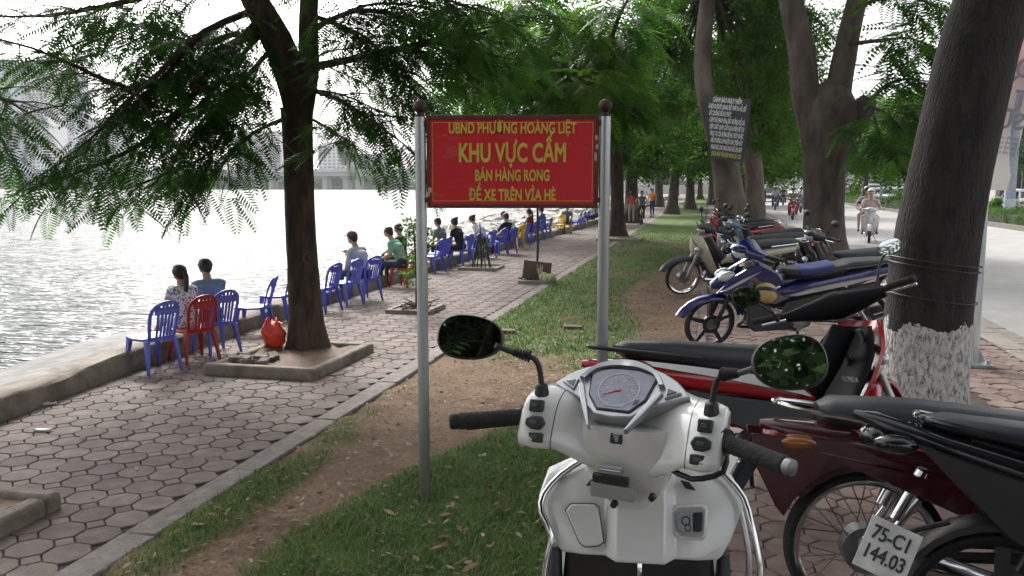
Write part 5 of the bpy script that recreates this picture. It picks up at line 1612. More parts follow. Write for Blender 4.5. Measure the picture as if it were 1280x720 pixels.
q = sb(True); a = R(208); c0 = DC + DN * .0105 + DY * .006
q.tube([c0, c0 + (DX * math.cos(a) + DY * math.sin(a)) * .036], [.0016, .0006], 5); q.cyl(c0 - DN * .001, c0 + DN * .001, .004, .004, 12); q.build('needle', mat('needle_red', (.6, .08, .03), .5, var=0), dash)
dpoly([(-.022, -.028), (.022, -.028), (.022, -.040), (-.022, -.040)], .0088, .0098, 'odometer_window', mat('lcd', (.22, .26, .28), .3, var=0), dash)
dpoly([(.040, -.018), (.050, -.014), (.047, -.026), (.038, -.030)], .0088, .0098, 'reset_button', M_blackp, dash)
# raised visor over the gauge
q = sb(True)
vis = arc2([(-.094, .028), (-.070, .064), (-.03, .084), (0, .088), (.03, .084), (.070, .064), (.094, .028)])
vin = arc2([(-.082, .026), (-.064, .054), (-.03, .068), (0, .070), (.03, .068), (.064, .054), (.082, .026)])
def P3(p, o): return DC + DX * p[0] + DY * p[1] + DN * o
rr = []
for k in range(len(vis)):
    i = min(len(vin) - 1, int(k * len(vin) / len(vis)))
    rr.append([P3(vis[k], -.004), P3(vis[k], .012), P3((vis[k][0] * .97, vis[k][1] * .97), .018), P3(vin[i], .016), P3(vin[i], .002)])
q.rings(rr); q.build('gauge_visor', M_dsil, cowl, smooth=50)
# silver V legs and indicator windows
for s in (1, -1):
    dpoly([(s * .082, .016), (s * .094, .010), (s * .066, -.052), (s * .044, -.094), (s * .036, -.098), (s * .050, -.060)], -.004, .012, 'dash_leg', M_dsil, cowl, .002)
    dpoly([(s * .096, .028), (s * .132, .016), (s * .100, -.004)], .002, .010, 'indicator_bezel', M_dsil, cowl, .002)
    dpoly([(s * .102, .022), (s * .122, .015), (s * .103, .003)], .008, .0125, 'indicator_window', mat('smoked_lens', (.05, .055, .06), .1, var=.1, coat=1), cowl, .001)
# wing badge
CN = Vector((-1, 0, .50)).normalized(); CY = Vector((.50, 0, 1)).normalized()
CC = Vector((.034, .008, 1.078))
dpoly([(-.013, -.012), (.012, -.012), (.014, .013), (-.014, .013)], -.02, .012, 'badge', M_blackp, col, .002, CC, DX, CY, CN)
q = sb(True)
for k in range(4):
    c0 = CC + CN * .0128 + DX * (-.002 + .0005 * k) + CY * (.007 - .0045 * k)
    q.add([c0 + DX * (-.007 + .002 * k), c0 + DX * (.008 - .001 * k) + CY * .0015, c0 + DX * (.008 - .001 * k) - CY * .002, c0 + DX * (-.006 + .002 * k) - CY * .0025], [(0, 1, 2, 3)])
q.build('wing_emblem', M_dsil, col)
# stickers on the column
SC_ = Vector((.022, 0, .985)); SN = Vector((-1, 0, -.06)).normalized(); SY = Vector((-.06, 0, 1)).normalized()
for dx, dz, w, h, m_, nm in ((-.012, .038, .026, .006, M_dgrey, 'name_badge'), (-.012, .016, .038, .0085, M_blackp, 'warning_sticker'), (-.008, -.010, .046, .015, M_dgrey, 'data_sticker')):
    dpoly([(dx - w, dz - h), (dx + w, dz - h), (dx + w, dz + h), (dx - w, dz + h)], .010, .0235 , nm, m_, col, .001, SC_, DX, SY, SN)
q = sb(True); q.tube([SC_ + SN * .0245 + DX * (-.034) + SY * .038, SC_ + SN * .0245 + DX * .010 + SY * .038], .0016, 4); q.build('name_badge_print', M_dsil, col)
for dx, dz in ((-.004, -.036), (.070, -.018)):
    q = sb(True); p = SC_ + DX * dx + SY * dz + SN * (.014 if dx < .02 else -.008); q.cyl(p, p + SN * .012, .008, .007, 14); q.build('screw_hole', M_blackp, col)
# switch clusters
for s in (1, -1):
    for k, (dz, w, h) in enumerate(((.030, .014, .013), (-.002, .020, .014), (-.032, .015, .010))):
        yy = s * (.178 - .004 * k)
        c0 = Vector((-.012 + .016 * (dz > .01) + (-.006 if k == 2 else 0), yy, 1.106 + dz)); n_ = Vector((-1, 0, .30)).normalized(); y_ = Vector((.30, 0, 1)).normalized()
        pts = [(-w, -h), (w, -h), (w, h), (-w, h)] if k != 1 else [(-w, -h * .5), (-w * .3, -h), (w * .6, -h), (w, 0), (w * .6, h), (-w * .3, h), (-w, h * .5)]
        if s == -1 and k == 1: pts = [(-p[0], p[1]) for p in pts]
        sw = dpoly(pts, -.012, .010, 'switch', M_blackp, cowl, .003, c0, DX, y_, n_)
        dpoly([(p[0] * .45, p[1] * .35) for p in pts], .009, .0135, 'switch_button', M_darkp, sw, .001, c0, DX, y_, n_)
# grips with ribs, bar ends, levers
for s in (1, -1):
    q = sb(True)
    g0, g1 = Vector((.022, s * .205, 1.105)), Vector((-.055, s * .335, 1.098))
    n = 26
    pts = [g0.lerp(g1, k / n) for k in range(n + 1)]
    q.tube(pts, [.021 if k < 3 else (.0185 if k % 2 else .0172) for k in range(n + 1)], 16)
    gpz = q.build('grip', M_rubber, sc, smooth=50)
    d_ = (g1 - g0).normalized()
    q = sb(True); q.tube([g1, g1 + d_ * .004, g1 + d_ * .016, g1 + d_ * .02], [.015, .0165, .016, .010], 14); q.build('bar_end', M_engine if s == -1 else M_rubber, gpz)
    q = sb(True); q.tube([g0 - d_ * .012, g0 + d_ * .012], [.029, .027], 18); q.build('grip_collar', M_blackp, gpz)
    q = sb(True); L, rr = smoothline([Vector((.07, s * .15, 1.085)), Vector((.075, s * .20, 1.08)), Vector((.06, s * .25, 1.075)), Vector((.0, s * .345, 1.068))], [.006, .007, .006, .006], .02); q.tube(L, rr, 8); q.build('brake_lever', M_blackp if s == 1 else M_steel, gpz)
q = sb(True); q.tube(smoothline([(.04, -.10, 1.03), (.02, -.15, 1.02), (.03, -.21, 1.04), (.05, -.21, 1.075)], [.005] * 4, .02)[0], .006, 8); q.build('brake_hose', M_blackp, sc)
# mirrors
def hero_mirror(s, ctr, nrm, rx, rz, tilt):
    q = sb(True)
    base = Vector((.04, s * .182, 1.155))
    L, rr = smoothline([base, base + Vector((0, s * .004, .045)), base + Vector((-.006, s * .016, .075)), base + Vector((-.03, s * .055, .09)), ctr + Vector((0, -s * rx * .8, -.012))], [.0062] * 5, .01)
    q.tube(L, rr, 10); st = q.build('mirror_stem', M_blackp, sc)
    q = sb(True); q.tube([base + Vector((0, 0, -.02)), base + Vector((0, 0, .0)), base + Vector((0, 0, .018)), base + Vector((0, 0, .022))], [.017, .016, .013, .008], 12); q.build('mirror_base', M_blackp, st)
    q = sb(True)
    for k in range(6):
        t = k / 5; p0 = base + Vector((-.012 - .016 * t, s * (.024 + .028 * t), .081 + .008 * t)); d_ = Vector((-.5, s * 1, .25)).normalized()
        q.tube([p0 - d_ * .002, p0 + d_ * .0025], [.0145 - .0045 * t, .0125 - .0045 * t], 12)
    o = q.build('rubber_boot', M_rubber, st); o['kind'] = 'stuff'
    nrm = Vector(nrm).normalized(); u = Vector((0, 0, 1)).cross(nrm).normalized(); w = nrm.cross(u)
    u, w = u * math.cos(tilt) + w * math.sin(tilt), w * math.cos(tilt) - u * math.sin(tilt)
    def loop(k, off):
        out = []
        for j in range(36):
            a = 2*PI*j/36; ca, sa = math.cos(a), math.sin(a); e = 2.35
            yy = math.copysign(abs(sa) ** (2/e), sa) * rz * (1 - .12 * s * ca)
            out.append(ctr + u * (math.copysign(abs(ca) ** (2/e), ca) * rx * k) + w * (yy * k) + nrm * off)
        return out
    q = sb(True); q.rings([loop(.35, -.042), loop(.72, -.034), loop(.93, -.016), loop(1.0, .0), loop(.995, .008), loop(.95, .0115), loop(.935, .008)]); mh = q.build('mirror', M_blackp if s == -1 else mat('mirror_shell', (.045, .043, .042), .4), sc, smooth=50)
    q = sb(True); q.rings([loop(.93, .007), loop(.93, .0092)]); q.build('mirror_glass', M_mirror, mh)
def aim(ctr, target):
    """normal of a rear mirror adjusted so that the rider behind it sees the given place"""
    W = sc.matrix_basis @ BARS
    p = W @ ctr; n_ = (Vector((0, 0, CAM_H)) - p).normalized() + (Vector(target) - p).normalized()
    return W.to_3x3().inverted() @ n_
cl_, cr_ = Vector((-.02, .322, 1.275)), Vector((-.04, -.333, 1.283))
hero_mirror(1, cl_, aim(cl_, (-1.5, -4.2, 4.3)), .073, .048, -.06)
hero_mirror(-1, cr_, aim(cr_, (1.2, -3.0, 6.0)), .066, .050, .12)
# inner apron with tunnel, glove box, key recess
def ap_ring(z, w, fe, fm, n_front=.05):
    ys = [-w, -w * .72, -.075, -.052, 0, .052, .075, w * .72, w]
    rider = [Vector((fe if abs(y) > w * .9 else (fm - (.030 if abs(y) < .06 else 0)), y, z)) for y in ys]
    front = [Vector((max(fe, fm) + n_front, y, z)) for y in ys[::-1]]
    return rider + front
q = sb()
q.rings([ap_ring(.800, .165, .090, .082), ap_ring(.806, .176, .098, .078), ap_ring(.835, .196, .112, .090), ap_ring(.90, .226, .150, .118), ap_ring(.945, .210, .175, .138), ap_ring(.975, .145, .185, .160), ap_ring(.985, .120, .19, .17)])
apron = q.build('inner_apron', P_white, sc, smooth=28, bev=.006)
AN = Vector((-1, 0, .42)).normalized(); AY = Vector((.42, 0, 1)).normalized(); ADX = Vector((0, -1, 0))
def apoly(pts, o0, o1, name, m_, par, bev=.002, c0=Vector((.100, 0, .868))):
    return dpoly(pts, o0, o1, name, m_, par, bev, c0, ADX, AY, AN, bars=False)
gb = [(-.162, .022), (-.150, .036), (-.100, .038), (-.090, .030), (-.078, -.040), (-.088, -.048), (-.118, -.052), (-.130, -.044)]
apoly([((x + .12) * 1.05 - .12, (y + .006) * 1.05 - .006) for x, y in gb], -.01, .0045, 'glove_box_seam', mat('seam_dark', (.10, .10, .10), .7, var=0), apron, 0)
apoly(gb, -.01, .0068, 'glove_box_lid', P_white, apron, .003)
kr = [(.070, .028), (.082, .040), (.132, .044), (.140, .036), (.136, -.014), (.128, -.022), (.086, -.020), (.074, -.010)]
apoly([((x - .105) * 1.18 + .105, (y - .01) * 1.18 + .01) for x, y in kr], -.012, .004, 'key_recess_rim', P_white, apron, .006)
rec = apoly(kr, -.01, .0050, 'key_recess', mat('recess_grey', (.33, .33, .33), .5, var=.1), apron, .002)
apoly([(.078, .022), (.084, .028), (.112, .030), (.112, -.010), (.088, -.012), (.080, -.004)], .004, .010, 'key_plate', M_dsil, rec, .002)
apoly([(.114, .030), (.134, .032), (.131, -.008), (.114, -.010)], .004, .013, 'key_switch', M_blackp, rec, .003)
q = sb(); c0 = Vector((.100, 0, .868)) + ADX * .097 + AY * .012 + AN * .010; q.torus(c0, AN, .0085, .0014, 18, 6); q.torus(c0 - AY * .014 + ADX * .004, AN, .006, .0012, 14, 6); q.build('key_marks', M_blackp, rec)['kind'] = 'stuff'
for s in (1, -1):
    apoly([(s * .085, .098), (s * .105, .094), (s * .12, .076), (s * .098, .080)], -.002, .014, 'bar_clamp', M_blackp, apron, .003)
# dark footwell below the apron
q = sb()
q.rings([hring(.35, .16, .05, .16, e=4), hring(.45, .15, .05, .17, e=4), hring(.65, .145, .05, .175, e=4), hring(.80, .150, .055, .162, e=4)])
q.build('footwell_panel', M_blackp, sc, smooth=50)
for s in (1, -1):
    q = sb(); q.rings([hring(.35, .13, .05, .03, y=s * .16), hring(.60, .125, .045, .022, y=s * .188), hring(.80, .15, .035, .012, y=s * .185)]); q.build('footwell_flank', M_darkp, sc, smooth=50)
q = sb(); q.tube(smoothline([(.095, 0, .80), (.075, 0, .795), (.068, 0, .765), (.078, 0, .745), (.09, 0, .75)], [.006, .007, .007, .006, .005], .01)[0], .0065, 8); q.build('bag_hook', M_chrome, sc)
# chrome crash bars
for s, pts in ((1, [(.16, .13, .985), (.150, .175, .955), (.130, .212, .915), (.112, .216, .88), (.095, .192, .835), (.085, .204, .76), (.08, .21, .6), (.12, .20, .42)]), (-1, [(.17, -.14, .99), (.155, -.185, .965), (.135, -.222, .925), (.115, -.236, .88), (.10, -.248, .83), (.085, -.256, .76), (.08, -.25, .6), (.12, -.21, .42)])):
    q = sb(); L, rr = smoothline(pts, [.0075] * len(pts), .02); q.tube(L, rr, 12); q.build('crash_bar', M_chrome, sc)
    q = sb(); L2 = [p + Vector((.06, -s * .016, .006)) for p in L]; q.tube(L2, [.007] * len(L2), 8); q.build('apron_edge_trim', P_silver, sc)
# outer front body, wheels, floor, seat: the rest of the scooter
q = sb(); q.rings([hring(.36, .30, .10, .13, e=2.6), hring(.55, .30, .11, .17, e=2.6), hring(.75, .27, .085, .19, e=2.6), hring(.92, .245, .055, .185, e=2.6), hring(.985, .215, .03, .12, e=2.6)]); q.build('front_body', P_white, sc, smooth=60)
q = sb(); q.loft([(-.62, 0, .30, .14, .03), (-.2, 0, .30, .15, .035), (.18, 0, .31, .15, .035), (.24, 0, .34, .12, .03)], 14, 4); q.build('floorboard', M_darkp, sc)
q = sb(); q.loft([(-1.32, 0, .82, .05, .03), (-1.2, 0, .82, .12, .045), (-.9, 0, .80, .145, .05), (-.65, 0, .77, .13, .05), (-.56, 0, .76, .08, .03)], 16); q.build('seat', M_vinyl, sc, smooth=60)
q = sb(); q.loft([(-1.42, 0, .74, .04, .03), (-1.3, 0, .70, .12, .07), (-.95, 0, .62, .165, .13), (-.7, 0, .55, .15, .19), (-.6, 0, .52, .11, .19)], 16); q.build('rear_body', P_white, sc, smooth=60)
wheel(sc, 'front_wheel', .42, .24, Matrix.Translation((0, -.045, 0)), 'mag', M_blackp, .045)
wheel(sc, 'rear_wheel', -1.0, .24, Matrix.Translation((0, -.045, 0)), 'mag', M_blackp, .05)
for s in (1, -1):
    q = sb(); q.cyl((.42, s * .07, .24), (.30, s * .06, .62), .018, .018, 10); q.build('fork_leg', M_steel, sc)
q = sb(); q.ell((.40, 0, .36), (.22, .08, .17), 16, 8, z0=.1); q.build('front_mudguard', P_white, sc, smooth=60)
q = sb(True); q.ell((.20, 0, 1.08), (.05, .11, .06), 16, 8); q.build('headlamp', M_lens, sc)
q = sb(); q.tube([(-.75, -.15, .28), (-1.0, -.17, .32), (-1.35, -.18, .40)], [.03, .05, .05], 14); q.build('exhaust', M_blackp, sc)
q = sb(); q.loft([(-1.05, 0, .26, .11, .09), (-.75, 0, .27, .12, .10), (-.6, 0, .28, .08, .07)], 12); q.build('engine', M_engine, sc)
# ================================================================== SIGNS
M_galv = mat('galvanised_post', (0.40, 0.42, 0.44), .34, .85, var=.25, scale=12, stretch=(1, 1, .15), rvar=.1)
sg_l = at(524, 625) + _R * .03; sg_l.z = 0
sg_r = sg_l + _R * 0.892 - _F * 0.03
sgn = empty('street_sign', (sg_l + sg_r) / 2, math.atan2((sg_r - sg_l).y, (sg_r - sg_l).x), 'red notice board with yellow lettering between two galvanised posts on the verge', 'sign')
hw = (sg_r - sg_l).length / 2
for s in (-1, 1):
    q = MB(); q.cyl((s * hw, 0, -.3), (s * hw, 0, 1.925), .0275, n=24); po = q.build('post', M_galv, sgn)
    q = MB(); q.tube([(s * hw, 0, 1.92), (s * hw, 0, 1.935), (s * hw, 0, 1.936), (s * hw, 0, 1.948)], [.024, .024, .016, .016], 16); q.ell((s * hw, 0, 1.975), .033, 18, 12); q.build('finial', mat('rusty_ball', (.075, .032, .022), .5, .4, col2=(.03, .02, .018), scale=30), po, smooth=70)
bw, z0, z1 = hw - .034, 1.497, 1.925
M_sred = mat('sign_red', (0.54, 0.010, 0.020), .42, var=0, col2=(.55, .011, .021), scale=5)
nt = M_sred.node_tree; bb = nt.nodes['Principled BSDF']
tc = nt.nodes.new('ShaderNodeTexCoord'); nz = nt.nodes.new('ShaderNodeTexNoise'); nz.inputs['Scale'].default_value = 9; nz.inputs['Detail'].default_value = 7; nz.inputs['Roughness'].default_value = .65
mp_ = nt.nodes.new('ShaderNodeMapping'); mp_.inputs['Rotation'].default_value = (0, R(35), 0); mp_.inputs['Scale'].default_value = (.6, 1, 1.6)
nt.links.new(tc.outputs['Object'], mp_.inputs[0]); nt.links.new(mp_.outputs[0], nz.inputs['Vector'])
rp = nt.nodes.new('ShaderNodeValToRGB'); rp.color_ramp.elements[0].position = .56; rp.color_ramp.elements[1].position = .74
nt.links.new(nz.outputs['Fac'], rp.inputs['Fac'])
sx = nt.nodes.new('ShaderNodeSeparateXYZ'); nt.links.new(tc.outputs['Object'], sx.inputs[0])
mx = nt.nodes.new('ShaderNodeMix'); mx.data_type = 'RGBA'; old = bb.inputs['Base Color'].links[0].from_socket
m_s = nt.nodes.new('ShaderNodeMath'); m_s.operation = 'MULTIPLY'; m_s.inputs[1].default_value = .55; nt.links.new(rp.outputs['Color'], m_s.inputs[0])
nt.links.new(m_s.outputs[0], mx.inputs['Factor']); nt.links.new(old, mx.inputs[6]); mx.inputs[7].default_value = (.42, .16, .15, 1)
nt.links.new(mx.outputs[2], bb.inputs['Base Color'])
q = MB(); q.span((-bw, -.006, z0), (bw, .006, z1)); board = q.build('board', M_sred, sgn, smooth=0)
M_frame = mat('sign_frame', (0.135, 0.012, 0.014), .5, var=.3, scale=20, col2=(.10, .035, .025))
for (xa, za, xb, zb) in ((-bw - .004, z1 - .012, bw + .004, z1 + .008), (-bw - .004, z0 - .010, bw + .004, z0 + .010), (-bw - .004, z0 + .0101, -bw + .013, z1 - .0121), (bw - .013, z0 + .0101, bw + .004, z1 - .0121)):
    q = MB(); q.span((xa, -.014, za), (xb, .010, zb)); q.build('frame_bar', M_frame, sgn, bev=.002)
M_syel = mat('sign_yellow', (0.60, 0.42, 0.065), .5, var=.10, scale=12)
for (xa, za, xb, zb) in ((-bw + .026, z1 - .028, bw - .026, z1 - .0255), (-bw + .026, z0 + .024, bw - .026, z0 + .0265), (-bw + .0235, z0 + .024, -bw + .026, z1 - .0255), (bw - .026, z0 + .024, bw - .0235, z1 - .0255)):
    q = MB(); q.span((xa, -.0085, za), (xb, -.0062, zb)); q.build('border_line', M_syel, board, smooth=0)
def fit(o, w):
    xs_ = [v.co.x for v in o.data.vertices]; k = w / (max(xs_) - min(xs_)); o.scale = (k, 1, 1)
px2m = 1.0 / (1050 / 4.12)
zc = lambda v: 1.6 + (231 - v) * px2m * .995
for txt, v, cap, wpx in (('UBND PHƯỜNG HOÀNG LIỆT', 161, 15, 157), ('KHU VỰC CẤM', 191, 26, 132), ('BÁN HÀNG RONG', 219, 15.5, 92), ('ĐỂ XE TRÊN VỈA HÈ', 243, 15.5, 108)):
    t = textmesh(txt, cap * .88 * px2m / .72, M_syel, board, loc=(0, -.0078, zc(v) - cap * px2m * .44), rot=(R(90), 0, 0), bold=cap * px2m * .038, depth=.0012, valign='TOP_BASELINE')
    fit(t, wpx * px2m)
for s in (-1, 1):
    for zz in (z0 + .03, z1 - .03):
        q = MB(); q.span((s * (bw + .004), -.02, zz - .012), (s * (hw - .02), .02, zz + .012)); q.build('bracket', M_frame, sgn)
for i in range(7):
    q = MB(); s = random.choice((-1, 1)); zz = random.uniform(z0 + .05, z1 - .08)
    q.ell((s * (bw - .004 - random.random() * .012), -.0145, zz), (.008, .0012, .015), 8, 3); q.build('paint_chip', mat('chipped_paint', (.40, .30, .28), .8), sgn)

# dark warning notice on the grey tree
nY = 20.35
cn = [aty(880, 118, nY), aty(939, 124, nY), aty(929, 203, nY), aty(886, 197, nY)]
cc = sum(cn, Vector()) / 4
ntc = empty('warning_notice', cc, 0, 'dark grey notice panel with rows of white lettering fixed to the leaning trunk', 'sign')
loc = [p - cc for p in cn]
q = MB(); yv = Vector((0, .02, 0)); q.rings([[p - yv for p in loc], [p + yv for p in loc]]); q.build('panel', mat('notice_dark', (.065, .067, .080), .55, var=.1), ntc, smooth=0)
M_nw = mat('notice_white', (.85, .85, .86), .6, var=.05); M_ny = mat('notice_yellow', (.62, .58, .22), .6, var=.05)
nl = ['CẢNH BÁO NGUY HIỂM', '-KHÔNG ĐƯỢC MANG ĐỒ THỜ RA HỒ, ĐỒ', 'SẮT XUỐNG ĐỂ HẠ THỦY', '-CẤM THẢ PHAO HOA, ĐẤT NƯỚNG ĐỔ CÁI', 'HỘP CHẤT CHÁY CẤT RA RA ĐẾN ĐỂ TẠI', 'PHỤC VỤ CỦA ĐÔNG ĐỂ HẠ THỦY ĐƯỢC', '-NẾU KHÔNG LÀM ĐƯỢC NHƯ TRÊN HÃY', 'MANG RÁC CHO NHÀ CHÙA ĐỂ LÀM GIÚP', 'CHÙA PHÁP VÂN KÍNH MONG BÀ CON']
for i, tx in enumerate(nl):
    t_ = (i + .62) / 9.3
    a_ = loc[0].lerp(loc[3], t_); b_ = loc[1].lerp(loc[2], t_)
    t = textmesh(tx, .145, M_ny if i == 8 else M_nw, ntc, bold=.007, depth=.003, rot=(R(90), math.atan2(a_.z - b_.z, (b_ - a_).x), 0))
    c_ = (a_ + b_) / 2 + Vector((0, -.026, 0)); w_ = (b_ - a_).length * (.62 if i in (0,) else .50 if i == 2 else .84)
    if i == 2: c_ -= (b_ - a_) * .16
    t.location = c_; fit(t, w_)
q = MB(); q.tube([loc[0] + Vector((0, .03, .0)), loc[0] + Vector((0, .25, -.02)), loc[1] + Vector((0, .25, -.02)), loc[1] + Vector((0, .03, 0))], .01, 6); q.build('hanging_wire', M_blackp, ntc)

# ================================================================== PLASTIC CHAIRS
CS = 0.77
def chair_mat(n, col):
    return mat('chair_plastic_' + n, col, .38, var=.10, scale=3, rvar=.06)
M_cblue = chair_mat('blue', (0.075, 0.090, 0.50)); M_cred = chair_mat('red', (0.34, 0.018, 0.020)); M_cyel = chair_mat('yellow', (0.72, 0.46, 0.03)); M_clil = chair_mat('faded_blue', (0.11, 0.135, 0.52))
def build_chair(m, name='plastic_chair'):
    root = empty(name, (0, 0, 0))
    # x forward
    q = MB(); q.loft([(-.19, 0, .392, .17, .010), (-.12, 0, .378, .19, .012), (.05, 0, .374, .205, .012), (.17, 0, .386, .205, .013), (.215, 0, .380, .19, .016)], 20, 5); q.build('seat', m, root, smooth=50)
    q = MB(); q.loft([(-.19, 0, .37, .175, .018), (.19, 0, .365, .198, .022)], 12, 6); q.build('seat_apron', m, root)
    for sx_ in (1, -1):
        for sy in (1, -1):
            q = MB(); x0, x1 = (.17, .215) if sx_ > 0 else (-.165, -.235); y0, y1 = sy * .165, sy * .205
            q.rings([[Vector((x1 + a * .017, y1 + b_ * .013, 0)) for a, b_ in ((-1, -1), (1, -1), (1, 1), (-1, 1))], [Vector((x0 + a * .030, y0 + b_ * .026, .37)) for a, b_ in ((-1, -1), (1, -1), (1, 1), (-1, 1))]])
            q.build('leg', m, root, bev=.005)
    def bx_(z): return -.175 - (z - .38) * .30
    pts = []
    for k in range(17):
        a = PI * k / 16; y = .185 * math.cos(a); z = .62 + .20 * math.sin(a) ** .75 if 0 < k < 16 else .62
        pts.append((y * (1.0), z))
    pts = [(.165, .38), (.172, .46), (.18, .54)] + pts + [(-.18, .54), (-.172, .46), (-.165, .38)]
    q = MB(); rr = []
    for i, (y, z) in enumerate(pts):
        x = bx_(z) - .045 * (1 - (y / .19) ** 2)
        p = Vector((x, y, z)); cy0 = Vector((x, 0, .58)) - p
        inn = Vector((0, -y, .60 - z if z > .62 else 0)); inn = inn.normalized() if inn.length > .01 else Vector((0, -1, 0))
        w = .036
        rr.append([p + Vector((.009, 0, 0)), p + Vector((-.009, 0, 0)), p + inn * w + Vector((-.009, 0, 0)), p + inn * w + Vector((.009, 0, 0))])
    q.rings(rr); q.build('back_frame', m, root, smooth=60)
    for k, y in enumerate((-.092, -.045, 0, .045, .092)):
        zt = .62 + .20 * math.sqrt(max(0, 1 - (y / .185) ** 2)) - .025
        q = MB(); rr = []
        for i in range(6):
            z = .39 + (zt - .39) * i / 5; yy = y * (.86 + .14 * i / 5); x = bx_(z) - .045 * (1 - (yy / .19) ** 2); w = .0135
            rr.append([Vector((x + .005, yy - w, z)), Vector((x + .005, yy + w, z)), Vector((x - .005, yy + w, z)), Vector((x - .005, yy - w, z))])
        q.rings(rr); q.build('slat', m, root, smooth=60)
    q = MB(); rr = []
    for i in range(9):
        y = -.13 + .26 * i / 8; x = bx_(.70) - .045 * (1 - (y / .19) ** 2) - .001
        rr.append([Vector((x + .0075, y, .66)), Vector((x + .0075, y, .745)), Vector((x - .0075, y, .745)), Vector((x - .0075, y, .66))])
    q.rings(rr); q.build('back_band', m, root, smooth=60)
    return root
PROTO = {}
def put_chair(kind, u, v, head, lab, group='plastic chairs along the lake wall'):
    m = {'b': M_cblue, 'r': M_cred, 'y': M_cyel, 'l': M_clil}[kind]
    if kind not in PROTO:
        PROTO[kind] = o = build_chair(m)
    else:
        o = copy_tree(PROTO[kind])
    p = at(u, v)
    o.location = (p.x, p.y, 0); o.rotation_euler = (0, 0, R(head)); o.scale = (CS,) * 3
    tag(o, lab, 'chair', group)
    return o
put_chair('l', 192, 462, 158, 'empty blue chair nearest the viewer, beside the woman in the dress')
ch_w = put_chair('r', 243, 450, 150, 'red chair under the woman with the ponytail')
ch_m = put_chair('l', 271, 440, 150, 'blue chair under the man in the light blue shirt')
put_chair('b', 318, 416, 195, 'empty blue chair turned sideways, left of the big trunk')
put_chair('b', 347, 399, 190, 'empty blue chair half hidden behind the red bag and big trunk')
put_chair('b', 404, 388, 165, 'blue chair just right of the big trunk')
put_chair('l', 432, 380, 160, 'empty blue chair beside the man in the cap')
put_chair('b', 457, 374, 150, 'blue chair the man in the cap sits on')
put_chair('r', 505, 358, 165, 'red chair under the man in the green shirt')
put_chair('b', 541, 340, 160, 'blue chair directly right of the left sign post')
put_chair('b', 549, 336, 165, 'second blue chair right of the left sign post, behind the first')
put_chair('b', 577, 331, 155, 'blue chair under the woman in black')
put_chair('l', 588, 329, 160, 'empty blue chair beside the woman in black')
put_chair('b', 607, 322, 150, 'blue chair under the woman in the white top')
put_chair('b', 622, 318, 155, 'empty blue chair behind the dark sapling stakes')
put_chair('b', 634, 317, 150, 'blue chair under the man in the black shirt')
put_chair('y', 645, 311, 155, 'yellow chair under the man in the pale blue shirt')
put_chair('l', 651, 309, 155, 'blue chair pushed against the yellow one')
put_chair('b', 664, 304, 150, 'blue chair under the woman in dark red')
put_chair('l', 671, 301, 155, 'empty blue chair right behind the woman in dark red')
put_chair('y', 683, 296, 190, 'yellow chair by the blue one beside the thin sapling')
put_chair('b', 680, 298, 165, 'blue chair standing beside the thin sapling')
put_chair('y', 708, 291, 290, 'yellow chair the boy sits on')
put_chair('y', 699, 292, 250, 'empty yellow chair left of the boy')
put_chair('b', 719, 287, 170, 'blue chair right of the boy, first of three')
put_chair('b', 724, 285, 170, 'blue chair right of the boy, second of three')
put_chair('b', 729, 283, 170, 'blue chair right of the boy, third of three')
put_chair('r', 737, 280, 165, 'far red chair beside the right sign post')

# ================================================================== PEOPLE
def prim_dist(pr, X):
    if pr[0] == 'c':
        a, b_, ra, rb = np.array(pr[1]), np.array(pr[2]), pr[3], pr[4]
        d = b_ - a; t = np.clip(((X - a) @ d) / max(d @ d, 1e-9), 0, 1)
        return np.linalg.norm(X - (a + t[:, None] * d), axis=1) - (ra + (rb - ra) * t)
    c, r_ = np.array(pr[1]), np.array(pr[2])
    k = np.linalg.norm((X - c) / r_, axis=1)
    return (k - 1) * r_.min()
def add_prim(q, pr):
    if pr[0] == 'c':
        a, b_ = Vector(pr[1]), Vector(pr[2]); ra, rb = pr[3], pr[4]
        d = (b_ - a); L = max(d.length, 1e-5); d = d / L
        pts = []; rad = []
        for k in range(5):
            t = PI / 2 * k / 4; pts.append(a - d * ra * math.cos(t)); rad.append(max(ra * math.sin(t), .0015))
        for k in range(5):
            t = PI / 2 * k / 4; pts.append(b_ + d * rb * math.sin(t)); rad.append(max(rb * math.cos(t), .0015))
        q.tube(pts, rad, 12)
    else:
        q.ell(pr[1], pr[2], 18, 12, z0=-.999, z1=.999)
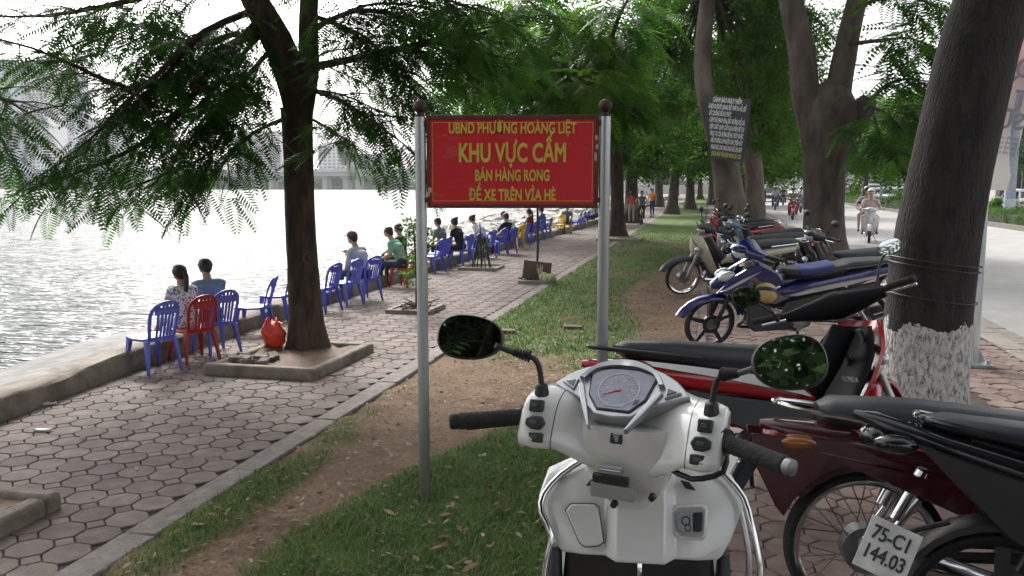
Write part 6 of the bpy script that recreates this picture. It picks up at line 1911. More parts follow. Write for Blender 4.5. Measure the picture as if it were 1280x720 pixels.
def fuse(prims, mats_, root, vox, name='body', smooth_it=4):
    """grow one continuous skin over the limbs and give each face the cloth or skin of the limb under it"""
    q = MB()
    for p in prims: add_prim(q, p)
    me = bpy.data.meshes.new(name); me.from_pydata(q.v, [], q.f)
    o = bpy.data.objects.new(name, me); COL.objects.link(o)
    m1 = o.modifiers.new('r', 'REMESH'); m1.mode = 'VOXEL'; m1.voxel_size = vox
    m2 = o.modifiers.new('s', 'SMOOTH'); m2.factor = .5; m2.iterations = smooth_it
    dg = bpy.context.evaluated_depsgraph_get()
    nm = bpy.data.meshes.new_from_object(o.evaluated_get(dg)); nm.name = name
    bpy.data.objects.remove(o); bpy.data.meshes.remove(me)
    n = len(nm.polygons); C_ = np.zeros(n * 3, dtype=np.float32); nm.polygons.foreach_get('center', C_); C_ = C_.reshape(-1, 3)
    D = np.stack([prim_dist(p, C_) for p in prims], 1)
    # where cloth and skin compete let the cloth win slightly
    idx = np.array([p[-1] for p in prims])[np.argmin(D - np.array([.004 if p[-1] else 0 for p in prims])[None], 1)]
    nm.materials.clear()
    for m in mats_: nm.materials.append(m)
    nm.polygons.foreach_set('material_index', idx.astype(np.int32)); nm.polygons.foreach_set('use_smooth', np.ones(n, dtype=bool))
    nm.update()
    o = bpy.data.objects.new(name, nm); COL.objects.link(o); o.parent = root
    return o
M_skin = mat('skin', (0.40, 0.245, 0.17), .55, var=.06, scale=14); M_hair = mat('black_hair', (0.012, 0.010, 0.010), .45, var=.3, scale=40, stretch=(1, 1, .2))
M_shoe = mat('dark_shoe', (0.03, 0.028, 0.028), .6)
def cloth(n, col, **k):
    return mat('cloth_' + n, col, .85, var=k.pop('var', .10), scale=k.pop('scale', 9), bump=.35, bscale=30, **k)
def hand(wr, el, side, curl=.6, m=0, s=1.0, up=None):
    """palm, four unequal bent fingers and a thumb from the side of the palm"""
    wr, el = Vector(wr), Vector(el); d = (wr - el).normalized()
    u = Vector(up) if up else Vector((0, 0, 1)); lat = d.cross(u)
    lat = lat.normalized() if lat.length > .05 else Vector((0, 1, 0)); nn = lat.cross(d).normalized()
    out = [('c', wr[:], (wr + d * .06 * s)[:], .024 * s, .030 * s, m)]
    for k, L in enumerate((.062, .072, .068, .054)):
        o_ = lat * ((k - 1.5) * .0195 * s); b0 = wr + d * .075 * s + o_
        b1 = b0 + (d * math.cos(curl * .5) - nn * math.sin(curl * .5)) * L * .5 * s
        b2 = b1 + (d * math.cos(curl * 1.5) - nn * math.sin(curl * 1.5)) * L * .55 * s
        out += [('c', b0[:], b1[:], .0095 * s, .0085 * s, m), ('c', b1[:], b2[:], .0085 * s, .0075 * s, m)]
    t0 = wr + d * .03 * s + lat * (-.024 * side) * s; t1 = t0 + (d * .6 - lat * side * .7 - nn * .2).normalized() * .038 * s; t2 = t1 + (d * .9 - nn * .35).normalized() * .028 * s
    out += [('c', t0[:], t1[:], .0115 * s, .0095 * s, m), ('c', t1[:], t2[:], .0095 * s, .008 * s, m)]
    return out
def person(lab, loc, head, top, bottom, pose='sit', scale=CS, lean=.0, hair='short', vox=.016, look=0.0, arms=None, group=None, sleeve=1, shoe=M_shoe, sk=M_skin, legs=None, hat=None, nod=0.0, female=False, seat=.385, helmet=None, bare_legs=False, z=0):
    root = empty('person', (loc[0], loc[1], z), R(head), lab, 'person', group)
    root.scale = (scale,) * 3
    SK, TP, BT, SH = 0, 1, 2, 3
    sw = .165 if female else .185
    if pose in ('sit', 'ride'):
        hip = Vector((0, 0, seat + .085))
    else:
        hip = Vector((0, 0, .90))
    ch = hip + Vector((lean * .55 + .0, 0, .30)); nk = hip + Vector((lean, 0, .50)); hd = nk + Vector((.035 + lean * .25 + nod * .06, 0, .155 - abs(nod) * .02))
    P_ = [('e', (hip + Vector((0, 0, .0)))[:], (.125, .165, .115), BT), ('c', (hip + Vector((0, -.05, .02)))[:], (hip + Vector((0, .05, .02)))[:], .115, .115, BT),
          ('c', (hip + Vector((lean * .12, 0, .08)))[:], ch[:], .118, .130, TP), ('c', (ch + Vector((0, -.06, .02)))[:], (ch + Vector((0, .06, .02)))[:], .112, .112, TP),
          ('c', (nk + Vector((-.01, -sw + .045, -.075)))[:], (nk + Vector((-.01, sw - .045, -.075)))[:], .062, .062, TP),
          ('c', (nk + Vector((0, 0, -.07)))[:], (hd + Vector((-.02, 0, -.06)))[:], .055, .050, SK)]
    f = Vector((math.cos(look), math.sin(look), 0)); l = Vector((-math.sin(look), math.cos(look), 0))
    P_ += [('e', (hd + f * .0)[:], (.094, .078, .108), SK), ('e', (hd + f * .025 + Vector((0, 0, -.045)))[:], (.065, .056, .062), SK),
           ('c', (hd + f * .088 + Vector((0, 0, .015)))[:], (hd + f * .106 + Vector((0, 0, -.022)))[:], .010, .014, SK),
           ('e', (hd + l * .079 + Vector((0, 0, -.005)))[:], (.018, .010, .03), SK), ('e', (hd - l * .079 + Vector((0, 0, -.005)))[:], (.018, .010, .03), SK),
           ('c', (hd + f * .075 + l * -.018 + Vector((0, 0, -.055)))[:], (hd + f * .075 + l * .018 + Vector((0, 0, -.055)))[:], .011, .011, SK)]
    for i, s in enumerate((1, -1)):
        sh = nk + Vector((-.01, s * sw, -.085))
        ar = (arms[i] if arms else None) or ((.16, s * .22, seat + .30 - (0 if pose != 'stand' else 0)), (.36, s * .13, seat + .21))
        if pose == 'stand' and not arms: ar = ((-.02, s * .23, 1.10), (.06, s * .24, .86))
        el, wr = Vector(ar[0]), Vector(ar[1])
        if sleeve >= 1:
            mid_ = sh.lerp(el, .75 if sleeve == 1 else 1.0)
            P_.append(('c', sh[:], mid_[:], .058, .050 if sleeve == 1 else .042, TP))
        else:
            P_.append(('c', sh[:], sh.lerp(el, .1)[:], .052, .05, TP))
        P_.append(('c', sh[:], el[:], .046, .037, SK if sleeve < 2 else TP)); P_.append(('c', el[:], wr[:], .037, .026, SK if sleeve < 2 else TP))
        P_ += hand(wr, el, s, m=SK)
        hp = hip + Vector((0, s * .085, -.02))
        if legs: kn, an, ft = [Vector((p[0], p[1] * s, p[2])) for p in legs[i if len(legs) == 2 and isinstance(legs[0][0], tuple) else 0]] if isinstance(legs[0][0], tuple) else [Vector((p[0], p[1] * s, p[2])) for p in legs]
        elif pose == 'stand': kn, an, ft = Vector((.02 + .05 * s, s * .10, .48)), Vector((-.02 + .08 * s, s * .10, .08)), Vector((.12 + .08 * s, s * .12, .04))
        elif pose == 'ride': kn, an, ft = Vector((.40, s * .20, seat + .02)), Vector((.30, s * .20, seat - .42)), Vector((.44, s * .21, seat - .46))
        else: kn, an, ft = Vector((.42, s * .13, seat + .09)), Vector((.44, s * .13, .09)), Vector((.58, s * .15, .045))
        P_.append(('c', hp[:], kn[:], .086, .060, BT)); P_.append(('c', kn[:], an[:], .056, .036, SK if bare_legs else BT))
        P_.append(('c', an[:], (an + Vector((0, 0, -.03)))[:], .038, .040, SH if not bare_legs else SK)); P_.append(('c', (an + Vector((-.03, 0, -.045)))[:], ft[:], .038, .032, SH))
    body = fuse(P_, [sk, top, bottom, shoe], root, vox)
    # eyes
    for s in (1, -1):
        q = MB(); q.ell(hd + f * .084 + l * (.031 * s) + Vector((0, 0, .012)), (.010, .012, .007), 8, 5); q.build('eye', M_ink, root)
    # hair
    q = MB(); rr = []
    zc_ = {'short': -.12, 'bun': -.22, 'tail': -.30, 'long': -.45}.get(hair, -.12)
    n = 20
    for i in range(10):
        t = i / 9; z_ = -0.02 + (1.02) * t
        el_ = math.asin(max(-1, min(1, zc_ + (1 - zc_) * t)))
        ring = []
        for j in range(n):
            b_ = 2*PI*j/n
            ca, sa = math.cos(b_), math.sin(b_)
            drop = (.75 if hair != 'short' else .62) * max(0, -ca) * (1 - t); fr_ = .62 * max(0, ca) ** 1.5 * (1 - t)
            e2 = min(el_ - drop + fr_ + .05 * math.sin(5 * b_) * (1 - t), PI / 2)
            k = 1.0 + .03 * math.sin(7 * b_ + i) + random.uniform(-.035, .05)
            ring.append(hd + f * (math.cos(e2) * ca * .104 * k - .008) + l * (math.cos(e2) * sa * .088 * k) + Vector((0, 0, math.sin(e2) * .120)))
        rr.append(ring)
    q.rings(rr)
    if hair == 'bun': q.ell(hd - f * .075 + Vector((0, 0, .085)), (.05, .05, .045), 12, 8)
    if hair == 'tail':
        L, rd = smoothline([hd - f * .09 + Vector((0, 0, .03)), hd - f * .14 + Vector((0, 0, -.06)), hd - f * .15 + Vector((0, 0, -.2)) + l * .01, hd - f * .11 + Vector((0, 0, -.36)) + l * .03], [.030, .034, .028, .008], .02)
        q.tube(L, rd, 10)
    if helmet is None: q.build('hair', M_hair, root, smooth=70)
    if hat:
        q = MB(); q.ell(hd + Vector((0, 0, .035)), (.108, .092, .095), 18, 8, z0=.05); q.rings([[hd + Vector((0, 0, .035 + dz)) + f * (.07 + .10 * math.cos(a)) + l * (.085 * math.sin(a)) for a in np.linspace(-1.4, 1.4, 9)] for dz in (0, .012)]); q.build('cap', hat, root, smooth=60)
    if helmet:
        q = MB(); q.ell(hd + Vector((0, 0, .025)), (.125, .115, .125), 20, 10, z0=-.25); hm = q.build('helmet', helmet, root, smooth=70)
        q = MB(); q.ell(hd + f * .012 + Vector((0, 0, .035)), (.127, .112, .06), 16, 6, z0=-.2, z1=.3); q.build('visor', M_blackp, hm)
    return root
SEATG = 'people sitting along the lake wall'
def seat_at(ch, dx=.02):
    return (ch.location.x + math.cos(ch.rotation_euler.z) * dx, ch.location.y + math.sin(ch.rotation_euler.z) * dx)
def chair_named(lab):
    return next(o for o in COL.objects if o.get('label') == lab)
# dress with small blue pattern
md = cloth('dress_print', (0.55, 0.56, 0.58)); nt = md.node_tree; bb = nt.nodes['Principled BSDF']
tc = nt.nodes.new('ShaderNodeTexCoord'); vo = nt.nodes.new('ShaderNodeTexVoronoi'); vo.inputs['Scale'].default_value = 32
nt.links.new(tc.outputs['Object'], vo.inputs['Vector'])
rp = nt.nodes.new('ShaderNodeValToRGB'); rp.color_ramp.interpolation = 'CONSTANT'; rp.color_ramp.elements[0].color = (.05, .07, .14, 1); rp.color_ramp.elements[1].position = .40; rp.color_ramp.elements[1].color = (.60, .61, .62, 1)
nt.links.new(vo.outputs['Distance'], rp.inputs['Fac']); nt.links.new(rp.outputs['Color'], bb.inputs['Base Color'])
feetup = ((.42, .09, .50), (.66, .09, .30), (.78, .11, .30))
person('woman with a black ponytail in a blue and white print dress', seat_at(ch_w, .13), 152, md, md, scale=.70, seat=.40, lean=.07, hair='tail', vox=.010, look=.15, female=True, sleeve=0, bare_legs=True, group=SEATG,
       arms=(((.20, .20, .62), (.24, .10, .86)), ((.20, -.21, .60), (.26, -.04, .87))), legs=feetup, shoe=M_skin)
person('man in a light blue shirt with cropped black hair, seen from behind', seat_at(ch_m, .08), 150, cloth("light_blue", (.16, .24, .36)), cloth("denim", (.03, .045, .09)), lean=.05, scale=.735, vox=.010, group=SEATG, nod=.3, legs=feetup)
person('man in a cap and grey shirt drinking from a cup', seat_at(chair_named('blue chair the man in the cap sits on')), 165, cloth('grey_white', (.38, .39, .42)), cloth('navy_trousers', (.02, .035, .07)), lean=.16, vox=.013, group=SEATG, hat=mat('brown_cap', (.10, .035, .025), .8), nod=.4,
       arms=(((.22, .22, .58), (.34, .08, .56)), ((.26, -.22, .74), (.40, -.02, .84))))
q = MB(); q.tube([(0, 0, 0), (0, 0, .10), (0, 0, .102)], [.024, .030, .02], 14); cup = q.build('drink_cup', mat('cup_yellow', (.62, .60, .32), .3), None)
pc_ = chair_named('blue chair the man in the cap sits on'); cup.location = (pc_.location.x - .315, pc_.location.y + .10, .60); cup.scale = (.9,) * 3; tag(cup, 'pale yellow drink cup held by the man in the cap', 'cup')
person('man in a pale green shirt and jeans on the red chair by the sign post', seat_at(chair_named('red chair under the man in the green shirt')), 175, cloth('pale_green', (.20, .40, .30)), cloth('dark_jeans', (.018, .028, .06)), lean=.20, vox=.013, group=SEATG, nod=.5)
p_ = at(518, 352); person('man in dark clothes sitting behind the green shirted man', (p_.x - .3, p_.y + .25), 170, cloth('charcoal', (.03, .03, .035)), cloth('black_trousers', (.012, .012, .014)), lean=.05, vox=.016, group=SEATG)
p_ = at(566, 333); person('man in a grey shirt on the wall beside the woman in black', (p_.x - .25, p_.y + .2), 165, cloth('grey', (.14, .14, .15)), cloth('black_trousers', (.012, .012, .014)), lean=.12, group=SEATG)
CH = chair_named
person('woman in black with her hair in a bun', seat_at(CH('blue chair under the woman in black')), 160, cloth('black', (.014, .013, .016)), cloth('black_trousers', (.012, .012, .014)), lean=.14, hair='bun', female=True, group=SEATG)
person('woman in a white top with a hair bun, bent over a phone', seat_at(CH('blue chair under the woman in the white top')), 165, cloth('white', (.60, .61, .66)), cloth('denim', (.03, .045, .09)), lean=.28, hair='bun', nod=.9, female=True, group=SEATG)
person('man in a black shirt with cropped hair, back turned', seat_at(CH('blue chair under the man in the black shirt')), 155, cloth('black', (.014, .013, .016)), cloth('denim', (.03, .045, .09)), lean=.0, group=SEATG)
person('man in a pale blue shirt leaning far forward on the yellow chair', seat_at(CH('yellow chair under the man in the pale blue shirt')), 165, cloth('pale_blue', (.34, .50, .58)), cloth('black_trousers', (.012, .012, .014)), lean=.30, nod=.8, group=SEATG)
person('woman in a dark red dress with a ponytail', seat_at(CH('blue chair under the woman in dark red')), 165, cloth('dark_red', (.17, .012, .022)), cloth('dark_red', (.17, .012, .022)), lean=.03, hair='tail', sleeve=0, female=True, group=SEATG)
person('person in violet seated by the thin sapling', seat_at(CH('blue chair standing beside the thin sapling')), 170, cloth('violet', (.09, .08, .26)), cloth('violet', (.09, .08, .26)), lean=.05, hair='long', female=True, group=SEATG)
person('boy in a blue shirt on the yellow chair, facing the camera', seat_at(CH('yellow chair the boy sits on')), 285, cloth('sky_blue', (.14, .24, .34)), cloth('brown_shorts', (.12, .06, .04)), lean=.22, nod=.7, bare_legs=True, group=SEATG)
p_ = at(741, 282); person('person in white on the far red chair', (p_.x, p_.y), 200, cloth('white', (.60, .61, .66)), cloth('denim', (.03, .045, .09)), lean=.1, group=SEATG)
p_ = at(746, 280); person('person in pale blue near the right sign post', (p_.x, p_.y), 160, cloth('pale_blue', (.34, .50, .58)), cloth('denim', (.03, .045, .09)), lean=.1, group=SEATG)
p_ = at(778, 281); person('person in white crouching by the far planter', (p_.x, p_.y), 150, cloth('white', (.60, .61, .66)), cloth('red_trousers', (.35, .05, .04)), lean=.2, group='people far down the promenade')
p_ = at(789, 279); person('person in an orange red top walking away on the promenade', (p_.x, p_.y), 100, cloth('orange_red', (.55, .10, .06)), cloth('pale_skirt', (.40, .33, .30)), pose='stand', scale=.80, hair='bun', female=True, group='people far down the promenade')
p_ = at(815, 272); person('person in orange standing by the far verge', (p_.x, p_.y), 250, cloth('orange', (.60, .16, .04)), cloth('denim', (.03, .045, .09)), pose='stand', scale=.85, group='people far down the promenade')
# cyclist
p_ = at(802, 281)
bc = empty('bicycle', (p_.x, p_.y, 0), R(-90), 'dark bicycle ridden toward the camera on the promenade', 'bicycle'); bc.scale = (.8,) * 3
for nm_, x in (('front_wheel', .52), ('rear_wheel', -.52)):
    q = MB(); q.torus((x, 0, .33), (0, 1, 0), .31, .018, 32, 6); w_ = q.build(nm_, M_rubber, bc)
    q = MB()
    for k in range(12): q.tube([(x, 0, .33), (x + .3 * math.cos(k * PI / 6), 0, .33 + .3 * math.sin(k * PI / 6))], .003, 3)
    q.build('spokes', M_steel, w_)
q = MB(); q.tube([(-.52, 0, .33), (-.12, 0, .72)], .016, 8); q.tube([(-.1, 0, .30), (-.14, 0, .86)], .016, 8); q.tube([(-.1, 0, .30), (.36, 0, .70)], .018, 8); q.tube([(-.13, 0, .74), (.36, 0, .78)], .016, 8); q.tube([(.52, 0, .33), (.34, 0, .95)], .016, 8); q.tube([(-.52, 0, .33), (-.1, 0, .30)], .012, 8)
q.build('frame', P_black, bc); q = MB(); q.tube([(.28, .28, .98), (.34, .12, 1.0), (.34, -.12, 1.0), (.28, -.28, .98)], .013, 8); q.build('handlebar', M_steel, bc)
q = MB(); q.ell((-.16, 0, .89), (.13, .08, .035), 12, 6); q.build('saddle', M_blackp, bc)
person('cyclist in a grey vest riding toward the camera', (p_.x, p_.y + .1), -90, cloth('grey', (.30, .30, .31)), cloth('black_trousers', (.012, .012, .014)), pose='ride', scale=.8, lean=.18, seat=.86, sleeve=0, group='people far down the promenade', arms=(((.30, .27, 1.22), (.40, .26, 1.05)), ((.30, -.27, 1.22), (.40, -.26, 1.05))),
       legs=((.32, .12, .78), (.20, .12, .36), (.32, .13, .32)))
# ================================================================== STREET LIFE
TRF = 'traffic on the road'
def rider_arms(dx=0):
    return (((.22 + dx, .27, 1.04), (.43 + dx, .30, 1.01)), ((.22 + dx, -.27, 1.04), (.43 + dx, -.30, 1.01)))
def road_bike(u, v, lab, c, rlab, top, bottom, helmet, head=-93, second=None, wheels='mag', sc_=1.0):
    p = at(u, v, -.12); d = Vector((math.cos(R(head)), math.sin(R(head)), 0))
    fr = Vector((p.x, p.y, -.12)); re = fr - d * 1.24
    mb_ = motorbike(lab, re, fr, c, group=TRF, lean=0, steer=0, wheels=wheels, rimm=M_blackp, r=.275)
    mid = (fr + re) / 2 - d * .06
    person(rlab, (mid.x, mid.y), head, top, bottom, pose='ride', scale=sc_, lean=.06, seat=.74, helmet=helmet, sleeve=2, group='people riding on the road', arms=rider_arms(), z=-.12)
    if second:
        m2 = mid - d * .42
        person(second[0], (m2.x - .12, m2.y), head, second[1], bottom, pose='ride', scale=sc_, lean=.08, seat=.80, helmet=second[2], sleeve=1, group='people riding on the road', z=-.12,
               arms=(((.15, .30, 1.1), (.30, .2, 1.0)), ((.15, -.30, 1.1), (.30, -.2, 1.0))))
    return mb_
H_white = mat('helmet_white', (.66, .66, .66), .25, coat=.6); H_dark = mat('helmet_dark', (.03, .035, .05), .25, coat=.6); H_yel = mat('helmet_yellow', (.55, .42, .05), .3, coat=.6)
wsc = road_bike(1086, 304, 'white scooter with two riders coming down the road', dict(body=P_white, low=P_white, front=P_white, nose=P_white, bar=P_white, hood=P_white, fguard=P_white, inner=P_white), 'rider in a white sun helmet and patterned jacket on the white scooter', cloth('floral_jacket', (.40, .20, .22), col2=(.62, .58, .58), scale=30), cloth('beige', (.40, .36, .33)), H_white, head=-100,
          second=('passenger in a dark helmet and grey shirt on the white scooter', cloth('grey_mauve', (.34, .33, .38)), H_dark))
road_bike(991, 275, 'red motorbike ridden toward the camera', dict(body=P_red, low=M_darkp, front=P_red, hood=P_red, fguard=P_red), 'rider in a green grey jacket on the red motorbike', cloth('olive_grey', (.17, .18, .14)), cloth('dark_jeans', (.018, .028, .06)), mat('helmet_green', (.05, .10, .07), .3, coat=.6))
road_bike(969, 263, 'blue motorbike farthest down the road', dict(body=P_navy, low=M_darkp, front=P_navy, hood=P_steelb), 'rider in pale clothes on the far blue motorbike', cloth('pale_violet', (.42, .40, .48)), cloth('dark_jeans', (.018, .028, .06)), mat('helmet_red', (.35, .04, .03), .3, coat=.6))
road_bike(1142, 284, 'dark motorbike mostly hidden behind the leaning whitewashed trunk', dict(body=P_steelb, low=M_darkp, front=P_steelb), 'rider with a dark helmet and yellow vest showing left of the leaning trunk', cloth('yellow_vest', (.55, .45, .05)), cloth('dark_jeans', (.018, .028, .06)), H_dark, head=85)
road_bike(1001, 266, 'grey motorbike behind the red one on the road', dict(body=P_grey, low=M_darkp, front=P_grey), 'rider in white behind the red motorbike', cloth('white', (.60, .61, .66)), cloth('dark_jeans', (.018, .028, .06)), H_dark)
road_bike(979, 257, 'small distant motorbike in the middle of the road', dict(body=P_black, low=M_darkp, front=P_black), 'distant rider in a dark jacket in the middle of the road', cloth('charcoal', (.03, .03, .035)), cloth('dark_jeans', (.018, .028, .06)), H_white)
p_ = aty(951, 262, 27.0); person('man in a teal shirt standing by the grey trunks at the kerb', (p_.x, p_.y), 200, cloth('teal', (.05, .10, .11)), cloth('dark_jeans', (.018, .028, .06)), pose='stand', scale=1.05, vox=.02, group='people by the street')

# ---- cars beyond the median
M_glassc = mat('car_glass', (.03, .04, .045), .06, var=.1, coat=1)
def car(x, y, head, col, lab, van=False, L=4.3, W=1.75, Hh=1.5, group='cars beyond the median', z=-.122):
    root = empty('car', (x, y, z), R(head), lab, 'car', group)
    h2 = Hh if not van else 1.85
    q = MB()
    if van: secs = [(-L/2, 0, .75, W/2*.86, .30), (-L/2 + .1, 0, .80, W/2*.97, .45), (L/2 - .9, 0, .80, W/2, .46), (L/2 - .15, 0, .72, W/2*.95, .36), (L/2, 0, .62, W/2*.84, .22)]
    else: secs = [(-L/2, 0, .66, W/2*.84, .20), (-L/2 + .15, 0, .68, W/2*.96, .30), (0, 0, .64, W/2, .34), (L/2 - .5, 0, .62, W/2*.97, .30), (L/2, 0, .55, W/2*.82, .18)]
    q.loft(secs, 22, 4); q.build('body', col, root, smooth=50)
    def ring(z_, xa, xb, w): return [Vector((xa, -w, z_)), Vector((xb, -w, z_)), Vector((xb + .03, 0, z_)), Vector((xb, w, z_)), Vector((xa, w, z_)), Vector((xa - .02, 0, z_))]
    xa, xb = (-L/2 + .12, L/2 - .75) if van else (-L/2 + .55, L/2 - 1.15)
    q = MB(); zb = 1.15 if van else .92
    q.rings([ring(zb - .05, xa - (.0 if van else .35), xb + .45, W/2*.93), ring(h2 - .16, xa + .08, xb - .05, W/2*.80), ring(h2 - .03, xa + .16, xb - .16, W/2*.74), ring(h2, xa + .3, xb - .3, W/2*.62)]); cb = q.build('cabin', col, root, smooth=50, bev=.03)
    def gpane(name, pts):
        q = MB(); c_ = sum((Vector(p) for p in pts), Vector()) / len(pts); n_ = (Vector(pts[1]) - Vector(pts[0])).cross(Vector(pts[2]) - Vector(pts[1])).normalized()
        if n_.dot(c_ - Vector((0, 0, .9))) < 0: n_ = -n_
        q.rings([[Vector(p) + n_ * .004 for p in pts], [Vector(p) + n_ * .014 for p in pts]]); q.build(name, M_glassc, cb)
    f0, f1 = xb + .45, xb - .05; z0_, z1_ = zb, h2 - .18
    gpane('windscreen', [(f0 - .05, -W/2*.84, z0_), (f0 - .05, W/2*.84, z0_), (f1 + .06, W/2*.72, z1_), (f1 + .06, -W/2*.72, z1_)])
    r0, r1 = xa - (.0 if van else .35), xa + .08
    gpane('rear_window', [(r0 + .03, -W/2*.8, z0_), (r0 + .03, W/2*.8, z0_), (r1 - .03, W/2*.7, z1_), (r1 - .03, -W/2*.7, z1_)])
    for s in (1, -1):
        for k in range(2):
            a_, b_ = xa + (.15 if van else -.05) + k * (xb - xa) * .5, xa + (xb - xa) * (.5 + .5 * k) + (.0 if k == 0 else .1)
            gpane('side_window', [(a_, s * W/2*.925, z0_), (b_, s * W/2*.925, z0_), (b_ - (.22 if k else 0), s * W/2*.815, z1_), (a_ + (.12 if not k else .0), s * W/2*.815, z1_)])
        for x_, m_, nm_ in ((L/2 - .06, M_lens, 'headlamp'), (-L/2 + .05, M_red_l, 'tail_lamp')):
            q = MB(); q.ell((x_, s * W * .36, .70 if not van else .80), (.09, .20, .10), 12, 7); q.build(nm_, m_, root)
        for x_ in (L/2 - .85, -L/2 + .8):
            q = MB(); q.torus((x_, s * (W/2 - .10), .31), (0, 1, 0), .235, .085, 26, 8); w_ = q.build('wheel', M_rubber, root); q = MB(); q.cyl((x_, s * (W/2 - .16), .31), (x_, s * (W/2 - .03), .31), .19, .17, 18); q.build('rim', M_steel, w_)
        q = MB(); q.ell((xb + .25, s * (W/2 + .06), zb + .04), (.07, .10, .06), 10, 6); q.build('door_mirror', col, root)
    q = MB(); q.box((L/2 - .01, 0, .48), (.06, W * .6, .14)); q.build('grille', M_blackp, root, bev=.01)
    return root
def road_x(u, x, v=240):
    az = math.atan((u - 640) / FOC / math.cos(PITCH)) - YAW
    return x / math.tan(az)
P_cwhite = paint('car_white', (.66, .67, .68)); P_csil = mat('paint_car_silver', (.42, .44, .46), .3, .5, coat=.5); P_cdark = paint('car_dark', (.03, .035, .04))
car(15.2, road_x(1068, 15.2), -90, P_cwhite, 'white minivan beyond the median, left of the lamp pole', van=True)
car(15.4, road_x(1102, 15.4), -90, P_csil, 'silver car beyond the median, beside the lamp pole')
car(18.0, road_x(1124, 18.0), 90, P_cwhite, 'white car at the far side of the median, left of the leaning trunk')
car(18.2, road_x(1270, 18.2), 90, P_cwhite, 'white car at the right picture edge in front of the shop')
car(8.6, road_x(1014, 8.6), -90, P_cwhite, 'white van on the near carriageway beside the forked tree', van=True, group=TRF)
car(16.0, road_x(1050, 16.0), -90, P_cdark, 'dark car just right of the forked trunk', group='cars beyond the median')
car(15.6, road_x(1145, 15.6), -90, P_csil, 'silver car almost hidden by the leaning trunk')
car(18.4, road_x(1082, 18.4), 90, P_cwhite, 'white car behind the two scooter riders', van=True)
car(6.4, 92, -90, P_cdark, 'dark car far up the near carriageway', group=TRF)

# ---- hedge on the median
hd_ = empty('hedge', (12.4, 60, 0), 0, 'low clipped green hedge on the road median', 'hedge')
q = MB()
for k in range(32):
    y0_ = -40 + k * 3.0
    q.span((-.58, y0_, .02), (.58, y0_ + 2.98, .42))
q.build('core', mat('hedge_inner', (.025, .045, .015), .9, scale=5), hd_, smooth=0)['kind'] = 'stuff'
rg = np.random.default_rng(3); n = 11000
y_ = -40 + 96 * rg.uniform(0, 1, n) ** 1.2; x_ = rg.uniform(-.68, .68, n); z_ = np.where(np.abs(x_) > .55, rg.uniform(.08, .5, n), rg.uniform(.38, .56, n)) + .06 * np.sin(y_ * 1.7)
V, F = instance(CLS[1], np.stack([x_, y_, z_], -1), rg.normal(0, 1, (n, 3)), rg.normal(0, .4, (n, 3)) + [0, 0, 1], rg.uniform(.10, .2, n))
meshobj('foliage', V, F, leafmat('hedge_leaf', (.035, .085, .02), (.09, .17, .035), .35, 1.5), hd_)
# median shrubs under the trees
for i, (u, x, h) in enumerate(((1060, 13.0, 1.3), (1120, 12.6, 1.1), (1140, 12.7, 1.5), (1244, 12.9, 1.0))):
    y = road_x(u, x); r_ = empty('shrub', (x, y, 0), 0, ['rounded shrub on the median near the forked trunk', 'small shrub on the median right of the lamp pole', 'shrub on the median against the leaning trunk', 'small shrub at the foot of the banner post'][i], 'shrub')
    clump_crown(r_, [((x, y, h * .55), (h * .7, h * .7, h * .5), 16)], M_leafA, 500 + i, .16, 40, name='foliage')
    q = MB(); q.tube([(0, 0, -.05), (.03, 0, h * .5)], [.05, .03], 6); q.build('stem', M_twig, r_)

# ---- lamp pole, banner, post by the tree, shop
y = road_x(1095, 12.5); lp = empty('street_lamp', (12.5, y, 0), 0, 'slim grey street lamp pole on the median', 'street lamp')
q = MB(); q.cyl((0, 0, 0), (0, 0, 10), .11, .06, 12); q.build('pole', M_galv, lp)
for s in (1, -1):
    q = MB(); q.tube(smoothline([(0, 0, 9.6), (s * .8, 0, 10.2), (s * 2.0, 0, 10.4)], [.04] * 3, .2)[0], .04, 8); ar = q.build('arm', M_galv, lp)
    q = MB(); q.loft([(s * 1.9, 0, 10.40, .08, .05), (s * 2.2, 0, 10.42, .16, .07), (s * 2.7, 0, 10.43, .12, .04)], 12); q.build('lamp_head', M_steel, ar)
y = road_x(1254, 12.5); bn = empty('street_banner', (12.5, y, 0), 0, 'tall pink and white advertising banner on a grey post, lettering seen from behind', 'banner')
q = MB(); q.cyl((0, 0, 0), (0, 0, 11), .22, .2, 14); q.build('post', mat('banner_post', (.30, .34, .40), .5, var=.1), bn)
q = MB(); q.box((0, -.24, .75), (.34, .02, .5)); q.build('post_sticker', mat('post_sticker', (.55, .58, .62), .5), bn)
mbn = bpy.data.materials.new('banner_print'); mbn.use_nodes = True; nt = mbn.node_tree; bb = nt.nodes['Principled BSDF']; bb.inputs['Roughness'].default_value = .6
tc = nt.nodes.new('ShaderNodeTexCoord'); sx = nt.nodes.new('ShaderNodeSeparateXYZ'); nt.links.new(tc.outputs['Object'], sx.inputs[0])
mr = nt.nodes.new('ShaderNodeMapRange'); mr.inputs['From Min'].default_value = 4.2; mr.inputs['From Max'].default_value = 9.2; nt.links.new(sx.outputs['Z'], mr.inputs['Value'])
rp = nt.nodes.new('ShaderNodeValToRGB'); rp.color_ramp.elements[0].color = (.62, .58, .55, 1); rp.color_ramp.elements[1].color = (.60, .16, .16, 1); nt.links.new(mr.outputs[0], rp.inputs['Fac']); nt.links.new(rp.outputs['Color'], bb.inputs['Base Color'])
yb = y - .35
def bpt(u, v, dy=0): return aty(u, v, yb + dy) - Vector((12.5, y, 0))
q = MB(); rr = []
